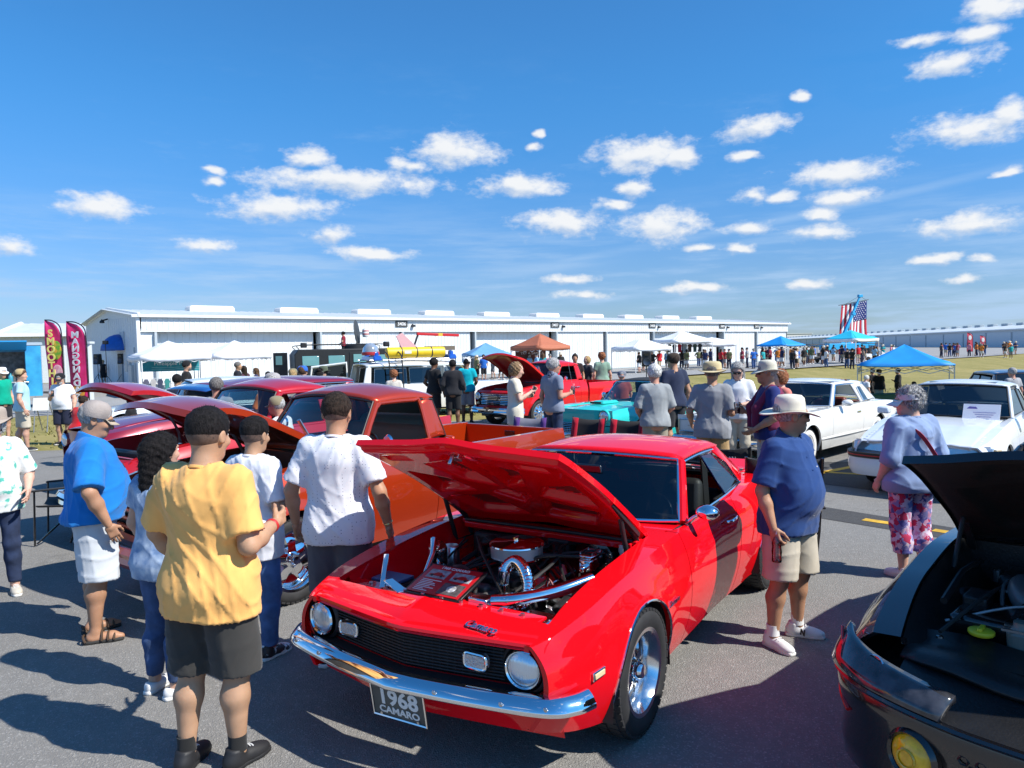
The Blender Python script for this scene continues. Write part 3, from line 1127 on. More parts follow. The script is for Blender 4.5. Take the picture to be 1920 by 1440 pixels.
   if kind=='sandal':
    V,F=isomesh(solef,base-.22,base+.24,c3)
    so=link_mesh('sandal_sole',np_mesh('sandal_sole',shift(V),F),mat('dark_sole',(.03,.028,.026),.8),o)
    for yy,hh,ww in ((.125,.060,.049),(.085,.072,.047),(.045,.090,.046),(-.06,.060,.044)):
     m=MB()
     pts=[]
     for i in range(9):
      t=PI*i/8
      v=base+sdv*ww*math.cos(t)+dr*(yy-(.02 if yy<0 else 0)*math.sin(t))+V3(0,0,.022+(hh-.022)*math.sin(t))
      pts.append(v)
     m.tube([(p_-V3(0,0,drop))*s for p_ in pts],.0085,6)
     m.build('strap',scol,so)
    continue
   V,F=isomesh(shoef,base-.22,base+.24,c3)
   so=link_mesh('shoe',np_mesh('shoe',shift(V),F),scol,o)
   V,F=isomesh(solef,base-.22,base+.24,c3)
   if len(F):
    link_mesh('sole',np_mesh('sole',shift(V),F),shoes[2] if len(shoes)>2 else mat('white_sole',(.72,.71,.68),.7),so)
   if len(shoes)>3 and shoes[3]:
    m=MB()
    m.tube([(V3(a[0],a[1]-.002,z0+zz_)-V3(0,0,drop))*s for zz_ in (.09,.12,.15,.165)],[.046*s,.043*s,.044*s,.045*s],14)
    m.build('sock',shoes[3],o)
   if cell<.012:
    m=MB()
    for q_ in range(4):
     c_=base+dr*(.055+.018*q_)+V3(0,0,.088-.008*q_)
     m.tube([(c_+sdv*.022*t_+V3(0,0,-.006*t_*t_)-V3(0,0,drop))*s for t_ in (-1,-.4,.4,1)],.0032,5)
    m.build('lace',WHITEP,so)
 return o,dict(J=J,s=s,drop=drop,head=headc,HM=HM,place_head=place_head,neck=neckp,TT=TT,sh=sh)
# ------------------------------------------------------------------ the setting
U2=np.array([.768,.640])
N2=np.array([-.640,.768])
def sstep(a,b,x):
 t=np.clip((x-a)/(b-a),0,1)
 return t*t*(3-2*t)
def ground_z(x,y):
 """flat car park and apron; the grass to the right dips into a shallow swale"""
 x=np.asarray(x,float)
 y=np.asarray(y,float)
 n=x*N2[0]+y*N2[1]
 side=sstep(4,15,x)*(1-sstep(60,120,x))
 near=sstep(17,30,y)
 far=1-sstep(23,33,n)
 return -.95*side*near*far*(1+.06*np.sin(x*.45+y*.3))
def surf_mat(key,c1,c2,c3,s1,s2,bump,bscale,rough=.95,speck=None,crack=False,patch=None):
 m=bpy.data.materials.new(key)
 m.use_nodes=True
 nt=m.node_tree
 b=nt.nodes['Principled BSDF']
 b.inputs['Roughness'].default_value=rough
 b.inputs['Specular IOR Level'].default_value=.25
 t=nt.nodes.new('ShaderNodeTexCoord')
 def noise(s,d=5,r=.6):
  n=nt.nodes.new('ShaderNodeTexNoise')
  n.inputs['Scale'].default_value=s
  n.inputs['Detail'].default_value=d
  n.inputs['Roughness'].default_value=r
  nt.links.new(t.outputs['Object'],n.inputs['Vector'])
  return n.outputs[0]
 def ramp(v,lo,hi):
  n=nt.nodes.new('ShaderNodeMapRange')
  n.inputs[1].default_value=lo
  n.inputs[2].default_value=hi
  nt.links.new(v,n.inputs[0])
  return n.outputs[0]
 def mix(f,a,bb):
  n=nt.nodes.new('ShaderNodeMix')
  n.data_type='RGBA'
  nt.links.new(f,n.inputs[0])
  for i,v in ((6,a),(7,bb)):
   if isinstance(v,tuple):
    n.inputs[i].default_value=(*v,1)
   else:
    nt.links.new(v,n.inputs[i])
  return n.outputs[2]
 c=mix(ramp(noise(s1),.35,.65),c1,c2)
 c=mix(ramp(noise(s2,8,.75),.5,.75),c,c3)
 hb=noise(bscale,4,.7)
 if speck:
  v=nt.nodes.new('ShaderNodeTexVoronoi')
  v.inputs['Scale'].default_value=speck[0]
  nt.links.new(t.outputs['Object'],v.inputs['Vector'])
  c=mix(ramp(v.outputs['Color'],.70,.95),c,speck[1])
  hb=v.outputs['Distance']
 if crack:
  wv_=nt.nodes.new('ShaderNodeTexNoise')
  wv_.inputs['Scale'].default_value=.9
  wv_.inputs['Detail'].default_value=6
  nt.links.new(t.outputs['Object'],wv_.inputs['Vector'])
  sb=nt.nodes.new('ShaderNodeMath')
  sb.operation='SUBTRACT'
  nt.links.new(wv_.outputs[0],sb.inputs[0])
  sb.inputs[1].default_value=.5
  ab=nt.nodes.new('ShaderNodeMath')
  ab.operation='ABSOLUTE'
  nt.links.new(sb.outputs[0],ab.inputs[0])
  stain=ramp(noise(.35,3),.60,.68)
  mm=nt.nodes.new('ShaderNodeMath')
  mm.operation='MULTIPLY'
  nt.links.new(ramp(ab.outputs[0],.002,.001),mm.inputs[0])
  nt.links.new(stain,mm.inputs[1])
  c=mix(mm.outputs[0],c,(.02,.02,.02))
  oil=nt.nodes.new('ShaderNodeMath')
  oil.operation='MULTIPLY'
  nt.links.new(ramp(noise(1.3,5,.65),.60,.72),oil.inputs[0])
  oil.inputs[1].default_value=.45
  c=mix(oil.outputs[0],c,(.075,.073,.07))
  lite=nt.nodes.new('ShaderNodeMath')
  lite.operation='MULTIPLY'
  nt.links.new(ramp(noise(4.5,8,.8),.58,.70),lite.inputs[0])
  lite.inputs[1].default_value=.35
  c=mix(lite.outputs[0],c,(.34,.33,.31))
 nt.links.new(c,b.inputs['Base Color'])
 bp=nt.nodes.new('ShaderNodeBump')
 bp.inputs['Strength'].default_value=bump
 bp.inputs['Distance'].default_value=.01
 nt.links.new(hb,bp.inputs['Height'])
 nt.links.new(bp.outputs[0],b.inputs['Normal'])
 MATS[key]=m
 return m
M_GRASS=surf_mat('dry_grass',(.21,.19,.055),(.30,.25,.09),(.36,.30,.13),.5,3.5,.9,14)
M_ASPH=surf_mat('asphalt',(.195,.189,.178),(.225,.218,.204),(.26,.25,.232),.5,8,.55,160,.9,speck=(120,(.36,.35,.33)),crack=True)
M_SEAL=surf_mat('sealed_asphalt',(.06,.06,.062),(.075,.075,.077),(.09,.09,.09),.8,9,.4,150,.85,speck=(190,(.13,.13,.13)))
M_APRON=surf_mat('concrete_apron',(.26,.26,.255),(.32,.315,.305),(.36,.35,.33),.3,2.5,.3,30)
M_YELLOW=mat('yellow_road_paint',(.62,.37,.035),.8,var=.18,vscale=9,bump=.2,bscale=80)
def terrain(name,xs,ys,zoff,material):
 X,Y=np.meshgrid(xs,ys,indexing='ij')
 A=np.stack([X,Y,ground_z(X,Y)+zoff],-1)
 mb=MB()
 mb.grid(A)
 return tag(mb.build(name,material),kind='structure')
gx=np.concatenate([[-3000,-900,-300,-120],np.arange(-70,131,4.0),[180,300,900,3000]])
gy=np.concatenate([[-400,-60,-20],np.arange(0,131,4.0),[180,300,900,3500]])
terrain('grass_field',gx,gy,-.012,M_GRASS)
def sheet(name,pts,z,material):
 mb=MB()
 mb.add([(x,y,z) for x,y in pts],[tuple(range(len(pts)))])
 return tag(mb.build(name,material,smooth=False),kind='structure')
def un(u,n):
 return (u*U2[0]+n*N2[0],u*U2[1]+n*N2[1])
sheet('parking_lot',[(-70,-40),(60,-40),(60,14),(17,15.5),(12,16.5),(7,19),(3,22.5),(-2.5,21),(-8,16.6),(-13,16.0),(-70,10)],0.0,M_ASPH)
sheet('sealed_strip',[(2.6,10.2),(3.93,9.08),(4.93,7.85),(6.6,5.9),(6.3,5.5),(4.68,7.32),(3.65,8.48),(2.2,9.85)],.004,M_SEAL)
sheet('sealed_patch',[(4.1,11.0),(5.3,12.6),(7.2,12.4),(6.2,9.9),(5.2,9.9)],.004,M_SEAL)
sheet('taxiway',[un(-70,30.5),un(190,32.5),un(190,46.6),un(-70,46.6)],.004,M_APRON)
sheet('road_beyond_hangar',[un(66,46.6),un(300,46.6),un(300,170),un(66,170)],.004,M_APRON)
def dash(a,b,w):
 a,b=V3(*a),V3(*b)
 d=unit(b-a)
 s_=np.array([-d[1],d[0]])*w/2
 sheet('painted_line',[tuple(a-s_),tuple(b-s_),tuple(b+s_),tuple(a+s_)],.008,M_YELLOW)
dash((4.06,8.42),(4.50,7.95),.13)
dash((4.56,7.88),(4.80,7.62),.13)
dash((4.7,11.4),(6.3,12.5),.12)
dash((4.7,11.72),(6.0,11.0),.12)
dash((5.9,6.35),(6.35,5.85),.13)
dash((.3,11.9),(3.0,9.7),.12)
def tufts():
 rng=np.random.default_rng(5)
 V,F=[],[]
 n=14000
 x=rng.uniform(-18,34,n)
 y=rng.uniform(16.2,46,n)
 lot=np.where(x<-6,16.4-.02*(x+13),np.where(x<3,22.6,np.where(x<12,23-(x-3)*.7,17)))
 nn=x*N2[0]+y*N2[1]
 ok=(y>lot+.2)&(nn<30)
 for px,py in zip(x[ok],y[ok]):
  z0=float(ground_z(px,py))-.012
  for k in range(3):
   a=rng.uniform(0,2*PI)
   h=rng.uniform(.03,.08)
   w=rng.uniform(.012,.03)
   dx,dy=math.cos(a),math.sin(a)
   ox,oy=rng.uniform(-.06,.06,2)
   b=len(V)
   V+=[(px+ox-dy*w,py+oy+dx*w,z0),(px+ox+dy*w,py+oy-dx*w,z0),(px+ox+dx*h*.7,py+oy+dy*h*.7,z0+h)]
   F.append((b,b+1,b+2))
 o=link_mesh('grass_tufts',np_mesh('grass_tufts',V,F,False),mat('grass_blade',(.16,.17,.04),.8,col2=(.33,.27,.10),vscale=.6))
 tag(o,'dry yellow green tufts of grass on the field','grass',kind='stuff')
tufts()
# ------------------------------------------------------------------ hangars
M_SHEET=mat('white_metal_sheet',(.74,.76,.76),.5,.0,var=.05,vscale=1.2,coat=.15)
M_ROOFM=mat('pale_metal_roof',(.62,.66,.67),.45,.1,var=.06,vscale=.8)
M_TRIM=mat('grey_trim',(.45,.50,.52),.5,var=.05)
M_SIGN=mat('dark_sign',(.05,.055,.055),.6)
def ribbed(mb,a,b,z0,z1,pitch=.3,depth=.035,out=(0,-1)):
 """vertical ribbed sheet between plan points a and b, facing 'out'"""
 a,b=V3(*a),V3(*b)
 L=np.linalg.norm(b-a)
 d=(b-a)/L
 o=unit(V3(*out))
 prof=[]
 k=max(1,int(round(L/pitch)))
 p=L/k
 for i in range(k):
  s0=i*p
  prof+=[(s0,0),(s0+p*.84,0),(s0+p*.88,depth),(s0+p*.96,depth)]
 prof.append((L,0))
 A=np.zeros((len(prof),2,3))
 for i,(s_,h) in enumerate(prof):
  q=a+d*s_+o*h
  A[i,0]=(*q,z0)
  A[i,1]=(*q,z1)
 nrm=np.array([-d[1],d[0]])
 mb.grid(A,flip=(nrm@o)>0)
def main_hangar():
 Lh,D,E_,Rg=71.0,15.4,4.45,5.15
 o=thing('hangar','long white metal hangar with ribbed sliding doors behind the crowd','hangar',(-21.5,42.3,0),math.atan2(U2[1],U2[0]))
 m=MB()
 ribbed(m,(0,D),(0,0),0,E_,.6,.02,(-1,0))
 m.add([(-.0,0,E_),(0,D,E_),(0,D/2,Rg)],[(0,2,1)])
 m.build('gable_wall',mat('gable_sheet',(.66,.70,.74),.5,var=.05),o,angle=20)
 m=MB()
 m.add([(Lh,0,0),(Lh,D,0),(Lh,D,E_),(Lh,D/2,Rg),(Lh,0,E_),(0,D,0),(0,D,E_)],[(0,1,2,3,4),(5,6,2,1)])
 m.build('back_wall',M_SHEET,o,smooth=False)
 m=MB()
 for s_ in (0,1):
  prof=np.arange(-.4,Lh+.41,.6)
  A=np.zeros((len(prof)*2,2,3))
  for i,x in enumerate(prof):
   for q,dz in ((0,0),(1,.035)):
    A[2*i+q,0]=(x+q*.08,-.35 if s_==0 else D+.35,E_-.02+dz)
    A[2*i+q,1]=(x+q*.08,D/2,Rg+.03+dz)
  m.grid(A,flip=s_==1)
 m.build('roof',M_ROOFM,o,angle=20)
 m=MB()
 m.box((Lh/2,-.30,E_-.06),(Lh+.8,.10,.16))
 m.box((Lh/2,-.10,E_-.95),(Lh,.12,.06))
 for x in (-.02,Lh+.02):
  m.bar((x,-.38,E_+.02),(x,D/2,Rg+.06),.14,.2)
  m.bar((x,D+.38,E_+.02),(x,D/2,Rg+.06),.14,.2)
 m.box((-.03,-.05,E_/2),(.2,.25,E_-.1))
 m.build('trim',mat('white_trim',(.80,.81,.80),.5),o,bevel=.02)
 m=MB()
 ribbed(m,(0.15,-.12),(Lh,-.12),E_-.92,E_-.12,.3,.03,(0,-1))
 m.build('fascia',M_SHEET,o,angle=20)
 bays=[(.9,10.9,1),(11.2,17.4,0),(17.6,23.8,0),(24.2,32.6,1),(33.0,39.0,0),(39.3,45.6,0),(46.0,51.2,1),(51.5,57.2,1),(57.8,64.0,0),(64.3,70.8,0)]
 for (x0,x1,back) in bays:
  y=.42 if back else .02
  m=MB()
  ribbed(m,(x0,y),(x1,y),.04,E_-.93,.42 if x1-x0>7 else .3,.03,(0,-1))
  m.build('door_leaf',M_SHEET,o,angle=20)
  m=MB()
  m.box((x0-.02,.12,(E_-1)/2),(.14,.7,E_-1))
  m.box(((x0+x1)/2,y-.02,.08),(x1-x0,.08,.12))
  m.build('door_jamb',M_TRIM,o,bevel=.01)
 m=MB()
 m.box((.45,.05,E_/2-.4),(.8,.1,E_-.8))
 m.build('corner_panel',M_SHEET,o)
 for k in range(10):
  x=6.5+6.45*k
  m=MB()
  pr=[(x-1.55,Rg),(x+1.55,Rg),(x+1.55,Rg+.36),(x+1.42,Rg+.50),(x-1.42,Rg+.50),(x-1.55,Rg+.36)]
  m.prism([(px,D/2-.6,pz-.12) for px,pz in pr],(0,1.2,0))
  m.build('roof_vent',mat('vent_white',(.82,.80,.76),.5),o,bevel=.05)
 for x,tx in ((17.5,'3406'),(32.8,'3407'),(45.8,'3408'),(57.5,'3409'),(64.2,'3410')):
  m=MB()
  m.box((x,-.175,E_-.42),(1.0,.03,.42))
  b=m.build('number_sign',M_SIGN,o)
  text_part('lettering',tx,.36,WHITEP,b,(x,-.20,E_-.42),(R(90),0,0),.004,bold=.006)
  m=MB()
  m.box((x+.95,-.24,E_-.55),(.22,.25,.16))
  m.cyl((x+.95,-.12,E_-.42),(x+.95,-.24,E_-.5),.04,8)
  m.build('wall_lamp',BLACK,o)
 m=MB()
 A=np.zeros((9,7,3))
 for i in range(9):
  for j in range(7):
   a=PI*i/8
   b=PI/2*j/6
   A[i,j]=(-.02-1.05*math.sin(b)*math.sin(a)-.04,4.6+1.25*math.cos(a)*(math.cos(b)*.0+1),2.45+1.0*math.cos(b)*math.sin(a))
 m.grid(A)
 m.build('awning',mat('blue_awning',(.01,.11,.45),.6,var=.1),o,solid=.02)
 m=MB()
 m.box((-.05,4.6,1.05),(.08,1.1,2.1))
 m.build('side_door',mat('door_grey',(.30,.33,.36),.5),o,bevel=.01)
 m=MB()
 m.box((-.25,6.5,2.85),(.5,.95,.45))
 m.build('air_conditioner',GREYM,o,bevel=.03)
 m=MB()
 m.box((-.04,3.9,3.1),(.06,.95,1.0))
 m.build('wall_board',mat('board_blue_grey',(.50,.56,.62),.6),o)
 m=MB()
 m.box((-.13,2.2,1.5),(.25,.5,.7));m.box((-.13,1.2,.9),(.25,.5,1.3));m.cyl((-.1,.7,0),(-.1,.7,2.6),.05,8)
 m.build('meter_boxes',mat('meter_grey',(.50,.51,.50),.5),o,bevel=.02)
 m=MB()
 m.cyl((-.05,7.6,4.55),(-.35,7.6,4.45),.05,8);m.lathe([(0,.15),(.14,.0),(.15,-.12),(0,-.12)],12,(-.4,7.6,4.4))
 m.build('gable_lamp',BLACK,o)
 m=MB()
 m.box((-3.3,6.5,.12),(6.4,19,.24))
 tag(m.build('concrete_walk',M_APRON),kind='structure').matrix_world=o.matrix_basis
main_hangar()
def plain_hangar(label,loc,rz,Lh,D,E_,Rg,vents,wallmat,name='hangar',front=-1,doors=0):
 o=thing(name,label,'hangar',(*loc,0),rz,'hangars')
 m=MB()
 ribbed(m,(0,0),(Lh,0),0,E_,.6,.03,(0,-1))
 m.build('front_wall',wallmat,o,angle=20)
 m=MB()
 m.add([(0,0,0),(0,D,0),(0,D,E_),(0,D/2,Rg),(0,0,E_)],[(4,3,2,1,0)])
 m.add([(Lh,0,0),(Lh,D,0),(Lh,D,E_),(Lh,D/2,Rg),(Lh,0,E_)],[(0,1,2,3,4)])
 m.add([(0,D,0),(Lh,D,0),(Lh,D,E_),(0,D,E_)],[(3,2,1,0)])
 m.build('end_wall',wallmat,o,smooth=False)
 m=MB()
 for s_ in (0,1):
  prof=np.arange(-.4,Lh+.41,1.0)
  A=np.zeros((len(prof)*2,2,3))
  for i,x in enumerate(prof):
   for q,dz in ((0,0),(1,.05)):
    A[2*i+q,0]=(x+q*.12,-.45 if s_==0 else D+.45,E_+dz-.02)
    A[2*i+q,1]=(x+q*.12,D/2,Rg+.03+dz)
  m.grid(A,flip=s_==1)
 m.build('roof',M_ROOFM,o,angle=20)
 m=MB()
 m.box((Lh/2,-.46,E_-.08),(Lh+.8,.1,.3))
 for x in (-.03,Lh+.03):
  m.bar((x,-.45,E_+.03),(x,D/2,Rg+.08),.14,.26)
  m.bar((x,D+.45,E_+.03),(x,D/2,Rg+.08),.14,.26)
 m.build('eave_trim',mat('white_trim',(.8,.81,.8),.5),o)
 for k in range(vents):
  m=MB()
  x=Lh*(k+.5)/vents
  m.box((x,D/2,Rg+.3),(3.4,1.2,.6))
  m.build('roof_vent',M_TRIM,o,bevel=.05)
 for k in range(doors):
  x0,x1=Lh*k/doors+.5,Lh*(k+1)/doors-.5
  m=MB()
  m.box(((x0+x1)/2,-.05,E_*.42),(x1-x0,.08,E_*.84))
  m.build('door_leaf',wallmat,o)
  m=MB()
  m.box((x0-.5,-.08,E_*.42),(.12,.12,E_*.84))
  m.build('door_jamb',M_TRIM,o)
 return o
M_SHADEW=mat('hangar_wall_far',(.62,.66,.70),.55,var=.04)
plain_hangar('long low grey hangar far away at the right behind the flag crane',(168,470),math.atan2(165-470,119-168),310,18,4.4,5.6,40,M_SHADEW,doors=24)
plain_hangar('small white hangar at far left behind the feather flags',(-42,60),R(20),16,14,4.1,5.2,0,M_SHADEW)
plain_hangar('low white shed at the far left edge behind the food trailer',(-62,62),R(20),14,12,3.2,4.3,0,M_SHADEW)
o=thing('tower_block','pale square block far on the horizon left of the crane','building',(215,560,0),R(15))
m=MB();m.box((0,0,4.5),(26,12,9));m.build('wall',mat('pale_block',(.62,.62,.60),.8),o)
m=MB();m.box((0,0,9.3),(27,13,.6));m.build('roof',M_TRIM,o)
for k in range(4):
 m=MB();m.box((-9+6*k,-6.03,5.2),(3,.1,2));m.build('window',DKGLASS,o)
def treeline():
 rng=np.random.default_rng(9)
 V,F=[],[]
 for k in range(2600):
  t=rng.uniform(0,1)
  x,y=150+520*t,620+160*t+rng.uniform(-6,6)
  z=rng.uniform(0,1)**.8*(5.2+2.2*math.sin(t*60)+1.5*math.sin(t*171))
  s_=rng.uniform(.7,1.6)
  b=len(V)
  a=rng.uniform(0,PI)
  for q in range(4):
   V.append((x+s_*math.cos(a+q*PI/2),y+s_*math.sin(a+q*PI/2)*.6,z+s_*(.8 if q%2 else -.6)))
  V.append((x,y,z+s_*1.1))
  F+=[(b,b+1,b+4),(b+1,b+2,b+4),(b+2,b+3,b+4),(b+3,b,b+4)]
 o=link_mesh('far_wood',np_mesh('far_wood',V,F,False),mat('far_leaf',(.05,.075,.045),.9,var=.4,vscale=.4))
 tag(o,'thin dark green line of far trees on the horizon','wood',kind='stuff')
treeline()
# ------------------------------------------------------------------ vehicles: common builders
def sweep(mb,prof,path,closed_prof=True,caps=True,up=(0,0,1)):
 """profile (outward, up) swept along a plan path; outward is to the right of travel"""
 path=[V3(p) for p in path]
 up=V3(up)
 A=np.zeros((len(path),len(prof),3))
 k0=len(path)//2
 mid_=path[k0]-(path[0]+path[-1])/2
 sg=1 if np.cross(unit(path[k0+1]-path[k0-1]),up)@mid_>=0 else -1
 for i,p in enumerate(path):
  t=unit(path[min(i+1,len(path)-1)]-path[max(i-1,0)])
  n=unit(np.cross(t,up))*sg
  for j,(a,b) in enumerate(prof):
   A[i,j]=p+n*a+up*b
 b0=len(mb.v)
 mb.grid(A,cv_=closed_prof,flip=True)
 if caps and closed_prof:
  k=len(prof)
  mb.f.append(tuple(b0+j for j in range(k)))
  mb.f.append(tuple(b0+(len(path)-1)*k+j for j in range(k-1,-1,-1)))
def bez(pts,n=24):
 """smooth path through points (Catmull-Rom)"""
 P_=[V3(p) for p in pts]
 P_=[2*P_[0]-P_[1]]+P_+[2*P_[-1]-P_[-2]]
 out=[]
 m=len(P_)-3
 for i in range(m):
  k=max(2,n//m)
  for j in range(k):
   t=j/k
   a,b,c,d=P_[i:i+4]
   out.append(.5*((2*b)+(c-a)*t+(2*a-5*b+4*c-d)*t*t+(3*b-a-3*c+d)*t**3))
 out.append(P_[-2])
 return out
def half_round(h,d,n=7):
 """bumper section: flat back, rounded front"""
 return [(d*math.sin(PI*i/(n-1))**.7,-h/2*math.cos(PI*i/(n-1))) for i in range(n)]
WHEEL_CACHE={}
def wheel(parent,x,y,z,Rt,wt,Rr,style,side,steer=0.0,label=None):
 """wheel part = rim, with tyre, spokes and hub below it; outer face towards +y before turning"""
 key=(Rt,wt,Rr,style)
 if key not in WHEEL_CACHE:
  h=wt/2
  m=MB()
  pr=[(Rr-.005,-h*.82),(Rr+.02,-h*.96),(Rt-.05,-h),(Rt-.018,-h*.90),(Rt-.003,-h*.72),(Rt,-h*.4),(Rt,h*.4),(Rt-.003,h*.72),(Rt-.018,h*.90),(Rt-.05,h),(Rr+.02,h*.96),(Rr-.005,h*.82)]
  m.lathe(pr,48,axis=(0,1,0),closed=False)
  m.f=[f for f in m.f if len(f)==4]
  tyre=np_mesh('tyre',m.v,m.f,True,50)
  tyre.materials.append(RUBBER)
  m=MB()
  nb=46
  for k in range(nb):
   a=2*PI*k/nb
   for (y0,y1,sh_) in ((-h*.70,-h*.28,0),(-h*.18,h*.18,.5),(h*.28,h*.70,0),(h*.74,h*.93,.5)):
    aa=a+sh_*2*PI/nb
    da=.78*PI/nb
    P_=[]
    r1=Rt+.006 if y1<h*.72 else Rt-.006
    for rr in (Rt-.02,r1):
     for (qa,qy) in ((aa-da,y0),(aa+da,y0),(aa+da,y1),(aa-da,y1)):
      P_.append((rr*math.cos(qa),qy,rr*math.sin(qa)))
    m.hexa(P_)
  tread=np_mesh('tread',m.v,m.f,False)
  tread.materials.append(RUBBER)
  m=MB()
  dish=h*.55 if style in ('torq','mag') else h*.25
  pr=[(Rr,-h*.82),(Rr,h*.80),(Rr+.012,h*.86),(Rr+.010,h*.93),(Rr-.012,h*.90),(Rr-.03,h*.72),(Rr-.045,h*.72-dish*.55),(Rr-.05,h*.72-dish),(Rr*.5,h*.55-dish),(.0,h*.55-dish)]
  m.lathe(pr,48,axis=(0,1,0))
  rim=np_mesh('wheel',m.v,m.f,True,40)
  rim.materials.append({'torq':ALU,'mag':CHROME,'white':WHITEP,'disc':ALU,'black':GLOSSBLACK,'multi':CHROME}[style])
  m=MB()
  spm=CHROME
  if style in ('torq','mag','multi'):
   n={'torq':5,'mag':5,'multi':9}[style]
   for k in range(n):
    a=2*PI*k/n+.3
    ca,sa=math.cos(a),math.sin(a)
    w0,w1=(.042,.060) if n==5 else (.022,.030)
    y0=h*.55-dish
    secs=[]
    for rr,ww,yy in ((.05,w0,y0+.062),(Rr*.5,w0*.85,y0+.055),(Rr*.8,w1*.8,y0+.035),(Rr-.03,w1,y0+.015)):
     secs.append([(rr*ca-q*ww*sa,yy-.006*abs(q),rr*sa+q*ww*ca) for q in (-1,-.35,.35,1)]+[(rr*ca+ww*sa,y0-.01,rr*sa-ww*ca)][:0])
    A=np.array(secs)
    m.grid(A)
    B=A.copy();B[:,:,1]=y0-.005
    m.grid(np.stack([A[:,0],B[:,0]],1),flip=False)
    m.grid(np.stack([A[:,-1],B[:,-1]],1),flip=True)
   m2=MB()
   m2.lathe([(.075,y0-.01),(.075,y0+.05),(.058,y0+.066),(.045,y0+.07),(.042,y0+.10),(.034,y0+.112),(0,y0+.114)],24,axis=(0,1,0))
   for k in range(5):
    a=2*PI*k/5
    m2.cyl((.058*math.cos(a),y0+.03,.058*math.sin(a)),(.058*math.cos(a),y0+.085,.058*math.sin(a)),.009,6)
  else:
   y0=h*.55-dish
   m2=MB()
   m2.lathe([(Rr-.045,y0),(Rr-.05,y0+.02),(Rr*.6,y0+.03),(Rr*.42,y0+.06),(.05,y0+.07),(0,y0+.072)],32,axis=(0,1,0))
   for k in range(16):
    a=2*PI*k/16
    m.bar((Rr*.62*math.cos(a),y0+.034,Rr*.62*math.sin(a)),(Rr*.82*math.cos(a),y0+.022,Rr*.82*math.sin(a)),.018,.012,(0,1,0))
  spk=np_mesh('spokes',m.v,m.f,True,35)
  spk.materials.append(spm)
  hub=np_mesh('hub',m2.v,m2.f,True,35)
  hub.materials.append(CHROME)
  ww_=None
  if style in ('white','disc'):
   m=MB()
   m.lathe([(Rr+.012,h*.975),(Rr+.02,h*.985),(Rt-.055,h*1.005),(Rt-.048,h*.98)],48,axis=(0,1,0))
   m.f=[f for f in m.f if len(f)==4]
   ww_=np_mesh('whitewall',m.v,m.f,True)
   ww_.materials.append(mat('whitewall',(.75,.74,.70),.7))
  WHEEL_CACHE[key]=(rim,tyre,tread,spk,hub,ww_)
 rim,tyre,tread,spk,hub,ww_=WHEEL_CACHE[key]
 o=link_mesh('wheel',rim,None,parent)
 o.location=(x,y,z)
 o.rotation_euler=(0,0,(0 if side>0 else PI)+steer)
 t=link_mesh('tyre',tyre,None,o)
 link_mesh('tread',tread,None,o)['kind']='stuff'
 if len(spk.polygons):
  link_mesh('spoke_set',spk,None,o)
 link_mesh('hub',hub,None,o)
 if ww_ and style=='white':
  link_mesh('whitewall',ww_,None,o)
 return o
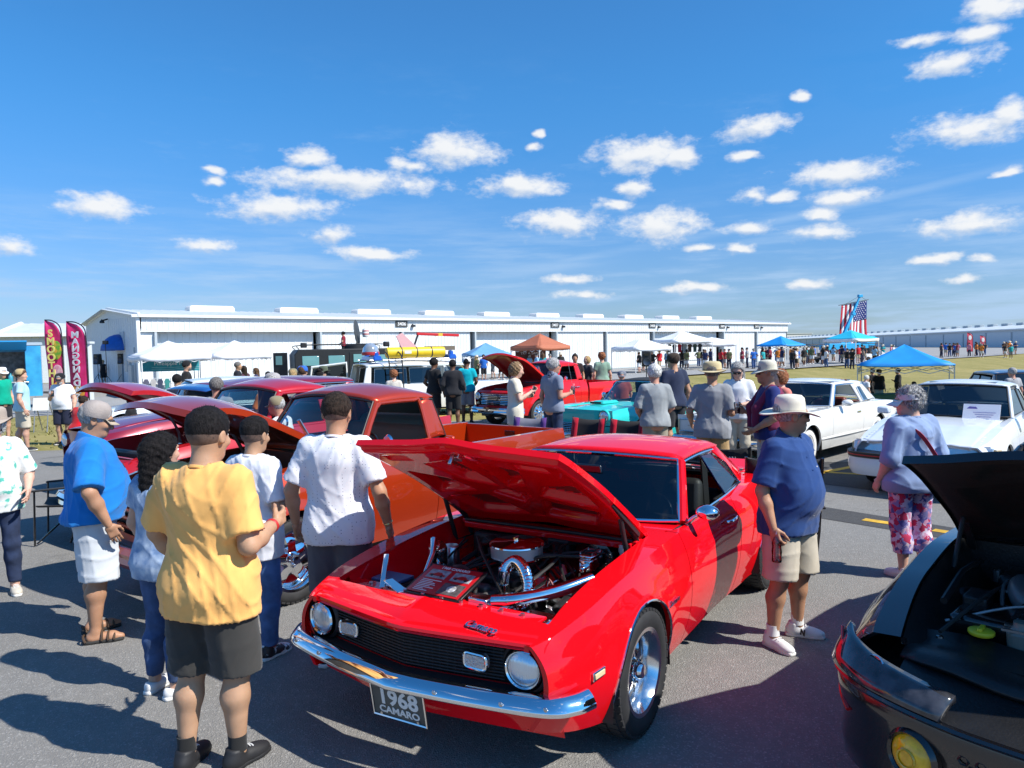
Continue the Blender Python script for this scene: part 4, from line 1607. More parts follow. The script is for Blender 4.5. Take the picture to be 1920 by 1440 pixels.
class Body:
 """a car body described by curves along its length"""
 def __init__(s,parent,W,zt,zk,zb,ti=.10,bi=.08,p1=2.6,p2=1.8,arches=(),inner=None,crown=.03):
  s.parent=parent
  s.W,s.zt,s.zk,s.zb=[curve_tab(t) for t in (W,zt,zk,zb)]
  s.ti,s.bi,s.p1,s.p2,s.arches=ti,bi,p1,p2,arches
  s.inner=curve_tab(inner) if inner else (lambda x:s.W(x)-ti-.08)
  s.crown=crown
 def w(s,x,z):
  W,zt,zk,zb=s.W(x),s.zt(x),s.zk(x),s.zb(x)
  u=np.clip((z-zk)/np.maximum(zt-zk,.02),0,1)
  v=np.clip((zk-z)/np.maximum(zk-zb,.02),0,1)
  w=W-s.ti*u**s.p1-s.bi*v**s.p2
  for (xc,zc,r,fl) in s.arches:
   d=np.sqrt((x-xc)**2+(z-zc)**2)-r
   w=w+fl*np.exp(-(np.maximum(d,0)/.055)**2)
  return w
 def top(s,x,y):
  wt=s.w(x,s.zt(x))
  return s.zt(x)+s.crown*(1-np.clip(np.abs(y)/wt,0,1)**2)
 def panel(s,name,x0,x1,material,sides=(1,-1),nx=24,nz=16,nt=5,top=True,gap=.004,lip=.03,hook=None):
  xs=list(np.linspace(x0+gap,x1-gap,nx))
  for (xc,zc,r,fl) in s.arches:
   k=[xc+r*math.cos(t) for t in np.linspace(0,PI,28)]+[xc+r+.0005,xc-r-.0005]
   xs+=[q for q in k if x0+gap<=q<=x1-gap]
  xs=np.unique(np.round(xs,5))
  rows=[]
  for x in xs:
   b=s.zb(x)
   for (xc,zc,r,fl) in s.arches:
    if abs(x-xc)<r:
     b=max(b,zc+math.sqrt(r*r-(x-xc)**2))
   t=s.zt(x)
   zz=b+(t-b)*np.linspace(0,1,nz)**.9
   yy=s.w(np.full(nz,x),zz)
   r_=[(x,yy[0]-lip,b+.004)]+[(x,yy[i],zz[i]) for i in range(nz)]
   if top:
    yi=min(s.inner(x),yy[-1]-.012)
    for q in np.linspace(0,1,nt+1)[1:]:
     y_=lerp(yy[-1],yi,q)
     r_.append((x,y_,float(s.top(x,y_))))
    r_.append((x,yi-.002,r_[-1][2]-.03))
   rows.append(r_)
  A=np.array(rows)
  e0,e1=A[0].copy(),A[-1].copy()
  e0[:,1]-=.025;e0[-1:,2]-=.0
  e1[:,1]-=.025
  A=np.concatenate([e0[None],A,e1[None]])
  if hook:
   A=hook(A)
  obs=[]
  for sd_ in sides:
   B=A.copy()
   B[:,:,1]*=sd_
   m=MB()
   m.grid(B,flip=sd_<0)
   obs.append(m.build(name,material,s.parent,angle=32))
  return obs
 def deck(s,name,x0,x1,yh,material,nx=20,ny=14,lift=0.0,bulge=None,parent=None,solid=.02,front=None):
  """hood, boot lid or cowl: x0 rear, x1 front, half width yh(x)"""
  f=yh if callable(yh) else (lambda x:yh)
  A=np.zeros((nx,ny,3))
  for i in range(nx):
   for j in range(ny):
    q=-1+2*j/(ny-1)
    xe=x1+(front(q) if front else 0)
    x=lerp(x0,xe,i/(nx-1))
    y=f(x)*q
    A[i,j]=(x,y,float(s.top(x,y))+lift+(bulge(x,y) if bulge else 0))
  m=MB()
  m.grid(A)
  return m,A
def liners(body,parent,mat_=BLACK,xr=(-3.6,.75)):
 """dark inner tub: wheel houses, floor and firewall so that nothing shows through"""
 for (xc,zc,r,fl) in body.arches:
  for sd_ in (1,-1):
   m=MB()
   A=np.zeros((14,4,3))
   for i in range(14):
    t=PI*i/13
    for j in range(4):
     yy=float(body.w(xc,zc+r))-.02-.10*j
     A[i,j]=(xc+(r+.02)*math.cos(t),sd_*yy,zc+(r+.02)*math.sin(t) if 0<i<13 else zc-.12)
   m.grid(A,flip=sd_>0)
   m.add([A[i,3] for i in range(14)],[tuple(range(14))])
   m.build('wheel_house',mat_,parent)
 m=MB()
 m.box(((xr[0]+xr[1])/2,0,.24),(xr[1]-xr[0],1.25,.06))
 m.build('floor_pan',mat_,parent)
def greenhouse(parent,wb,wt,rr,rb,paintm,glass=TINT,trim=CHROME,crown=.05,roof=True,side_q=None,belt=None,bow=(.10,.05),n=14,sideglass=(),roofmat=None,cp=True,apw=.045,rbow=(.08,.04),rear_glass=True):
 """wb, wt: windscreen base and top corner (x, y, z); rr, rb: roof rear corner and rear window base corner"""
 wb,wt,rr,rb=map(V3,(wb,wt,rr,rb))
 def row(c,bw,k,cz=0.0):
  pts=[]
  for j in range(n):
   q=-1+2*j/(n-1)
   pts.append((c[0]+bw*(1-q*q),c[1]*q,c[2]+cz*(1-q*q)))
  return np.array(pts)
 A=np.stack([row(lerp(wb,wt,t),lerp(bow[0],bow[1],t),t,lerp(.0,crown*.55,t)) for t in np.linspace(0,1,7)])
 inset=A.copy()
 m=MB();m.grid(inset,flip=True)
 m.build('windscreen',glass,parent)
 m=MB()
 ring=list(A[0])+list(A[1:-1,-1])+list(A[-1][::-1])+list(A[1:-1,0][::-1])
 m.tube([p+V3(.006,0,.004) for p in ring],.012,6,closed=True)
 m.build('windscreen_trim',trim,parent)
 if rear_glass:
  B=np.stack([row(lerp(rr,rb,t),-lerp(rbow[1],rbow[0],t),t,lerp(crown*.5,.02,t)) for t in np.linspace(0,1,6)])
  m=MB();m.grid(B,flip=True)
  m.build('rear_window',glass,parent)
  m=MB()
  ring=list(B[0])+list(B[1:-1,-1])+list(B[-1][::-1])+list(B[1:-1,0][::-1])
  m.tube(ring,.012,6,closed=True)
  m.build('rear_window_trim',trim,parent)
 if roof:
  k=14
  Rf=np.zeros((k,n+4,3))
  for i in range(k):
   t=i/(k-1)
   c=lerp(wt,rr,t)
   bwx=lerp(bow[1],-rbow[1],t)
   arch=crown*(.55+.9*math.sin(PI*t)*.6)
   for j in range(n+4):
    q=-1+2*j/(n+3)
    aq=abs(q)
    Rf[i,j]=(c[0]+bwx*(1-q*q),c[1]*(1.0+.028*(1-(1-aq)**.5))*q,c[2]+arch*(1-aq**2.4)+(.02*math.sin(PI*t) if aq<1 else .014*math.sin(PI*t))-(.016 if aq>.985 else 0))
  m=MB();m.grid(Rf)
  m.build('roof',roofmat or paintm,parent,solid=.03,angle=50)
  for sd_ in (0,-1):
   m=MB()
   m.tube([Rf[i,sd_]+V3(0,.004 if sd_ else -.004,-.004) for i in range(k)],.010,6)
   m.build('drip_rail',trim if trim is not BLACK else paintm,parent)
 for sd_ in (1,-1):
  S=V3(1,sd_,1)
  m=MB()
  m.tube([(wb+V3(-.03,.012,-.02))*S,(lerp(wb,wt,.5)+V3(-.03,.014,.01))*S,(wt+V3(-.02,.014,-.012))*S],[apw*.75,apw*.62,apw*.62],8)
  m.build('windscreen_pillar',paintm,parent)
  if cp and side_q is not None:
   top0,bot0=V3(side_q[0]),V3(side_q[1])
   mid=V3(side_q[2]) if len(side_q)>2 else (top0+bot0)/2
   G_=np.zeros((8,8,3))
   for i in range(8):
    t=i/7
    a=(1-t)**2*top0+2*t*(1-t)*mid+t*t*bot0
    b=lerp(rr,rb,t)+V3(0,.004,.012)
    for j in range(8):
     u=j/7
     p_=lerp(a,b,u)
     G_[i,j]=p_+V3(0,.018*math.sin(PI*u)*(1-t*.6),.006*math.sin(PI*u))
   G_[:,:,1]*=sd_
   m=MB();m.grid(G_,flip=sd_>0)
   m.build('rear_pillar',roofmat or paintm,parent,solid=.03,offset=1 if sd_<0 else 1)
  for (poly,gm) in sideglass:
   m=MB()
   m.add([V3(p_)*S for p_ in poly],[tuple(range(len(poly)))[::sd_]])
   m.build('side_window',gm,parent,smooth=False)
   m=MB()
   m.tube([V3(p_)*S for p_ in poly],.009,6,closed=True)
   m.build('window_frame',trim,parent)
 return A
def seat_pair(parent,x,y,z,material,h=.55,w=.50):
 for sd_ in (1,-1):
  m=MB()
  m.box((x+.05,sd_*y,z),(.52,w,.16))
  c=m.build('seat_cushion',material,parent,bevel=.05,seg=3)
  m=MB()
  m.box((x-.28,sd_*y,z+h/2),(.15,w,h),(0,-.22,0),(1,.86))
  m.build('seat_back',material,parent,bevel=.05,seg=3)
def steering_wheel(parent,x,y,z,r=.19):
 m=MB()
 tilt=R(62)
 pts=[(x-r*math.cos(a)*math.cos(tilt),y+r*math.sin(a),z+r*math.cos(a)*math.sin(tilt)) for a in np.linspace(0,2*PI,25)[:-1]]
 m.tube(pts,.013,8,closed=True)
 for a in (0.5*PI,1.5*PI,PI):
  m.bar((x,y,z),(x-r*math.cos(a)*math.cos(tilt),y+r*math.sin(a),z+r*math.cos(a)*math.sin(tilt)),.03,.012)
 m.cyl((x,y,z),(x+.35,y,z-.18),.03,10)
 m.build('steering_wheel',GLOSSBLACK,parent)
def headlamp(parent,c,r,ring=CHROME,ax=(1,0,0),depth=.05,lensmat=None):
 ax=unit(ax)
 m=MB()
 m.lathe([(r*1.02,-.02),(r*1.14,0),(r*1.16,.012),(r*1.08,.022),(r*1.0,.014)],28,c,ax)
 m.f=[f for f in m.f if len(f)==4]
 o=m.build('headlamp',ring,parent)
 m=MB()
 m.lathe([(0,-depth),(r*.5,-depth*.8),(r*.85,-depth*.3),(r,.0)],24,c,ax)
 m.build('reflector',CHROME,o)
 m=MB()
 m.lathe([(r*1.01,.008),(r*.8,.022),(r*.45,.031),(0,.034)],24,c,ax)
 m.build('lens',lensmat or LENSW,o)
 m=MB()
 m.ellipsoid(V3(c)-ax*depth*.4,(.018,.018,.018),10,6)
 m.build('bulb',WHITEP,o)
 return o
LENSW=mat('lamp_lens',(.72,.80,.86),.07,.65,1.0,bump=.5,bscale=14,stretch=(1,12,1),bdist=.006)
# ------------------------------------------------------------------ the red coupe with its hood up
RED=mat('paint_bright_red',(.80,.004,.010),.35,0,1.0,var=.03,vscale=1.2,coat_rough=.012,spec=.0)
DKENG=mat('engine_dark',(.03,.03,.032),.5,.3,var=.4,vscale=25,bump=.3,bscale=60)
ENGRED=mat('engine_bay_red',(.42,.010,.012),.4,0,.5,var=.15,vscale=5)
HOSE=mat('rubber_hose',(.012,.012,.012),.6)
def hood_underside(parent,A,material,pockets,depth=.028,drop=.012,n=(64,60),floor=None):
 """pressed inner panel: a plate with sunken pockets between ribs; A is the skin grid (rows rear to front)"""
 nu,nv=n
 a=np.linspace(0,1,nu)
 b=np.linspace(0,1,nv)
 fi=a*(A.shape[0]-1)
 fj=b*(A.shape[1]-1)
 G_=np.zeros((nu,nv,3))
 for i,x in enumerate(fi):
  i0=min(int(x),A.shape[0]-2)
  for j,y in enumerate(fj):
   j0=min(int(y),A.shape[1]-2)
   u,v=x-i0,y-j0
   G_[i,j]=(A[i0,j0]*(1-u)*(1-v)+A[i0+1,j0]*u*(1-v)+A[i0,j0+1]*(1-u)*v+A[i0+1,j0+1]*u*v)
 Ua,Va=np.meshgrid(a,b*2-1,indexing='ij')
 pts=np.stack([Ua.ravel(),Va.ravel()],1)
 h=np.full(len(pts),1e3)
 for poly in pockets:
  for sd_ in ((1,-1) if poly[0]=='m' else (1,)):
   P_=np.array(poly[1],float)
   P_[:,1]*=sd_
   d=np.full(len(pts),1e3)
   inside=np.zeros(len(pts),bool)
   k=len(P_)
   for q in range(k):
    p0,p1=P_[q],P_[(q+1)%k]
    e=p1-p0
    t=np.clip(((pts-p0)@e)/(e@e),0,1)
    dd=pts-p0-t[:,None]*e
    d=np.minimum(d,np.sqrt((dd**2).sum(1)))
    cr=(p0[1]>pts[:,1])!=(p1[1]>pts[:,1])
    inside^=cr&(pts[:,0]<(p1[0]-p0[0])*(pts[:,1]-p0[1])/(p1[1]-p0[1]+1e-12)+p0[0])
   h=np.minimum(h,np.where(inside,-d,d))
 edge=np.minimum.reduce([Ua.ravel(),1-Ua.ravel(),(1-np.abs(Va.ravel()))])
 pk=sstep(.014,-.024,h)
 rim=1-sstep(.0,.05,edge)
 off=drop+depth*(1-pk)*(1-rim*.7)
 G_[:,:,2]-=off.reshape(nu,nv)
 m=MB()
 m.grid(G_,flip=True)
 ob=m.build('hood_inner',material,parent,angle=60)
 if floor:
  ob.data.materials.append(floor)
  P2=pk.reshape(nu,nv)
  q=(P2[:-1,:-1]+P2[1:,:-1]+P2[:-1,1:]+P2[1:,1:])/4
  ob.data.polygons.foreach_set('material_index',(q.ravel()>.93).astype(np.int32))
 return ob
def torus_hose(mb,path,r,rings,amp=.006,n=12):
 P_=bez(path,rings*2)
 rs=[r+(amp if i%2 else 0) for i in range(len(P_))]
 mb.tube(P_,rs,n)
def red_coupe():
 o=thing('muscle_car','bright red classic two door muscle car with its hood raised in the foreground','car',(-.07,4.29,0),-2.138)
 b=Body(o,W=[(-3.75,.80),(-3.4,.86),(-2.75,.915),(-2.2,.905),(-1.5,.880),(-.9,.887),(0,.905),(.45,.893),(.75,.842),(.86,.785)],
    zt=[(-3.75,.85),(-3.3,.905),(-2.5,.955),(-1.9,.935),(-1.2,.905),(-.6,.905),(0,.875),(.5,.815),(.86,.742)],
    zk=[(-3.75,.62),(-2.6,.64),(-1,.56),(0,.57),(.86,.57)],
    zb=[(-3.75,.42),(-3.2,.27),(-2,.20),(-1,.20),(.30,.21),(.6,.27),(.86,.36)],
    ti=.085,bi=.085,p1=2.3,p2=1.9,arches=((0,.345,.372,.010),(-2.746,.345,.378,.012)),
    inner=[(-3.75,.64),(-2.9,.64),(-2.5,.70),(-2.2,.77),(-.95,.77),(-.75,.74),(-.6,.675),(.3,.675),(.86,.70)],crown=.02)
 b.panel('front_fender',-.76,.86,RED,nx=34,nz=20,nt=6)
 b.panel('door',-1.87,-.76,RED,nx=18,nz=20,nt=4)
 b.panel('quarter_panel',-3.75,-1.87,RED,nx=34,nz=20,nt=6)
 liners(b,o,BLACK,(-3.6,.3))
 for (xc,zc,r,fl) in b.arches:
  for sd_ in (1,-1):
   m=MB()
   pts=[]
   for t in np.linspace(-.28,PI+.28,30):
    x,z=xc+(r-.002)*math.cos(t),zc+(r-.002)*math.sin(t)
    pts.append((x,sd_*(float(b.w(x,max(z,float(b.zb(x)))))+.003),z))
   m.tube(pts,.007,6)
   m.build('arch_trim',CHROME,o)
 for xw,wt in ((0,.265),(-2.746,.29)):
  for sd_ in (1,-1):
   wheel(o,xw,sd_*(.765 if xw==0 else .755),.338,.338,wt,.222,'torq',sd_,steer=.0)
 # ---------------- hood, raised
 hz=float(b.top(-.6,0))
 m,A=b.deck('hood',-.60,.672, lambda x:.668,RED,26,27,0,front=lambda q:.055*(1-abs(q))**1.0,
     bulge=lambda x,y:.018*math.exp(-(y/.16)**2)+.0)
 H0=V3(-.62,0,hz-.02)
 hood=m.build('hood',RED,o,angle=30)
 po=[('m',[(.16,.10),(.16,.62),(.34,.80),(.40,.30)]),
   ('m',[(.47,.36),(.42,.84),(.68,.84),(.60,.50)]),
   ('s',[(.14,-.05),(.14,.05),(.15,.05),(.15,-.05)]),
   ('m',[(.52,.06),(.60,.30),(.80,.46),(.84,.12)]),
   ('m',[(.30,.00),(.44,.20),(.46,.00)]),
   ('m',[(.86,.55),(.90,.55),(.90,.80),(.86,.80)])]
 inner=hood_underside(hood,A,RED,po,.060,.006,(130,130),mat('pocket_shade_red',(.20,.006,.008),.75,var=.2,vscale=12))  # pocket floors in darker matt red: the shade inside is put into the colour
 edge=MB()
 ring=[A[0,j] for j in range(27)]+[A[i,-1] for i in range(1,26)]+[A[-1,j] for j in range(26,-1,-1)][1:]+[A[i,0] for i in range(24,0,-1)]
 lo_=[p+V3(0,0,-.034) for p in ring]
 edge.grid(np.stack([np.array(ring),np.array(lo_)],1),cu=True)
 edge.build('hood_edge',RED,hood)
 m=MB();m.box((.58,0,hz-.14),(.05,.05,.06));m.cyl((.62,0,hz-.15),(.62,0,hz-.22),.012,8)
 m.build('hood_latch',STEEL,hood,bevel=.005)
 hood.matrix_local=Matrix.Translation(tuple(H0))@Matrix.Rotation(R(-35.5),4,'Y')@Matrix.Translation(tuple(-H0))
 for sd_ in (1,-1):
  y=sd_*.635
  c,s_=math.cos(R(35.5)),math.sin(R(35.5))
  def hp(x,z):
   return (H0[0]+(x-H0[0])*c-(z-H0[2])*s_,y,H0[2]+(x-H0[0])*s_+(z-H0[2])*c)
  m=MB()
  m.bar(hp(-.50,.855),hp(-.05,.850),.03,.05,(0,1,0))
  m.tube(bez([(-.40,y,.70),(-.36,y,.83),hp(-.22,.85)],10),.016,8)
  m.tube(bez([(-.55,y,.72),(-.53,y,.86),hp(-.42,.85)],10),.016,8)
  m.box((-.47,y,.72),(.26,.03,.12))
  m.build('hood_hinge',BLACK,o,bevel=.004)
  m=MB()
  pts=[(-.52+.22*t,y-sd_*.035+.018*math.cos(t*90),.70+.02*t+.018*math.sin(t*90)) for t in np.linspace(0,1,90)]
  m.tube(pts,.005,5)
  m.build('hinge_spring',BLACK,o)
 # ---------------- cowl
 m,C_=b.deck('cowl',-1.06,-.60, lambda x:.74,RED,8,15,-.006)
 m.build('cowl_panel',RED,o)
 for sd_ in (1,-1):
  m=MB()
  for k in range(16):
   m.box((-.72,sd_*(.16+.024*k),hz-.001),(.085,.010,.006))
  m.build('cowl_vent',BLACK,o)['kind']='stuff'
 for sd_ in (1,-1):
  m=MB()
  m.tube([(-.86,sd_*.30+.02,.935),(-.90,sd_*.30-.20,.965),(-.93,sd_*.30-.46,.972)],[.007,.006,.004],6)
  m.build('wiper',STEEL,o)
 # ---------------- greenhouse
 greenhouse(o,(-.97,.735,.925),(-1.36,.590,1.262),(-2.27,.565,1.25),(-2.88,.60,.962),RED,glass=TINT,crown=.052,
    side_q=((-2.13,.588,1.238),(-2.40,.748,.952),(-2.24,.69,1.10)),bow=(.17,.10),rbow=(.10,.06),
    sideglass=((((-1.88,.765,.945),(-2.36,.742,.957),(-2.22,.67,1.13),(-2.06,.603,1.226),(-1.80,.603,1.236)),WGLASS),),apw=.05)
 for sd_ in (1,-1):
  m=MB()
  m.tube([(-1.0,sd_*.765,.915),(-1.87,sd_*.77,.938),(-2.36,sd_*.75,.955)],.010,6)
  m.build('belt_moulding',CHROME,o)
  m=MB()
  m.tube([(-1.39,sd_*.60,1.236),(-1.8,sd_*.595,1.245),(-2.10,sd_*.59,1.225)],.012,6)
  m.build('roof_seal',BLACK,o)
 # ---------------- boot and tail
 m,D_=b.deck('boot',-3.70,-2.93, lambda x:.635,RED,12,15,0)
 m.build('boot_lid',RED,o,solid=.02)
 m=MB()
 A_=np.zeros((2,15,3))
 for j in range(15):
  y=-.80+1.6*j/14
  A_[0,j]=(-3.75,y,.40);A_[1,j]=(-3.75,y,.85+.02*(1-(y/.8)**2))
 m.grid(A_,flip=False)
 m.build('tail_panel',RED,o)
 m=MB()
 m.prism([(-3.50,-.78,.875),(-3.80,-.78,.925),(-3.82,-.78,.905),(-3.74,-.78,.83)],(0,1.56,0))
 m.build('spoiler',RED,o,bevel=.012)
 m,D2=b.deck('deck',-2.95,-2.80, lambda x:.66,RED,4,11,-.002)
 m.build('deck_filler',RED,o)
 for sd_ in (1,-1):
  m=MB();m.box((-3.765,sd_*.52,.66),(.04,.40,.15))
  m.build('tail_lamp',mat('tail_red',(.35,.005,.008),.15,coat=1),o,bevel=.02)
 m=MB();sweep(m,half_round(.11,.05),bez([(-3.62,-.92,.50),(-3.80,-.78,.50),(-3.86,0,.50),(-3.80,.78,.50),(-3.62,.92,.50)],24)[::-1])
 m.build('rear_bumper',CHROME,o)
 # ---------------- nose
 def xg(y):
  return .955-.135*(abs(y)/.79)**1.15
 ny=33
 ys=np.linspace(-.755,.755,ny)
 A_=np.zeros((9,ny,3))
 for j,y in enumerate(ys):
  q=y/.668
  x0=.678+.055*max(0,1-abs(q))
  z0=float(b.top(min(x0,.86),y))+.018*math.exp(-(y/.16)**2)
  for i in range(9):
   t=i/8
   x=lerp(x0,xg(y),1-(1-t)**1.35)
   z=lerp(z0,.715,t**1.5)
   A_[i,j]=(x,y,z+.012*math.exp(-(y/.05)**2)*(1-t))
 m=MB();m.grid(A_)
 m.build('header_panel',RED,o,angle=25)
 def ring_pt(t,grow=0.0,back=0.0):
  """rounded slot outline: t in 0..1"""
  hw,hh,rc=.755+grow,.113+grow,.10
  per=[(1,1),(-1,1),(-1,-1),(1,-1)]
  return None
 slot=[]
 for (cy,cz,a0) in ((.675,.640,0),(-.675,.640,PI/2),(-.675,.600,PI),(.675,.600,1.5*PI)):
  for k in range(9):
   a=a0+PI/2*k/8
   slot.append((cy+.085*math.cos(a),cz+.085*math.sin(a)-(.0 if cz>.61 else .006)))
 sl=[]
 for i,(y,z) in enumerate(slot):
  sl.append((y,z))
  y2,z2=slot[(i+1)%len(slot)]
  if abs(y2-y)>.3:
   for q in np.linspace(0,1,22)[1:-1]:
    sl.append((lerp(y,y2,q),lerp(z,z2,q)))
 def ringgrid(offs):
  G_=np.zeros((len(sl),len(offs),3))
  for i,(y,z) in enumerate(sl):
   cy=max(-.675,min(.675,y));cz=.62
   n=unit(V3(y-cy if abs(y)>.676 else 0,(z-cz) if True else 0,0)) if abs(y)>.676 else V3(0,1 if z>.62 else -1,0)
   for j,(g_,bx) in enumerate(offs):
    yy,zz=y+n[0]*g_,z+n[1]*g_
    G_[i,j]=(xg(min(abs(yy),.79))+bx-.10*max(0,abs(yy)-.70),yy,zz)
  return G_
 m=MB();m.grid(ringgrid([(.032,-.10),(.030,-.03),(.018,-.004),(.004,.0),(.0,-.006)]),cu=True)
 m.build('grille_surround',RED,o)
 m=MB();m.grid(ringgrid([(.0,-.006),(-.004,-.02),(-.012,-.085)]),cu=True)
 m.build('grille_shell',BLACK,o)
 m=MB()
 A_=np.zeros((2,ny,3))
 for j,y in enumerate(np.linspace(-.78,.78,ny)):
  A_[0,j]=(xg(y)-.085,y,.49);A_[1,j]=(xg(y)-.085,y,.75)
 m.grid(A_,flip=True)
 m.build('grille_backing',mat('grille_black',(.006,.006,.007),.6),o)
 for k in range(11):
  z=.545+.0155*k
  m=MB()
  m.tube([(xg(y)-.045,y,z) for y in (-.535,-.3,-.12,0,.12,.3,.535)],.0042,6)
  m.build('grille_bar',BLACK,o)
 m=MB()
 for k in range(27):
  y=-.52+.04*k
  m.bar((xg(y)-.052,y,.535),(xg(y)-.052,y,.71),.004,.006)
 m.build('grille_upright',BLACK,o)['kind']='stuff'
 for sd_ in (1,-1):
  y=sd_*.645
  m=MB()
  m.lathe([(.124,-.06),(.120,.0),(.104,.012),(.098,-.01)],28,(xg(y)-.025,y,.622),(1,0,0))
  m.f=[f for f in m.f if len(f)==4]
  m.build('headlamp_bezel',BLACK,o)
  headlamp(o,(xg(y)-.020,y,.622),.080,CHROME,(1,sd_*.10,0),.07)
  y=sd_*.405
  m=MB()
  pts=[]
  for (cy,cz,a0) in ((.040,.012,0),(-.040,.012,PI/2),(-.040,-.012,PI),(.040,-.012,1.5*PI)):
   for k in range(5):
    a=a0+PI/2*k/4
    pts.append((xg(y)-.018-sd_*.0,y+cy+.022*math.cos(a),.622+cz+.022*math.sin(a)))
  m.tube(pts,.0085,8,closed=True)
  l=m.build('parking_lamp',CHROME,o)
  m=MB();m.add([V3(p)+V3(.004,0,0) for p in pts],[tuple(range(len(pts)))])
  m.add([V3(p)+V3(-.03,0,0) for p in pts],[tuple(range(len(pts)))])
  m.build('lens',mat('parking_lens',(.55,.56,.57),.12,.6,bump=.8,bscale=90),l)
  m=MB();m.box((.555,sd_*(float(b.w(.555,.54))+.003),.545),(.105,.014,.042),(0,0,-sd_*.10))
  l=m.build('side_marker',CHROME,o,bevel=.004);l.rotation_euler=(0,0,0)
  m=MB();m.box((.555,sd_*(float(b.w(.555,.54))+.009),.545),(.085,.010,.026),(0,0,-sd_*.10))
  m.build('marker_lens',mat('amber_lens',(.80,.62,.35),.2,coat=1),l,bevel=.003)
 A_=np.zeros((7,ny,3))
 for j,y in enumerate(np.linspace(-.79,.79,ny)):
  for i in range(7):
   t=i/6
   A_[i,j]=(xg(y)-.03-.10*t-.03*(1-t)**2,y*(1-.02*t),lerp(.525,.27,t))
 m=MB();m.grid(A_)
 m.build('valance',RED,o)
 pth=bez([(.70,-.905,.497),(.79,-.868,.497),(.872,-.765,.497),(.950,-.40,.494),(1.000,0,.490)],26)
 pth=pth+[p*V3(1,-1,1) for p in pth[::-1]][1:]
 prof=[(-.04,-.034),(.0,-.050),(.030,-.048),(.050,-.036),(.056,-.022),(.052,-.008),(.040,.012),(.022,.032),(.002,.045),(-.022,.049),(-.04,.040)]
 prof=[(a_*.92,b_*.84) for a_,b_ in prof]
 m=MB();sweep(m,prof,pth[::-1])
 bump=m.build('front_bumper',CHROME,o,angle=50)
 for y in (-.78,-.52,.30,.62,.80):
  m=MB();k=min(range(len(pth)),key=lambda i:abs(pth[i][1]-y))
  m.ellipsoid(pth[k]+V3(.047,0,.006),(.006,.011,.011),10,6)
  m.build('bumper_bolt',STEEL,bump)
 pl=V3(.985,.03,.375)
 Mp=Euler((0,R(10),R(3)))
 m=MB();m.box((0,0,0),(.012,.315,.165))
 plate=m.build('number_plate',mat('plate_grey',(.07,.075,.07),.5,var=.2),o,bevel=.004)
 plate.location=pl;plate.rotation_euler=Mp
 pw=mat('plate_white',(.72,.73,.72),.4)
 text_part('lettering','1968',.115,pw,plate,(.0075,0,.022),(R(90),0,R(90)),.001,bold=.0035,sx=1.05)
 text_part('lettering','CAMARO',.050,pw,plate,(.0075,0,-.046),(R(90),0,R(90)),.001,bold=.0015,sx=1.15)
 m=MB()
 q=[(.008,-.158,-.083),(.008,.158,-.083),(.008,.158,.083),(.008,-.158,.083)]
 m.tube(q,.007,6,closed=True)
 m.build('plate_frame',CHROME,plate)
 for y in (-.11,.11):
  m=MB();m.cyl((.004,y,-.070),(.013,y,-.070),.008,8);m.build('plate_screw',STEEL,plate)
 def script(name,txt,size,loc,rot,sx=1.0,shear=.35):
  t=text_part(name,txt,size,CHROME,o,loc,rot,.004,sx=sx,bold=.0015)
  for v in t.data.vertices:
   v.co.x+=shear*v.co.y
  return t
 script('badge','Camaro',.058,(.835,.42,.772),(R(24),0,R(84)))
 for sd_ in (1,-1):
  script('badge','Camaro',.045,(-.40,sd_*(float(b.w(-.40,.60))+.006),.60),(R(90),0,PI if sd_>0 else 0),1.2)
 for sd_ in (1,-1):
  yd=float(b.w(-1.72,.80))
  m=MB()
  m.tube(bez([(-1.60,sd_*(yd+.006),.802),(-1.63,sd_*(yd+.035),.806),(-1.76,sd_*(yd+.035),.808),(-1.80,sd_*(yd+.006),.806)],12),.010,8)
  m.build('door_handle',CHROME,o)
  m=MB();m.cyl((-1.72,sd_*(yd-.005),.745),(-1.72,sd_*(yd+.012),.745),.012,12);m.build('door_lock',CHROME,o)
 yd=float(b.w(-1.0,.90))
 m=MB()
 m.tube([(-1.02,yd-.03,.905),(-1.01,yd+.02,.955),(-1.02,yd+.06,.975)],[.022,.013,.012],10)
 mi=m.build('door_mirror',CHROME,o)
 m=MB()
 m.lathe([(0,.065),(.035,.055),(.056,.03),(.062,0),(.058,-.012),(0,-.012)],20,(-1.03,yd+.10,.99),(1,.12,0),sc=(1.25,.82))
 m.build('mirror_shell',CHROME,mi)
 # ---------------- interior
 seat_pair(o,-1.62,.36,.42,INTERIOR,.62)
 m=MB();m.box((-2.42,0,.62),(.18,1.15,.50),(0,-.3,0));m.box((-2.20,0,.40),(.45,1.15,.16));m.build('rear_seat',INTERIOR,o,bevel=.05)
 m=MB();m.box((-1.10,0,.82),(.34,1.38,.16));m.box((-1.03,0,.88),(.30,1.36,.05));m.build('dashboard',INTERIOR,o,bevel=.03)
 steering_wheel(o,-1.36,.36,.84,.18)
 m=MB();m.box((-1.5,0,.34),(2.4,1.4,.04));m.build('cabin_floor',INTERIOR,o)
 for sd_ in (1,-1):
  m=MB();m.box((-1.35,sd_*.735,.66),(1.0,.04,.48));m.build('door_card',INTERIOR,o,bevel=.01)
  m=MB();m.box((-1.62,sd_*.40,1.02),(.09,.20,.12));m.build('head_rest',INTERIOR,o,bevel=.03)
  m=MB();m.box((-2.3,sd_*.70,.66),(.9,.04,.5));m.build('rear_side_trim',INTERIOR,o,bevel=.01)
  m=MB();m.bar((-1.95,sd_*.62,.55),(-1.98,sd_*.57,1.19),.05,.02);m.build('seat_belt',BLACK,o)
 m=MB();m.bar((-2.86,-.6,.94),(-2.86,.6,.94),.3,.03);m.build('parcel_shelf',INTERIOR,o)
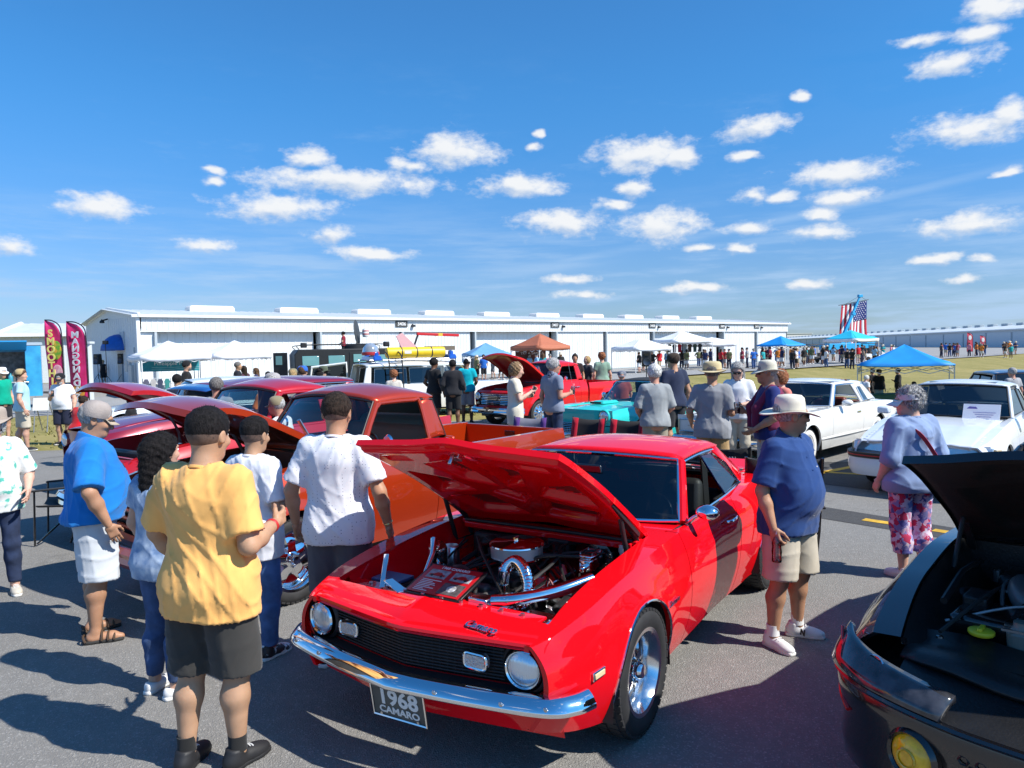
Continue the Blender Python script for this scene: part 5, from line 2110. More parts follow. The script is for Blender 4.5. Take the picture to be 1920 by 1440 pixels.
 m=MB();m.box((-1.12,0,1.20),(.02,.22,.06));m.build('rear_view_mirror',GLOSSBLACK,o,bevel=.01)
 # ---------------- engine bay
 e=o
 def part(name,mb,material,**k):
  return mb.build(name,material,e,**k)
 m=MB();m.box((-.60,0,.68),(.04,1.34,.40));part('firewall',m,ENGRED)
 m=MB();m.box((-.53,0,.885),(.12,1.30,.03));m.box((-.46,0,.868),(.02,1.24,.04));part('cowl_lip',m,RED,bevel=.008)
 m=MB();m.tube([(-.475,-.62,.897),(-.470,0,.902),(-.475,.62,.897)],.012,8);part('cowl_seal',m,BLACK)
 for sd_ in (1,-1):
  A_=np.zeros((16,7,3))
  for i in range(16):
   x=lerp(-.60,.60,i/15)
   hump=.16*math.exp(-((x-.0)/.30)**2)
   for j in range(7):
    t=j/6
    A_[i,j]=(x,sd_*lerp(.672,.43+hump*.2,t),lerp(float(b.top(x,.68))-.015,.52+hump,t**.7))
  m=MB();m.grid(A_,flip=sd_>0);part('inner_fender',m,RED)
  m=MB();m.box((0,sd_*.655,.0),(0.01,.01,.01))
 m=MB();m.box((.05,0,.42),(1.2,.95,.06));part('engine_cradle',m,BLACK)
 m=MB();m.box((.60,0,.55),(.03,1.28,.36));part('radiator_support',m,ENGRED)
 m=MB();m.box((.60,-.02,.758),(.10,1.26,.018));part('support_bar',m,RED,bevel=.006)
 for k in range(9):
  y=-.50+.125*k
  m=MB();m.cyl((.60,y,.767),(.60,y,.778),.012,8);part('support_bolt',m,STEEL)
 m=MB();m.box((.49,.04,.752),(.11,.66,.03));m.box((.50,.04,.58),(.07,.66,.30));rad=part('radiator',m,mat('radiator_red_chrome',(.75,.70,.70),.05,1.0),bevel=.012)
 m=MB();m.lathe([(.035,0),(.035,.02),(.028,.028),(0,.03)],16,(.50,.32,.767));part('radiator_cap',m,CHROME)
 m=MB();m.box((.40,.04,.59),(.10,.60,.30));part('fan_shroud',m,BLACK,bevel=.03)
 m=MB();m.box((-.10,0,.56),(.62,.36,.26));m.box((-.10,.20,.62),(.56,.14,.14),(R(40),0,0));m.box((-.10,-.20,.62),(.56,.14,.14),(R(-40),0,0))
 m.box((-.12,0,.70),(.42,.26,.08));part('engine_block',m,DKENG,bevel=.02)
 for sd_ in (1,-1):
  m=MB();m.box((-.12,sd_*.25,.705),(.50,.14,.075),(sd_*R(-35),0,0),(.94,.75));vc=part('valve_cover',m,CHROME,bevel=.018)
  m=MB();m.lathe([(.035,0),(.035,.025),(0,.03)],14,(.02,sd_*.27,.745));part('filler_cap',m,CHROME)
  m=MB()
  for k in range(4):
   x=-.30+.13*k
   m.tube(bez([(-.34,sd_*.06,.80),(x-.05,sd_*.16,.80),(x,sd_*.30,.72),(x,sd_*.32,.64)],12),.006,6)
  part('plug_leads',m,mat('lead_red',(.20,.01,.01),.5))
  m=MB()
  for k in range(4):
   x=-.30+.13*k
   m.tube(bez([(x,sd_*.31,.62),(x,sd_*.38,.60),(x-.05,sd_*.40,.50)],8),.02,8)
  part('exhaust_header',m,STEEL)
 ac=V3(-.10,.03,.83)
 m=MB();m.lathe([(.05,-.09),(.06,-.02),(.155,-.02),(.165,-.01),(.165,.0)],36,ac);part('air_cleaner',m,CHROME)
 m=MB();m.lathe([(.158,.0),(.158,.062)],48,ac);m.f=[f for f in m.f if len(f)==4]
 part('filter_mesh',m,mat('filter_mesh',(.55,.55,.55),.4,.8,bump=1.0,bscale=260,bdist=.004))
 m=MB();m.lathe([(.160,.060),(.168,.066),(.166,.074),(.150,.080),(.06,.082),(.05,.086),(0,.086)],48,ac);part('air_cleaner_lid',m,CHROME)
 m=MB();m.lathe([(.016,.086),(.016,.102),(.008,.108),(0,.108)],10,ac);m.box(ac+V3(0,0,.103),(.05,.010,.012));part('wing_nut',m,CHROME)
 m=MB();m.box(ac+V3(0,0,-.10),(.20,.16,.08));part('carburettor',m,STEEL,bevel=.015)
 m=MB();torus_hose(m,[(.16,.10,.72),(.15,.11,.82),(.17,.19,.880),(.24,.29,.865),(.33,.37,.80),(.41,.37,.735),(.49,.27,.745)],.030,36,.006)
 part('radiator_hose',m,CHROME)
 m=MB();m.cyl((.17,.10,.62),(.17,.10,.74),.04,14);m.cyl((.16,.10,.74),(.15,.105,.81),.036,14);part('water_neck',m,ALU)
 m=MB();m.cyl((.46,.29,.74),(.51,.22,.755),.036,14);m.box((.52,.20,.765),(.09,.12,.05));part('hose_end',m,ALU,bevel=.01)
 for (x,y,z,r,n) in ((.30,0,.58,.085,'pulley'),(.30,-.27,.66,.05,'pulley'),(.30,.28,.55,.055,'pulley'),(.31,0,.46,.09,'pulley')):
  m=MB();m.lathe([(0,-.02),(r*.8,-.02),(r,-.012),(r*.86,0),(r,.012),(r*.8,.02),(r*.3,.03),(0,.03)],24,(x,y,z),(1,0,0));part(n,m,STEEL)
 m=MB();m.tube(bez([(.31,-.31,.69),(.31,-.2,.72),(.31,0,.67),(.31,.08,.60),(.31,0,.49),(.31,-.12,.50),(.31,-.31,.62),(.31,-.33,.66)],40),.009,6);part('fan_belt',m,HOSE)
 m=MB();m.box((.22,-.02,.65),(.14,.20,.12));m.box((.24,.0,.72),(.07,.11,.05));part('water_pump',m,mat('cast_iron',(.10,.10,.10),.55,.5,var=.3,vscale=20),bevel=.02)
 m=MB()
 for k in range(6):
  a=PI*k/3
  m.bar((.37,.05*math.cos(a),.58+.05*math.sin(a)),(.375,.19*math.cos(a+.2),.58+.19*math.sin(a+.2)),.006,.05,(1,.3,0))
 part('fan',m,STEEL)
 m=MB();m.lathe([(0,-.075),(.062,-.07),(.068,-.05),(.068,.05),(.062,.07),(0,.075)],20,(.20,-.30,.67),(1,0,0));part('alternator',m,ALU)
 m=MB();m.lathe([(0,-.1),(.055,-.095),(.06,-.08),(.06,.08),(.05,.1),(0,.1)],18,(.12,-.40,.80),(.3,.2,.9));part('air_drier',m,CHROME)
 m=MB();m.tube([(.13,-.39,.88),(.18,-.38,.93),(.22,-.36,.86),(.36,-.33,.74)],[.02,.024,.018,.014],10);part('drier_pipe',m,ALU)
 m=MB();m.lathe([(0,0),(.052,.0),(.052,.115),(.044,.125),(0,.127)],20,(-.04,-.42,.72));part('coil_can',m,STEEL)
 m=MB();m.cyl((-.16,-.26,.745),(-.16,-.26,.84),.03,14);m.lathe([(.04,0),(.042,.04),(.03,.06),(0,.06)],14,(-.34,.07,.80));part('distributor',m,mat('cap_black',(.01,.01,.012),.3))
 m=MB();torus_hose(m,[(-.02,-.30,.74),(.12,-.28,.76),(.30,-.26,.70),(.42,-.22,.60)],.022,14,.003);part('lower_hose',m,HOSE)
 m=MB();m.tube(bez([(.02,-.52,.74),(.10,-.36,.73),(.28,-.20,.72),(.30,-.02,.72)],20),.011,8);part('heater_hose',m,HOSE)
 m=MB();m.tube(bez([(-.58,-.20,.80),(-.4,-.24,.83),(-.22,-.30,.80),(.05,-.45,.66)],20),.016,8);part('heater_hose',m,HOSE)
 m=MB();m.box((-.50,-.34,.74),(.17,.38,.19));m.cyl((-.42,-.36,.74),(-.36,-.36,.76),.085,18);part('heater_case',m,BLACK,bevel=.03)
 m=MB();m.box((.42,-.50,.64),(.18,.24,.20));part('battery',m,BLACK,bevel=.012)
 m=MB();m.box((.42,-.50,.75),(.15,.20,.02));part('battery_lid',m,mat('lid_blue',(.05,.09,.22),.4),bevel=.005)
 m=MB();m.bar((.62,-.40,.76),(.36,-.60,.86),.03,.010);part('brace',m,CHROME,bevel=.003)
 m=MB();m.bar((.62,-.25,.765),(.55,-.42,.785),.06,.014);part('latch_bar',m,CHROME,bevel=.003)
 m=MB();m.lathe([(0,-.05),(.10,-.045),(.125,-.01),(.125,.01),(.10,.05),(.04,.06),(0,.06)],26,(-.50,.40,.76),(1,0,.1));part('brake_servo',m,GLOSSBLACK)
 m=MB();m.box((-.33,.41,.775),(.17,.085,.075));m.box((-.33,.41,.825),(.165,.10,.03));m.cyl((-.26,.41,.765),(-.20,.41,.762),.022,10);part('master_cylinder',m,CHROME,bevel=.012)
 m=MB();m.tube([(-.27,.37,.79),(-.27,.37,.848),(-.38,.37,.848),(-.38,.37,.79)],.004,6);m.tube([(-.27,.45,.79),(-.27,.45,.848),(-.38,.45,.848),(-.38,.45,.79)],.004,6);part('bail_wire',m,STEEL)
 m=MB();m.tube([(-.2,.40,.74)]+[(-.16+.05*math.cos(a),.44,.68+.05*math.sin(a)) for a in np.linspace(0,4*PI,26)]+[(-.05,.50,.55)],.006,6);part('brake_pipe',m,STEEL)
 m=MB();m.lathe([(.02,0),(.028,.03),(.028,.07),(0,.075)],12,(-.47,.56,.80));part('washer_pump',m,WHITEP)
 m=MB();m.tube(bez([(.53,.28,.78),(.50,.40,.80),(.36,.54,.82),(.16,.66,.85)],20),[.034]*20+[.024],10);part('intake_pipe',m,CHROME)
 m=MB();m.lathe([(.05,0),(.06,.05),(.055,.06),(.04,.055),(.03,.01)],16,(.60,.46,.70));part('overflow_cup',m,ALU)
 m=MB();m.box((.46,.50,.64),(.16,.20,.16));part('expansion_tank',m,ALU,bevel=.02)
 m=MB();m.box((-.10,.47,.66),(.16,.07,.10));m.cyl((-.05,.42,.62),(.10,.42,.60),.05,14);part('steering_box',m,BLACK,bevel=.015)
 rw=random.Random(3)
 for k in range(16):
  a_,c_=V3(rw.uniform(-.5,-.2),rw.uniform(-.5,.5),.84),V3(rw.uniform(-.1,.4),rw.uniform(-.45,.45),.70)
  mid_=(a_+c_)/2+V3(0,rw.uniform(-.12,.12),rw.uniform(.02,.10))
  m=MB();m.tube(bez([a_,mid_,c_],14),rw.choice([.005,.007,.010]),6);part('wire',m,HOSE)
 m=MB();m.box((-.50,.12,.80),(.12,.16,.12));m.cyl((-.44,.12,.80),(-.36,.12,.80),.045,14);part('wiper_motor',m,BLACK,bevel=.02)
 m=MB();m.box((.10,.30,.70),(.20,.10,.10),(0,.3,.4));part('bracket',m,CHROME,bevel=.015)
 m=MB();m.lathe([(0,-.08),(.075,-.075),(.082,-.05),(.082,.05),(.075,.075),(0,.08)],20,(.26,-.16,.74),(1,.2,0));part('compressor',m,mat('cast_iron',(.10,.10,.10),.55,.5))
 m=MB();m.lathe([(0,0),(.055,0),(.06,.012),(.055,.02),(0,.024)],18,(.345,-.16,.74),(1,.2,0));part('clutch_plate',m,CHROME)
 return o,b
CAMARO,CAM_BODY=red_coupe()
def show_board():
 """framed information board leaning in the engine bay of the red car"""
 o=thing('show_board','red framed information board with photos leaning in the red engine bay','sign',(0,0,0),0)
 M=Matrix.Translation((-.07,4.29,0))@Matrix.Rotation(-2.138,4,'Z')@Matrix.Translation((.60,-.07,.776))@Matrix.Rotation(R(90),4,'Z')@Matrix.Rotation(R(17),4,'X')@Matrix.Diagonal((.86,.84,1,1))
 o.matrix_world=M
 m=MB();m.box((0,.15,-.008),(.44,.34,.014));m.build('backing',mat('board_black',(.012,.012,.013),.35),o,bevel=.003)
 m=MB();m.box((0,.15,.0015),(.40,.30,.004));m.build('poster',mat('poster_red',(.55,.012,.02),.35,coat=.5),o)
 text_part('lettering','1968 CAMARO',.034,WHITEP,o,(0,.278,.005),(0,0,0),.0005,bold=.0008)
 def pic(name,c,w,h,bgc):
  m=MB();m.box((c[0],c[1],.0045),(w,h,.002));p=m.build(name,mat('photo_'+bgc[0],bgc[1],.4,var=.35,vscale=30),o)
  return p
 for (cx,cy,w,h) in ((-.09,.205,.15,.09),(.10,.205,.15,.09)):
  p=pic('photo',(cx,cy),w,h,('grey',(.30,.32,.34)))
  m=MB()
  prof=[(-.06,-.015),(-.058,.0),(-.03,.004),(-.012,.022),(.022,.022),(.04,.004),(.06,.0),(.062,-.015)]
  m.prism([(cx+a,cy+b_-.008,.0058) for a,b_ in prof],(0,0,.0012));m.build('car_picture',mat('picture_red',(.45,.01,.012),.4),p)
  m=MB()
  for q in (-.036,.038):
   m.cyl((cx+q,cy-.022,.0058),(cx+q,cy-.022,.0075),.011,12)
  m.build('wheel_picture',BLACK,p)
 p=pic('photo',(.10,.075),.16,.115,('dark',(.10,.09,.09)))
 m=MB();m.lathe([(.034,.0),(.03,.002),(0,.002)],18,(.10,.080,.0056));m.build('engine_picture',mat('picture_grey',(.45,.45,.46),.4,var=.5,vscale=60),p)
 for k in range(8):
  m=MB();w_=(.15,.09,.12,.13,.10,.14,.07,.11)[k]
  m.box((-.165+w_/2,.135-.016*k,.0042),(w_,.0062,.0008));m.build('print_line',WHITEP,o)
show_board()
# ------------------------------------------------------------------ pickups
def set_hinge(ob,px,pz,deg):
 ob.matrix_local=Matrix.Translation((px,0,pz))@Matrix.Rotation(R(-deg),4,'Y')@Matrix.Translation((-px,0,-pz))
def pickup(label,loc,rz,pm,hood_deg,seatm=TAN,wheelstyle='multi',bumper=CHROME,bed=True,group='classic pickups with raised hoods',detail=1,grille_bars=4,hood_drop=.10,under=None):
 o=thing('pickup_truck',label,'pickup truck',(*loc,0),rz,group)
 ar=((0,.37,.41,.03),)
 b=Body(o,W=[(-2.06,.87),(-1.4,.885),(-.7,.89),(0,.90),(.45,.885),(.68,.83),(.80,.76)],
    zt=[(-2.06,1.155),(-1.2,1.15),(-.7,1.135),(0,1.09),(.45,1.04),(.80,.96)],
    zk=[(-2.06,.78),(0,.80),(.80,.80)],zb=[(-2.06,.30),(-.5,.30),(.5,.34),(.80,.50)],
    ti=.10,bi=.07,p1=2.4,p2=2.0,arches=ar,inner=[(-2.06,.74),(-.8,.74),(-.62,.70),(.5,.68),(.80,.66)],crown=.05)
 b.panel('front_fender',-.72,.80,pm,nx=26,nz=16,nt=5)
 b.panel('door',-1.72,-.72,pm,nx=12,nz=16,nt=3)
 b.panel('cab_corner',-2.06,-1.72,pm,nx=6,nz=16,nt=3)
 liners(b,o,BLACK,(-3.8,.3))
 greenhouse(o,(-.80,.725,1.15),(-1.10,.63,1.585),(-1.88,.63,1.585),(-2.02,.70,1.17),pm,glass=WGLASS,trim=mat('rubber_trim',(.015,.015,.016),.5),crown=.10,
    side_q=((-1.70,.645,1.57),(-1.74,.735,1.17)),bow=(.12,.06),rbow=(.02,.01),roof=True,apw=.055)
 for sd_ in (1,-1):
  m=MB()
  m.tube(bez([(-.86,sd_*.745,1.165),(-1.00,sd_*.685,1.42),(-1.14,sd_*.648,1.555),(-1.22,sd_*.645,1.575),(-1.60,sd_*.645,1.575),(-1.69,sd_*.65,1.55),(-1.735,sd_*.735,1.17)],40),.022,8)
  m.tube([(-.86,sd_*.75,1.16),(-1.735,sd_*.755,1.163)],.022,8)
  m.build('door_frame',pm,o)
  yd=float(b.w(-1.5,.98))
  m=MB();m.tube(bez([(-1.50,sd_*(yd+.004),.98),(-1.53,sd_*(yd+.035),.985),(-1.64,sd_*(yd+.035),.985),(-1.67,sd_*(yd+.004),.98)],10),.011,8);m.build('door_handle',CHROME,o)
  m=MB();m.box((-1.22,sd_*.74,.80),(.95,.05,.68));m.build('door_card',seatm,o,bevel=.01)
  headlamp(o,(.79,sd_*.66,.83),.088,bumper if bumper is not CHROME else CHROME)
  m=MB();m.lathe([(.0,.03),(.03,.022),(.04,.0),(.044,-.02)],14,(.80,sd_*.66,.64),(1,0,0));m.build('parking_lamp',mat('amber_lens',(.80,.62,.35),.2,coat=1),o)
  if detail:
   m=MB();m.tube([(-.98,sd_*.78,1.15),(-1.0,sd_*.90,1.22)],.010,8);mi=m.build('door_mirror',CHROME,o)
   m=MB();m.lathe([(0,.03),(.05,.02),(.065,0),(0,-.01)],16,(-1.0,sd_*.93,1.24),(1,0,0));m.build('mirror_head',CHROME,mi)
 m=MB();m.box((-2.03,0,.78),(.05,1.62,.78));m.build('cab_back',pm,o,bevel=.02)
 m=MB();m.box((-1.60,0,.66),(.55,1.35,.18));m.build('bench_seat',seatm,o,bevel=.06,seg=3)
 m=MB();m.box((-1.88,0,.98),(.18,1.35,.62),(0,-.15,0));m.build('bench_back',seatm,o,bevel=.07,seg=3)
 m=MB();m.box((-.95,0,1.03),(.30,1.40,.18));m.build('dashboard',seatm,o,bevel=.04)
 steering_wheel(o,-1.16,.38,1.08,.20)
 m=MB();m.box((-1.35,0,.42),(1.3,1.5,.04));m.build('cab_floor',BLACK,o)
 m,_=b.deck('cowl',-.98,-.68, lambda x:.73,pm,6,13,-.004);m.build('cowl_panel',pm,o)
 m,A=b.deck('hood',-.66,.74, lambda x:.685-.02*x,pm,24,23,.0,front=lambda q:.10*(1-q*q),
     bulge=lambda x,y:.055*(1-(y/.70)**2)*min(1,max(0,(x+.66)*3))-hood_drop*max(0,(x-.25)/.55)**2.2)
 hood=m.build('hood',pm,o,angle=40)
 hood_underside(hood,A,under or ENGRED,[('m',[(.10,.12),(.12,.82),(.80,.78),(.86,.14)])],.03,.012,(40,40))
 ed=MB()
 nr,nc=A.shape[:2]
 ring=[A[0,j] for j in range(nc)]+[A[i,-1] for i in range(1,nr)]+[A[-1,j] for j in range(nc-2,-1,-1)]+[A[i,0] for i in range(nr-2,0,-1)]
 ed.grid(np.stack([np.array(ring),np.array([p+V3(0,0,-.055) for p in ring])],1),cu=True)
 ed.build('hood_edge',pm,hood)
 set_hinge(hood,-.68,float(b.top(-.66,0))-.02,hood_deg)
 for sd_ in (1,-1):
  m=MB();m.tube(bez([(-.50,sd_*.62,.95),(-.46,sd_*.62,1.14),(-.25,sd_*.62,1.12+.012*hood_deg)],10),.018,8);m.build('hood_hinge',STEEL,o)
  A_=np.zeros((8,5,3))
  for i in range(8):
   x=lerp(-.64,.62,i/7)
   for j in range(5):
    t=j/4
    A_[i,j]=(x,sd_*lerp(.68,.45,t),lerp(float(b.top(x,.69))-.02,.62,t**.6))
  m=MB();m.grid(A_,flip=sd_>0);m.build('inner_fender',under or ENGRED,o)
 m=MB();m.box((-.66,0,.86),(.04,1.36,.50));m.build('firewall',under or ENGRED,o)
 m=MB();m.box((.62,0,.76),(.04,1.30,.42));m.build('radiator_support',under or ENGRED,o)
 m=MB();m.box((-.05,0,.70),(.62,.42,.34));m.build('engine_block',DKENG,o,bevel=.03)
 m=MB();m.lathe([(.05,-.07),(.17,-.05),(.175,.03),(.16,.045),(0,.05)],28,(-.08,0,.98));m.build('air_cleaner',CHROME,o)
 for sd_ in (1,-1):
  m=MB();m.box((-.06,sd_*.24,.89),(.52,.14,.09),(sd_*R(-30),0,0));m.build('valve_cover',CHROME,o,bevel=.02)
 m=MB();m.box((.45,0,.80),(.10,.70,.42));m.build('radiator',BLACK,o,bevel=.02)
 m=MB();torus_hose(m,[(.2,.1,.88),(.28,.15,.98),(.42,.18,.96)],.028,10);m.build('radiator_hose',HOSE,o)
 m=MB();m.box((.30,-.48,.84),(.26,.20,.20));m.build('battery',BLACK,o,bevel=.015)
 m=MB();m.lathe([(0,-.04),(.10,-.035),(.12,0),(.10,.04),(0,.06)],20,(-.55,.42,.95),(1,0,0));m.build('brake_servo',GLOSSBLACK,o)
 ny=17
 A_=np.zeros((5,ny,3))
 for j,y in enumerate(np.linspace(-.72,.72,ny)):
  xf=.86-.10*(y/.72)**2
  for i,(dx,z) in enumerate(((-.03,.985),(.0,.955),(.01,.93),(-.02,.90),(-.06,.90))):
   A_[i,j]=(xf+dx,y,z)
 m=MB();m.grid(A_);m.build('header_panel',pm,o)
 m=MB();m.box((.72,0,.72),(.04,1.36,.36));m.build('grille_backing',BLACK,o)
 for k in range(grille_bars):
  m=MB();z=.60+.30*(k+.5)/grille_bars
  m.tube([(.80-.06*(y/.7)**2,y,z) for y in np.linspace(-.56,.56,9)],.020 if grille_bars<6 else .012,8);m.build('grille_bar',bumper,o)
 A_=np.zeros((4,ny,3))
 for j,y in enumerate(np.linspace(-.77,.77,ny)):
  for i,(dx,z) in enumerate(((-.02,.585),(.0,.54),(-.02,.48),(-.10,.42))):
   A_[i,j]=(.83-.07*(y/.77)**2+dx,y,z)
 m=MB();m.grid(A_);m.build('lower_panel',pm,o)
 m=MB();pth=bez([(.66,-.90,.46),(.84,-.84,.46),(.92,-.5,.46),(.94,0,.46),(.92,.5,.46),(.84,.84,.46),(.66,.90,.46)],36)
 sweep(m,[(-.03,-.07),(.02,-.08),(.045,-.04),(.03,0),(.045,.04),(.02,.08),(-.03,.07)],pth[::-1]);m.build('front_bumper',bumper,o)
 if bed:
  bb=Body(o,W=[(-4.05,.86),(-3.0,.885),(-2.10,.88)],zt=[(-4.05,1.06),(-2.10,1.075)],zk=[(-4.05,.80),(-2.1,.80)],zb=[(-4.05,.42),(-3.2,.34),(-2.1,.32)],
     ti=.03,bi=.06,p1=3,p2=2,arches=((-2.95,.37,.41,.03),),inner=[(-4.05,.80),(-2.1,.80)],crown=0.0)
  bb.panel('bed_side',-4.05,-2.10,pm,nx=24,nz=14,nt=2)
  for sd_ in (1,-1):
   m=MB();m.box((-3.075,sd_*.775,.84),(1.93,.03,.44));m.build('bed_inner_side',pm,o)
  m=MB();m.box((-2.13,0,.84),(.04,1.56,.46));m.build('bed_front',pm,o,bevel=.01)
  m=MB();m.box((-4.04,0,.80),(.05,1.56,.50));m.build('tailgate',pm,o,bevel=.01)
  m=MB();m.box((-4.012,.0,.95),(.02,.16,.07));m.build('tailgate_latch',GLOSSBLACK,o,bevel=.005)
  for k in range(7):
   m=MB();m.box((-3.08,-.66+.22*k,.62),(1.9,.20,.03));m.build('bed_plank',WOOD,o,bevel=.004)
  m=MB();sweep(m,half_round(.14,.05),bez([(-3.95,.90,.50),(-4.14,.80,.50),(-4.17,0,.50),(-4.14,-.80,.50),(-3.95,-.90,.50)],20));m.build('rear_bumper',bumper,o)
 for xw in (0,-2.95):
  for sd_ in (1,-1):
   wheel(o,xw,sd_*.765,.36,.36,.235,.25,wheelstyle,sd_)
 return o
ORANGE=mat('paint_burnt_orange',(.54,.044,.005),.28,.45,1.0,var=.05,vscale=1.2,coat_rough=.02)
ENGOR=mat('engine_bay_rust',(.16,.030,.012),.45,.2,.4)
REDP=mat('paint_deep_red',(.50,.010,.016),.3,.15,1.0,var=.04,coat_rough=.02)
REDP2=mat('paint_signal_red',(.66,.012,.014),.32,0,1.0,var=.04,coat_rough=.02,spec=.05)
MAROON=mat('paint_maroon',(.26,.008,.03),.3,.25,1.0,var=.05,coat_rough=.02)
pickup('burnt orange classic pickup with its hood raised beside the red car',(-2.50,6.50),R(-127.7),ORANGE,31,TAN,'mag',ORANGE,hood_drop=.16,under=ENGOR)
pickup('deep red classic pickup with open hood behind the man in the blue shirt',(-4.10,8.60),R(-127.7),REDP,33,TAN,'mag',CHROME,hood_drop=.12)
pickup('bright red classic pickup with open hood and chrome grille in the second row',(.10,19.75),R(-134),REDP2,38,INTERIOR,'multi',CHROME,hood_drop=.06,grille_bars=7)
# ------------------------------------------------------------------ saloons and coupes
def simple_nose(o,b,xf,zlo,zhi,hw,pm,curve=.10,slope=.0):
 ny=17
 A_=np.zeros((6,ny,3))
 for j,y in enumerate(np.linspace(-hw,hw,ny)):
  for i in range(6):
   t=i/5
   A_[i,j]=(xf-curve*(abs(y)/hw)**2.2-slope*t-.02*math.cos(PI*t),y,lerp(zlo,zhi,t))
 m=MB();m.grid(A_,flip=True)
 return m.build('nose_panel',pm,o)
def lid(o,b,name,x0,x1,hw,pm,front=None,bulge=None):
 m,A=b.deck(name,x0,x1,hw,pm,18,15,0,front=front,bulge=bulge)
 return m.build(name,pm,o,angle=30,solid=.015)
TURQ=mat('paint_turquoise',(.035,.56,.52),.32,0,1.0,var=.03,coat_rough=.02,spec=.05)
SOFTTOP=mat('black_soft_top',(.022,.022,.024),.8,bump=.3,bscale=80)
def turquoise_roadster():
 o=thing('convertible','turquoise fifties two seat convertible with black folding top','car',(1.86,14.5,0),R(-136))
 b=Body(o,W=[(-3.55,.80),(-3.2,.86),(-2.6,.90),(-1.5,.87),(-.8,.875),(0,.89),(.55,.88),(.86,.83)],
    zt=[(-3.55,.93),(-3.1,.99),(-2.4,.96),(-1.6,.92),(-.8,.93),(0,.93),(.5,.91),(.86,.86)],
    zk=[(-3.55,.70),(0,.70),(.86,.70)],zb=[(-3.55,.42),(-2,.26),(0,.26),(.6,.34),(.86,.44)],ti=.10,bi=.07,p1=2.4,p2=2,
    arches=((0,.35,.38,.015),(-2.59,.35,.38,.01)),inner=[(-3.55,.62),(-2.3,.64),(-2.0,.74),(-.8,.74),(-.6,.60),(.86,.56)],crown=.0)
 for n,x0,x1 in (('front_fender',-.75,.86),('door',-1.75,-.75),('rear_fender',-3.55,-1.75)):
  b.panel(n,x0,x1,TURQ,nx=20,nz=14,nt=5)
 liners(b,o,BLACK,(-3.4,.4))
 lid(o,b,'hood',-.62,.80,.60,TURQ,front=lambda q:.08*(1-q*q),bulge=lambda x,y:-.02+.05*math.exp(-(y/.4)**2))
 m=MB();m.box((.02,0,.985),(.55,.34,.06),None,(.7,.8));m.build('hood_scoop',TURQ,o,bevel=.03)
 m=MB();m.box((.32,0,.985),(.03,.26,.035));m.build('scoop_mouth',BLACK,o)
 m,_=b.deck('cowl',-1.0,-.62, lambda x:.72,TURQ,6,11,-.004);m.build('cowl_panel',TURQ,o)
 lid(o,b,'boot_lid',-3.50,-2.25,.62,TURQ,bulge=lambda x,y:.03*math.exp(-(y/.4)**2))
 simple_nose(o,b,.92,.62,.90,.83,TURQ,.06,.03)
 simple_nose(o,b,.86,.42,.60,.80,TURQ,.06)
 m=MB();m.box((.86,0,.55),(.06,1.15,.22));m.build('grille_backing',BLACK,o)
 for k in range(6):
  m=MB();m.tube([(.915-.03*y*y,y,.465+.034*k) for y in np.linspace(-.56,.56,7)],.007,6);m.build('grille_bar',CHROME,o)
 for k in range(18):
  m=MB();m.bar((.91,-.54+.0635*k,.455),(.91,-.54+.0635*k,.645),.007,.010);m.build('grille_upright',CHROME,o)
 m=MB();sweep(m,half_round(.13,.07),bez([(.55,.93,.40),(.82,.88,.40),(.97,.55,.40),(1.0,0,.40),(.97,-.55,.40),(.82,-.88,.40),(.55,-.93,.40)],30));m.build('front_bumper',CHROME,o)
 for sd_ in (1,-1):
  m=MB();m.lathe([(.09,-.20),(.125,-.12),(.135,-.02),(.13,.03),(.115,.045)],24,(.86,sd_*.66,.79),(1,0,0));m.f=[f for f in m.f if len(f)==4]
  m.build('headlamp_pod',TURQ,o)
  headlamp(o,(.885,sd_*.66,.79),.09)
  m=MB();m.ellipsoid((1.01,sd_*.46,.43),(.07,.07,.06));m.build('bumper_guard',CHROME,o)
  m=MB();m.tube([(-.25,sd_*.893,.80),(-.62,sd_*.885,.80)],.012,6);m.build('fender_spear',CHROME,o)
  wheel(o,0,sd_*.75,.34,.34,.19,.19,'white',sd_);wheel(o,-2.59,sd_*.75,.34,.34,.19,.19,'white',sd_)
  m=MB();m.tube([(-1.10,sd_*.80,.94),(-1.12,sd_*.92,1.01)],.010,6);mi=m.build('door_mirror',CHROME,o)
  m=MB();m.lathe([(0,.04),(.05,.02),(.06,0),(0,-.01)],14,(-1.12,sd_*.95,1.03),(1,0,0));m.build('mirror_head',CHROME,mi)
 m=MB();m.tube([(.6,0,.955),(.66,-.08,.96),(.70,0,.955),(.66,.08,.96)],.006,6,closed=True);m.build('hood_emblem',CHROME,o)
 greenhouse(o,(-.86,.74,.93),(-1.16,.63,1.31),(-2.0,.60,1.30),(-2.3,.66,.96),TURQ,glass=WGLASS,crown=.05,roof=True,cp=True,side_q=((-1.80,.62,1.30),(-1.98,.72,.96)),roofmat=SOFTTOP,bow=(.24,.14),rear_glass=False,apw=.035)
 m=MB()
 A_=np.zeros((4,9,3))
 for i in range(4):
  for j,y in enumerate(np.linspace(-.62,.62,9)):
   t=i/3
   A_[i,j]=(lerp(-1.98,-2.30,t)-.03*(1-(y/.62)**2),y*lerp(.97,1.06,t),lerp(1.32,.96,t))
 m.grid(A_);m.build('soft_top_back',SOFTTOP,o,solid=.02)
 m=MB();m.box((-2.18,0,1.13),(.02,.7,.20),(0,-.72,0));m.build('rear_window',DKGLASS,o)
 seat_pair(o,-1.62,.34,.5,mat('turq_vinyl',(.10,.42,.40),.5),.48,.58)
 steering_wheel(o,-1.25,.36,.93,.20)
 m=MB();m.box((-1.02,0,.86),(.25,1.36,.16));m.build('dashboard',mat('turq_vinyl',(.1,.42,.4),.5),o,bevel=.03)
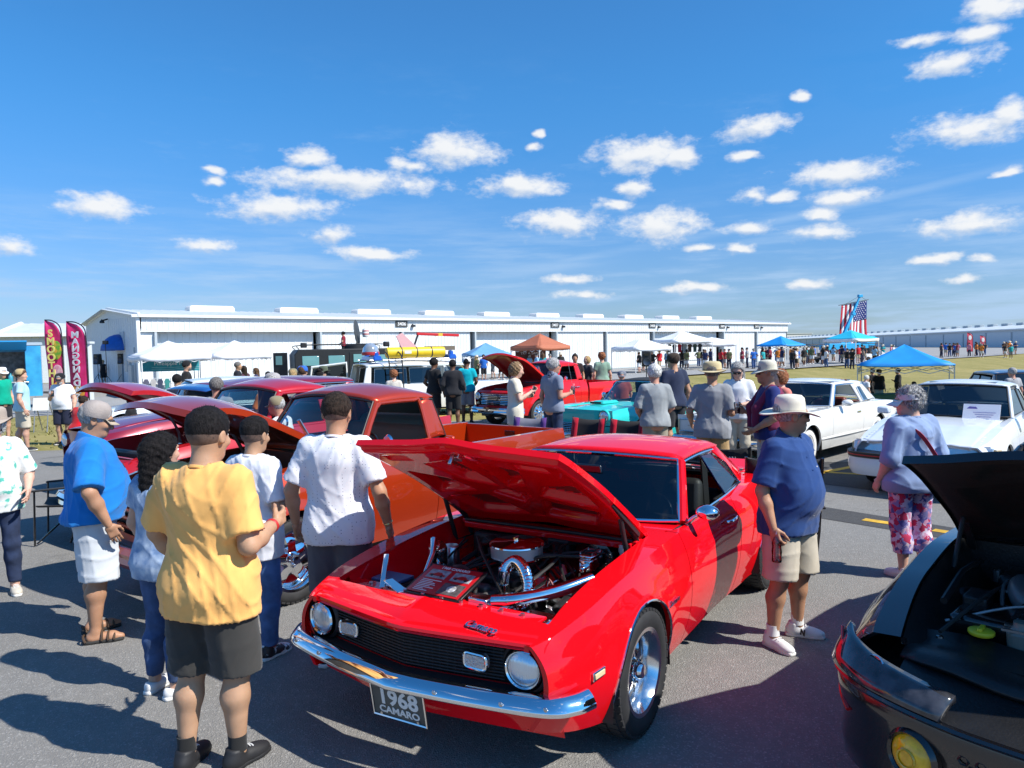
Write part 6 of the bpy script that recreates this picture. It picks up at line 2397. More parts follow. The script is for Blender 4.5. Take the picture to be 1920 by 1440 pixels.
 m=MB();m.cyl((.10,-.70,.94),(.25,-.76,1.75),.004,5);m.build('aerial',STEEL,o)
 m=MB();m.box((-.92,.10,1.02),(.015,.30,.22),(0,-.5,0));m.build('show_card',WHITEP,o)
 return o
turquoise_roadster()
WPAINT=mat('paint_white',(.80,.80,.77),.35,0,1.0,var=.02,coat_rough=.02,spec=.05)
WPAINT2=mat('paint_cool_white',(.74,.78,.82),.32,0,1.0,var=.02,coat_rough=.02,spec=.05)
def white_coupe():
 o=thing('coupe','long white seventies coupe with hidden headlamps and black targa roof','car',(4.25,12.7,0),R(-137))
 b=Body(o,W=[(-4.15,.90),(-3.6,.96),(-2.9,.985),(-1.5,.97),(0,.985),(.6,.97),(.98,.93)],
    zt=[(-4.15,.86),(-3.2,.93),(-2.2,.94),(-1.0,.93),(0,.91),(.98,.86)],
    zk=[(-4.15,.64),(.98,.66)],zb=[(-4.15,.40),(-2,.24),(.3,.24),(.98,.42)],ti=.06,bi=.08,p1=3,p2=2,
    arches=((0,.34,.38,.01),(-2.9,.34,.36,.0)),inner=[(-4.15,.74),(-2.4,.78),(-.7,.82),(-.55,.78),(.98,.76)],crown=.015)
 for n,x0,x1 in (('front_fender',-.85,.98),('door',-2.15,-.85),('quarter_panel',-4.15,-2.15)):
  b.panel(n,x0,x1,WPAINT,nx=20,nz=14,nt=4)
 liners(b,o,BLACK,(-4,.6))
 lid(o,b,'hood',-.70,.95,.765,WPAINT,bulge=lambda x,y:.02*math.exp(-(y/.18)**2))
 m,_=b.deck('cowl',-1.2,-.70, lambda x:.80,WPAINT,6,11,-.004);m.build('cowl_panel',WPAINT,o)
 lid(o,b,'boot_lid',-4.12,-3.05,.75,WPAINT)
 simple_nose(o,b,1.02,.46,.875,.93,WPAINT,.03)
 for sd_ in (1,-1):
  m=MB();m.box((1.035,sd_*.62,.70),(.03,.50,.22));h=m.build('headlamp_door',WPAINT,o,bevel=.015)
  m=MB();m.tube([(1.055,sd_*.62+a,.70+c) for a,c in ((-.24,-.10),(.24,-.10),(.24,.10),(-.24,.10))],.007,6,closed=True);m.build('door_trim',CHROME,h)
  m=MB();m.bar((1.056,sd_*.62-.08,.70),(1.056,sd_*.62+.08,.70),.006,.012);m.lathe([(.02,0),(.012,.01),(0,.01)],10,(1.052,sd_*.62,.70),(1,0,0));m.build('door_emblem',STEEL,h)
  m=MB();m.box((.99,sd_*.90,.70),(.06,.05,.20));m.build('corner_lamp',mat('amber_lens',(.8,.62,.35),.2,coat=1),o,bevel=.01)
  wheel(o,0,sd_*.83,.34,.34,.20,.20,'white',sd_);wheel(o,-2.9,sd_*.83,.34,.34,.20,.20,'white',sd_)
  m=MB();m.lathe([(0,.07),(.05,.055),(.075,.02),(.075,-.04),(0,-.05)],16,(-1.30,sd_*1.02,1.0),(1,0,0),sc=(1.2,.8));m.build('door_mirror',WPAINT,o)
  yd=float(b.w(-1.95,.80));m=MB();m.box((-1.95,sd_*(yd+.006),.80),(.16,.012,.035));m.build('door_handle',CHROME,o,bevel=.004)
  m=MB();m.bar((-.42,sd_*.955,.44),(-2.5,sd_*.955,.44),.03,.03);m.build('body_side_strip',WPAINT,o,bevel=.006)
 m=MB();m.box((1.02,0,.68),(.04,.62,.26));m.build('grille_backing',BLACK,o)
 for k in range(9):
  m=MB();m.box((1.05,-.26+.065*k,.68),(.03,.014,.25));m.build('grille_bar',CHROME,o)
 for k in range(4):
  m=MB();m.box((1.05,0,.58+.066*k),(.025,.58,.010));m.build('grille_bar',CHROME,o)
 m=MB();sweep(m,half_round(.17,.09),bez([(.5,1.0,.46),(.95,.96,.46),(1.10,.8,.46),(1.12,0,.46),(1.10,-.8,.46),(.95,-.96,.46),(.5,-1.0,.46)],30));m.build('front_bumper',CHROME,o)
 m=MB();sweep(m,half_round(.17,.09),bez([(-3.7,-.98,.50),(-4.12,-.95,.50),(-4.26,-.7,.50),(-4.27,0,.50),(-4.26,.7,.50),(-4.12,.95,.50),(-3.7,.98,.50)],30));m.build('rear_bumper',CHROME,o)
 m=MB();m.box((-4.17,0,.68),(.05,1.76,.30));m.build('tail_panel',mat('tail_red',(.35,.005,.008),.15,coat=1),o,bevel=.02)
 ROOFB=mat('gloss_black_roof',(.012,.013,.015),.12,coat=1)
 greenhouse(o,(-1.10,.79,.945),(-1.55,.64,1.30),(-2.85,.63,1.28),(-3.30,.72,.955),WPAINT,glass=TINT,crown=.045,side_q=((-2.32,.66,1.275),(-2.42,.82,.95)),bow=(.14,.08),
    sideglass=((((-1.22,.80,.95),(-1.62,.665,1.27),(-1.64,.665,1.275),(-1.26,.80,.95)),WGLASS),(((-2.50,.832,.965),(-2.76,.80,.97),(-2.62,.71,1.22),(-2.47,.71,1.225)),TINT)),roofmat=None)
 m=MB()
 for sd_ in (1,-1):
  m.box((-1.98,sd_*.36,1.345),(.62,.50,.02),(sd_*R(-2.5),0,0))
 m.build('roof_panel',ROOFB,o,bevel=.01)
 m=MB();m.box((-1.65,0,1.345),(.16,1.22,.02));m.box((-2.36,0,1.352),(.16,1.22,.02));m.build('roof_band',ROOFB,o,bevel=.01)
 seat_pair(o,-1.9,.40,.46,mat('red_vinyl',(.16,.03,.02),.5),.58)
 steering_wheel(o,-1.55,.40,.88)
 m=MB();m.box((-1.25,0,.86),(.3,1.5,.16));m.build('dashboard',mat('red_vinyl',(.16,.03,.02),.5),o,bevel=.03)
 return o
white_coupe()
def white_hatch():
 o=thing('coupe','white eighties coupe with wraparound headlamps and dark sunroof','car',(5.95,10.25,0),R(-133))
 b=Body(o,W=[(-3.7,.80),(-3.2,.85),(-2.6,.87),(-1.5,.88),(0,.875),(.6,.85),(.95,.78)],
    zt=[(-3.7,.95),(-2.6,.97),(-1.0,.93),(-.4,.90),(.4,.80),(.95,.71)],
    zk=[(-3.7,.60),(.95,.52)],zb=[(-3.7,.40),(-2.6,.22),(0,.20),(.5,.20),(.95,.25)],ti=.09,bi=.06,p1=2.6,p2=2,
    arches=((0,.32,.35,.01),(-2.65,.32,.35,.01)),inner=[(-3.7,.62),(-2.6,.68),(-.8,.72),(-.5,.70),(.95,.62)],crown=.02)
 for n,x0,x1 in (('front_fender',-.75,.95),('door',-2.0,-.75),('quarter_panel',-3.7,-2.0)):
  b.panel(n,x0,x1,WPAINT2,nx=20,nz=14,nt=4)
 liners(b,o,BLACK,(-3.5,.5))
 lid(o,b,'hood',-.72,.93,.69,WPAINT2,front=lambda q:.05*(1-q*q),bulge=lambda x,y:.012*(abs(abs(y)-.35)<.05))
 m,_=b.deck('cowl',-1.1,-.72, lambda x:.72,BLACK,6,11,-.004);m.build('cowl_panel',BLACK,o)
 lid(o,b,'boot_lid',-3.68,-2.9,.64,WPAINT2)
 simple_nose(o,b,.955,.46,.72,.80,WPAINT2,.17)
 m=MB()
 pth=bez([(.42,.90,.40),(.80,.88,.40),(1.02,.66,.40),(1.07,0,.40),(1.02,-.66,.40),(.80,-.88,.40),(.42,-.90,.40)],30)
 sweep(m,[(-.10,-.15),(-.01,-.15),(.03,-.06),(.035,.03),(.02,.10),(-.10,.12)],pth);bp=m.build('front_bumper',WPAINT2,o)
 m=MB();sweep(m,[(-.02,-.035),(.035,-.035),(.04,.035),(-.02,.035)],[p+V3(0,0,.125) for p in pth]);m.build('bumper_band',BLACK,o)
 m=MB();sweep(m,[(0,-.006),(.043,-.006),(.043,.006),(0,.006)],[p+V3(0,0,.125) for p in pth]);m.build('bumper_stripe',mat('stripe_red',(.55,.03,.03),.5),o)
 for sd_ in (1,-1):
  m=MB();P_=[(1.0,sd_*.30,.57),(.84,sd_*.83,.58),(.80,sd_*.83,.70),(.97,sd_*.30,.69)]
  m.hexa([(p[0]-.06,p[1],p[2]) for p in P_]+P_);h=m.build('headlamp',mat('headlamp_clear',(.62,.66,.68),.08,.55,coat=1,bump=.3,bscale=30),o,bevel=.01)
  m=MB();m.hexa([(.74,sd_*.80,.55),(.60,sd_*.862,.56),(.58,sd_*.862,.67),(.72,sd_*.80,.68),(.80,sd_*.86,.55),(.62,sd_*.885,.56),(.60,sd_*.885,.67),(.78,sd_*.86,.68)]);m.build('corner_lamp',mat('amber_lens',(.8,.62,.35),.2,coat=1),h)
  wheel(o,0,sd_*.75,.315,.315,.22,.20,'disc',sd_);wheel(o,-2.65,sd_*.75,.315,.315,.22,.20,'disc',sd_)
  m=MB();m.box((-1.0,sd_*.96,.98),(.14,.18,.11));m.build('door_mirror',WPAINT2,o,bevel=.03)
  m=MB();m.bar((-.38,sd_*.880,.44),(-2.28,sd_*.880,.46),.03,.06);m.build('side_moulding',BLACK,o,bevel=.005)
 m=MB();m.box((.93,0,.60),(.04,.58,.10));m.build('grille',BLACK,o,bevel=.01)
 m=MB();m.box((1.10,.0,.30),(.012,.34,.13));pl=m.build('front_plate',GLOSSBLACK,o,bevel=.004)
 m=MB();m.tube([(1.108,a,.30+c) for a,c in ((-.13,-.03),(-.05,.03),(.05,.03),(.13,-.03))],.012,6,closed=True);m.build('plate_emblem',WHITEP,pl)
 greenhouse(o,(-.92,.74,.945),(-1.52,.60,1.345),(-2.45,.58,1.33),(-3.15,.62,.98),WPAINT2,glass=TINT,trim=mat('rubber_trim',(.015,.015,.016),.5),crown=.05,side_q=((-2.25,.61,1.31),(-2.55,.73,.98)),bow=(.16,.10),
    sideglass=((((-1.12,.75,.96),(-1.95,.75,.965),(-1.95,.63,1.30),(-1.58,.63,1.31)),TINT),(((-2.0,.75,.965),(-2.5,.735,.98),(-2.25,.635,1.28),(-2.0,.63,1.30)),TINT)))
 m=MB();m.box((-1.85,0,1.405),(.55,.90,.014));m.build('sunroof',mat('sunroof_glass',(.02,.035,.06),.06,coat=1),o,bevel=.006)
 seat_pair(o,-1.7,.36,.42,INTERIOR,.6)
 m=MB();m.box((-1.1,0,.84),(.4,1.35,.16));m.build('dashboard',INTERIOR,o,bevel=.03)
 steering_wheel(o,-1.4,.36,.88)
 m=MB();m.box((-1.02,.10,.985),(.01,.30,.10),(0,-.8,0));m.build('dash_card',mat('card_green',(.45,.62,.55),.6),o)
 m=MB();m.box((-.72,.42,1.02),(.012,.46,.25),(0,-.45,0));c=m.build('show_card',mat('card_white',(.80,.79,.82),.5),o)
 m=MB();m.prism([(-.695,.42-.16+a,1.07+z) for a,z in ((-.02,0),(.12,0),(.10,.03),(.02,.035))],(.004,0,0));m.build('card_picture',mat('card_ink',(.12,.10,.35),.6),c)
 for k in range(3):
  m=MB();m.box((-.695-.0+.012*k,.46,1.02-.03*k),(.004,.28-.05*k,.006),(0,-.45,0));m.build('print_line',mat('card_ink',(.12,.10,.35),.6),c)
 return o
white_hatch()
# ------------------------------------------------------------------ black car at the lower right, hood up
BLACKP=mat('paint_black',(.006,.006,.008),.25,0,1.0,coat_rough=.02)
def black_car():
 o=thing('sports_car','black modern car with raised hood and yellow fog lamp at the lower right','car',(2.55,3.06,0),R(-135))
 b=Body(o,W=[(-3.8,.82),(-3.0,.93),(-2.7,.95),(-1.3,.91),(0,.945),(.5,.92),(.78,.84),(.95,.70)],
    zt=[(-3.8,.98),(-2.6,1.02),(-1.0,.99),(-.5,.99),(0,.93),(.5,.82),(.95,.70)],
    zk=[(-3.8,.70),(0,.64),(.95,.55)],zb=[(-3.8,.36),(-2.6,.20),(0,.18),(.6,.18),(.95,.22)],ti=.13,bi=.07,p1=2.2,p2=1.8,
    arches=((0,.36,.385,.02),(-2.72,.36,.385,.02)),inner=[(-3.8,.66),(-2.5,.72),(-.9,.76),(-.6,.72),(.0,.72),(.6,.66),(.95,.52)],crown=.03)
 for n,x0,x1 in (('front_fender',-.85,.62),('door',-2.0,-.85),('quarter_panel',-3.8,-2.0)):
  b.panel(n,x0,x1,BLACKP,nx=28,nz=18,nt=5)
 liners(b,o,BLACK,(-3.6,.5))
 for xw in (0,-2.72):
  for sd_ in (1,-1):
   wheel(o,xw,sd_*.79,.35,.35,.25,.24,'black',sd_)
 m,A=b.deck('hood',-.62,.62, lambda x:.72-.10*max(0,x)**2,BLACKP,22,23,.0,front=lambda q:.16*(1-q*q),bulge=lambda x,y:.035*math.exp(-(y/.42)**4)-.05*max(0,(x-.2)/.5)**2)
 hood=m.build('hood',BLACKP,o,angle=40)
 hood_underside(hood,A,mat('hood_liner',(.010,.010,.011),.6,bump=.3,bscale=60),[('m',[(.12,.10),(.14,.70),(.55,.80),(.60,.10)]),('m',[(.68,.10),(.66,.66),(.86,.55),(.88,.10)])],.025,.012,(50,50))
 ed=MB();nr,nc=A.shape[:2]
 ring=[A[0,j] for j in range(nc)]+[A[i,-1] for i in range(1,nr)]+[A[-1,j] for j in range(nc-2,-1,-1)]+[A[i,0] for i in range(nr-2,0,-1)]
 ed.grid(np.stack([np.array(ring),np.array([p+V3(0,0,-.04) for p in ring])],1),cu=True);ed.build('hood_edge',BLACKP,hood)
 m=MB();m.bar((.30,.28,.80),(.30,.36,.80),.05,.012);m.build('hood_striker',STEEL,hood)
 set_hinge(hood,-.64,float(b.top(-.62,0))-.02,37)
 for sd_ in (1,-1):
  m=MB();m.bar((-.60,sd_*.66,.93),(-.44,sd_*.66,1.10),.03,.02);m.cyl((-.25,sd_*.67,.90),(-.38,sd_*.66,1.14),.012,8);m.build('hood_hinge',BLACK,o)
 m,_=b.deck('cowl',-1.15,-.62, lambda x:.78,BLACK,6,11,-.01);m.build('cowl_panel',BLACK,o)
 lid(o,b,'boot_lid',-3.78,-2.9,.66,BLACKP)
 greenhouse(o,(-1.05,.80,1.0),(-1.65,.62,1.375),(-2.5,.60,1.36),(-3.1,.68,1.02),BLACKP,glass=TINT,trim=BLACK,crown=.05,side_q=((-2.3,.63,1.34),(-2.65,.78,1.02)),bow=(.2,.12),
    sideglass=((((-1.22,.80,1.0),(-2.0,.80,1.005),(-2.0,.65,1.33),(-1.70,.65,1.34)),TINT),))
 PL=mat('bay_plastic',(.012,.012,.013),.42,bump=.2,bscale=80,var=.2)
 def part(n,mb,mt=PL,**k):
  return mb.build(n,mt,o,**k)
 m=MB();m.box((-.66,0,.74),(.05,1.40,.46));part('firewall',m)
 m=MB();m.box((.0,0,.46),(1.3,1.3,.05));part('under_tray',m)
 for sd_ in (1,-1):
  A_=np.zeros((10,5,3))
  for i in range(10):
   x=lerp(-.64,.60,i/9)
   for j in range(5):
    t=j/4
    A_[i,j]=(x,sd_*lerp(float(b.inner(x))-.005,.50,t),lerp(float(b.top(x,.70))-.02,.66+.10*math.exp(-(x/.25)**2),t**.8))
  m=MB();m.grid(A_,flip=sd_>0);part('inner_fender',m)
  m=MB();m.lathe([(.07,0),(.075,.02),(.05,.035),(.02,.04),(0,.04)],16,(-.15,sd_*.56,.80));part('strut_top',m)
 A_=np.zeros((6,19,3))
 for j,y in enumerate(np.linspace(-.64,.64,19)):
  for i in range(6):
   t=i/5
   A_[i,j]=(lerp(.36,.80-.12*(y/.64)**2,t),y,.775-.03*t-.02*math.sin(6*t)+.008*math.cos(14*y))
 m=MB();m.grid(A_);part('radiator_cover',m,solid=.02)
 for (x,y) in ((.45,-.55),(.45,.5),(.62,-.2),(.62,.2),(.45,0)):
  m=MB();m.lathe([(.016,0),(.014,.008),(0,.01)],10,(x,y,.775));part('trim_clip',m,GLOSSBLACK)
 m=MB();m.box((-.10,0,.74),(.62,.46,.16),None,(.9,.85));part('engine_cover',m,bevel=.03)
 m=MB();m.box((-.10,.0,.826),(.40,.10,.012));part('cover_panel',m,STEEL,bevel=.004)
 m=MB();m.box((.14,-.43,.76),(.30,.26,.16));part('fuse_box',m,GLOSSBLACK,bevel=.02)
 m=MB();m.box((.16,-.20,.78),(.20,.10,.05));part('label_plate',m,WHITEP,bevel=.004)
 m=MB();m.tube(bez([(-.38,-.30,.82),(-.20,-.36,.88),(.0,-.30,.86),(.08,-.10,.84)],16),.06,12);part('intake_tube',m,mat('intake_grey',(.10,.11,.12),.35))
 m=MB();m.box((-.42,-.34,.82),(.24,.30,.14));part('air_box',m,bevel=.03)
 m=MB();m.tube([(-.48,-.60,.90),(-.2,-.62,.90),(.2,-.60,.86)],.016,8);part('wire_loom',m)
 m=MB();m.tube(bez([(-.5,.05,.86),(-.35,-.1,.90),(-.30,-.25,.90),(-.1,-.34,.84)],16),.018,8);part('coolant_hose',m)
 m=MB();m.lathe([(.045,0),(.052,.008),(.052,.022),(.03,.028),(0,.028)],20,(.33,-.42,.785));m.box((.33,-.42,.815),(.07,.02,.014));part('filler_cap',m,mat('cap_yellow',(.75,.62,.03),.4),bevel=.004)
 m=MB();m.tube([(.22,.02,.80),(.20,.02,.92),(.18,.02,.94)],[.008,.010,.006],8);part('dipstick',m,STEEL)
 m=MB();m.lathe([(.030,0),(.030,.05),(.02,.06),(0,.06)],14,(.22,.02,.90),(.2,0,1));part('dipstick_grip',m,STEEL)
 m=MB();m.box((.36,.12,.785),(.22,.26,.05));part('coolant_tank',m,mat('tank_green',(.10,.14,.05),.4),bevel=.015)
 m=MB();m.cyl((.30,.02,.79),(.30,.02,.83),.035,14);part('tank_cap',m,WHITEP)
 m=MB();m.box((.10,.42,.78),(.30,.22,.18));part('battery',m,bevel=.01)
 for k in range(5):
  m=MB();m.box((.22+.03*k,-.30,.835),(.012,.09,.01));part('rib',m,STEEL)
 m=MB();m.tube(bez([(.30,-.16,.80),(.22,-.12,.86),(.10,-.06,.86),(-.05,-.10,.84)],16),.020,10);part('metal_pipe',m,STEEL)
 m=MB();m.tube(bez([(.42,.30,.80),(.30,.34,.88),(.10,.30,.90),(-.2,.2,.88)],16),.024,10);part('radiator_hose',m,HOSE)
 m=MB();m.lathe([(0,0),(.05,0),(.055,.10),(.03,.13),(.03,.15),(0,.152)],16,(.30,-.28,.72));part('fluid_bottle',m,mat('bottle_smoke',(.16,.17,.15),.35))
 m=MB();m.box((.02,-.50,.85),(.16,.10,.05));part('relay_box',m,PL,bevel=.01)
 rw=random.Random(8)
 for k in range(10):
  a_,c_=V3(rw.uniform(-.4,.1),rw.uniform(-.6,.1),.86),V3(rw.uniform(.1,.45),rw.uniform(-.6,.2),.80)
  m=MB();m.tube(bez([a_,(a_+c_)/2+V3(0,rw.uniform(-.1,.1),.05),c_],12),rw.choice([.006,.009,.012]),6);part('wire_loom',m,rw.choice([HOSE,PL,GREYM]))
 for (x,y) in ((-.35,-.50),(-.30,-.20),(.05,-.30),(.10,.10),(-.2,.1)):
  m=MB();m.cyl((x,y,.84),(x,y,.90),.016,8);part('bolt_head',m,STEEL)
 half=bez([(.56,.925,0),(.66,.905,0),(.80,.83,0),(.93,.66,0),(1.03,.36,0),(1.06,0,0)],40)
 full=half+[p*V3(1,-1,1) for p in half[::-1]][1:]
 n=len(full)
 A_=np.zeros((8,n,3))
 for j,p in enumerate(full):
  for i,(g_,z) in enumerate(((-.05,.665),(-.012,.66),(.0,.64),(.0,.58),(-.03,.48),(-.02,.36),(-.03,.28),(-.10,.20))):
   A_[i,j]=(p[0]+g_,p[1]*(1+g_*.5),z)
 m=MB();m.grid(A_,flip=True);m.build('front_bumper',BLACKP,o)
 m=MB();m.tube([p+V3(.004,0,.655) for p in full[6:-6]],.013,6);m.build('nose_lip',BLACKP,o)
 HLM=mat('headlamp_clear_dark',(.035,.036,.042),.10,.0,coat=.7,var=.6,vscale=16)
 for sd_ in (1,-1):
  sel=[p for p in half if .40<p[1]<.905]
  A_=np.zeros((5,len(sel),3))
  for j,p in enumerate(sel):
   k=j/(len(sel)-1)
   for i in range(5):
    t=i/4
    A_[i,j]=(p[0]-.012-.10*t*(1-.3*k)-.02*t*t,sd_*(p[1]-.03*t),lerp(.655,lerp(.775,.715,k),t)+.012*math.sin(PI*t))
  m=MB();m.grid(A_,flip=sd_>0);h=m.build('headlamp',HLM,o,solid=.03)
  for r in (.060,.040):
   m=MB();m.lathe([(r,0),(r+.005,.006),(r,.010)],22,(.835,sd_*.70,.712),(.75,sd_*.45,.55));m.f=[f for f in m.f if len(f)==4];m.build('lamp_ring',CHROME,h)
  m=MB();m.bar((.70,sd_*.868,.70),(.60,sd_*.905,.77),.012,.045);m.build('side_reflector',mat('reflector_red',(.5,.01,.012),.2,coat=1),o,bevel=.004)
  m=MB();m.tube([p*V3(1,sd_,1)+V3(-.012,-sd_*.010,z) for p,z in zip(half[4:18],np.linspace(.62,.50,14))],.010,6);m.build('accent_line',mat('reflector_red',(.5,.01,.012),.2,coat=1),o)
 m=MB();A_=np.zeros((2,9,3))
 for j,y in enumerate(np.linspace(-.62,.62,9)):
  xx=float(np.interp(abs(y),[p[1] for p in half[::-1]],[p[0] for p in half[::-1]]))
  A_[0,j]=(xx-.02,y,.662);A_[1,j]=(.60,y,.76)
 m.grid(A_);m.build('slam_panel',PL,o)
 m=MB()
 for r_ in range(7):
  for c_ in range(12):
   y=-.32+.057*c_+(.028 if r_%2 else 0)
   z=.56-.034*r_
   x=float(np.interp(abs(y),[p[1] for p in half[::-1]],[p[0] for p in half[::-1]]))-.03*(.6-z)/.15+.004
   if abs(y)>.34:
    continue
   m.tube([(x,y+.017*math.cos(a),z+.017*math.sin(a)) for a in np.linspace(0,2*PI,7)[:-1]],.0045,4,closed=True)
 m.build('grille_mesh',PL,o)['kind']='stuff'
 for sd_ in (1,-1):
  y=sd_*.50
  x=float(np.interp(.50,[p[1] for p in half[::-1]],[p[0] for p in half[::-1]]))+.0
  m=MB();m.lathe([(.100,-.03),(.105,.0),(.092,.02),(.082,.01)],26,(x,y,.49),(1,sd_*.35,0));m.f=[f for f in m.f if len(f)==4]
  l=m.build('fog_lamp',GLOSSBLACK,o)
  m=MB();m.lathe([(.082,.005),(.06,.028),(.03,.036),(0,.038)],24,(x,y,.49),(1,sd_*.35,0));m.build('lens',mat('fog_yellow',(.90,.50,.01),.15,coat=.6,var=.2,vscale=25),l)
  m=MB();m.lathe([(.040,.036),(.036,.042),(.030,.040)],18,(x,y,.49),(1,sd_*.35,0));m.f=[f for f in m.f if len(f)==4];m.build('lens_ring',mat('fog_amber',(.6,.38,.01),.2,coat=1),l)
 return o
black_car()
# ------------------------------------------------------------------ vehicles further back
def maroon_wagon():
 o=thing('hot_rod','maroon chopped classic wagon with windscreen visor behind the orange truck','car',(-5.95,11.6,0),R(-129))
 b=Body(o,W=[(-4.0,.84),(-3.0,.90),(-1.5,.90),(0,.90),(.6,.86),(.85,.76)],zt=[(-4.0,1.05),(-2,1.10),(-.7,1.10),(0,1.06),(.85,.94)],
    zk=[(-4,.75),(.85,.75)],zb=[(-4,.40),(-2,.28),(.85,.40)],ti=.10,bi=.08,arches=((0,.36,.40,.02),(-2.9,.36,.40,.02)),inner=[(-4,.74),(-.7,.74),(.85,.55)],crown=.06)
 for n,x0,x1 in (('front_fender',-.75,.85),('door',-1.85,-.75),('rear_fender',-4.0,-1.85)):
  b.panel(n,x0,x1,MAROON,nx=16,nz=12,nt=4)
 liners(b,o,BLACK,(-3.8,.4))
 lid(o,b,'hood',-.72,.82,.60,MAROON)
 m,_=b.deck('cowl',-.98,-.72, lambda x:.72,MAROON,5,9,-.004);m.build('cowl_panel',MAROON,o)
 greenhouse(o,(-.85,.73,1.12),(-1.05,.68,1.50),(-3.75,.66,1.52),(-3.95,.72,1.10),MAROON,glass=TINT,crown=.09,side_q=((-3.55,.675,1.50),(-3.6,.745,1.11)),bow=(.14,.08),
    sideglass=((((-1.02,.74,1.13),(-1.85,.75,1.13),(-1.85,.685,1.46),(-1.18,.69,1.46)),WGLASS),(((-1.98,.75,1.13),(-3.45,.745,1.13),(-3.40,.685,1.46),(-1.98,.685,1.46)),WGLASS)))
 m=MB()
 A_=np.zeros((3,11,3))
 for j,y in enumerate(np.linspace(-.70,.70,11)):
  for i in range(3):
   A_[i,j]=(-1.02+.13*i+.06*(1-(y/.7)**2),y,1.555-.035*i+.03*(1-(y/.7)**2))
 m.grid(A_);m.build('sun_visor',mat('visor_blue',(.02,.10,.34),.2,coat=1),o,solid=.015)
 m=MB();m.box((-3.98,0,.8),(.05,1.6,.5));m.build('tailgate',MAROON,o)
 simple_nose(o,b,.88,.45,.96,.72,MAROON,.10)
 for sd_ in (1,-1):
  headlamp(o,(.86,sd_*.60,.80),.09)
  for xw in (0,-2.9):
   wheel(o,xw,sd_*.77,.35,.35,.22,.24,'mag',sd_)
 m=MB();m.box((-2.2,0,.55),(2.6,1.4,.06));m.build('floor',BLACK,o)
 seat_pair(o,-1.6,.36,.62,TAN,.5)
maroon_wagon()
def modern_suv(label,loc,rz,pm,h=1.75,z=0.0,group='modern cars parked among the show cars',name='parked_suv'):
 o=thing(name,label,'car',(*loc,z),rz,group)
 k=h/1.75
 b=Body(o,W=[(-3.6,.85),(-3.2,.92),(-1.5,.94),(0,.93),(.6,.88),(.85,.76)],zt=[(-3.6,1.10*k),(-1.0,1.08*k),(0,1.02*k),(.85,.90*k)],zk=[(-3.6,.75),(.85,.7)],
    zb=[(-3.6,.42),(-2,.28),(.85,.35)],ti=.07,bi=.07,arches=((0,.37,.41,.015),(-2.75,.37,.41,.015)),inner=[(-3.6,.78),(-.7,.8),(.85,.62)],crown=.03)
 for n,x0,x1 in (('front_fender',-.8,.85),('door',-2.2,-.8),('rear_fender',-3.6,-2.2)):
  b.panel(n,x0,x1,pm,nx=14,nz=10,nt=3)
 liners(b,o,BLACK,(-3.4,.4))
 lid(o,b,'hood',-.8,.83,.66,pm)
 m,_=b.deck('cowl',-1.1,-.78, lambda x:.76,BLACK,5,9,-.004);m.build('cowl_panel',BLACK,o)
 greenhouse(o,(-.95,.80,1.09*k),(-1.50,.66,1.64*k),(-3.25,.66,1.64*k),(-3.55,.78,1.12*k),pm,glass=DKGLASS,trim=BLACK,crown=.06,side_q=((-3.0,.68,1.60*k),(-3.15,.82,1.11*k)),bow=(.16,.10),
    sideglass=((((-1.15,.82,1.09*k),(-2.1,.83,1.10*k),(-2.1,.70,1.58*k),(-1.58,.70,1.58*k)),DKGLASS),(((-2.2,.83,1.1*k),(-3.08,.82,1.11*k),(-2.96,.70,1.56*k),(-2.2,.70,1.58*k)),DKGLASS)))
 m=MB();m.box((-3.58,0,.85),(.06,1.66,.55));m.build('tailgate',pm,o,bevel=.03)
 m=MB();m.box((-3.64,0,.52),(.14,1.74,.22));m.build('rear_bumper',BLACK,o,bevel=.04)
 simple_nose(o,b,.90,.36,.92*k,.75,pm,.10)
 for sd_ in (1,-1):
  m=MB();m.box((-3.60,sd_*.76,1.0*k),(.08,.16,.34));m.build('tail_lamp',mat('tail_red2',(.55,.012,.012),.15,coat=1),o,bevel=.02)
  m=MB();m.box((.80,sd_*.58,.76),(.10,.30,.12));m.build('headlamp',LENSW,o,bevel=.02)
  for xw in (0,-2.75):
   wheel(o,xw,sd_*.80,.36,.36,.22,.23,'disc',sd_)
 return o
modern_suv('dark navy SUV with red tail lamps parked at the right edge',(15.1,23.5),R(75),mat('paint_navy',(.012,.02,.06),.3,coat=1),1.80,-.62,name='parked_suv')
modern_suv('white and blue modern car parked behind the maroon wagon',(-9.3,17.4),R(-150),WPAINT2,1.50,name='parked_car')
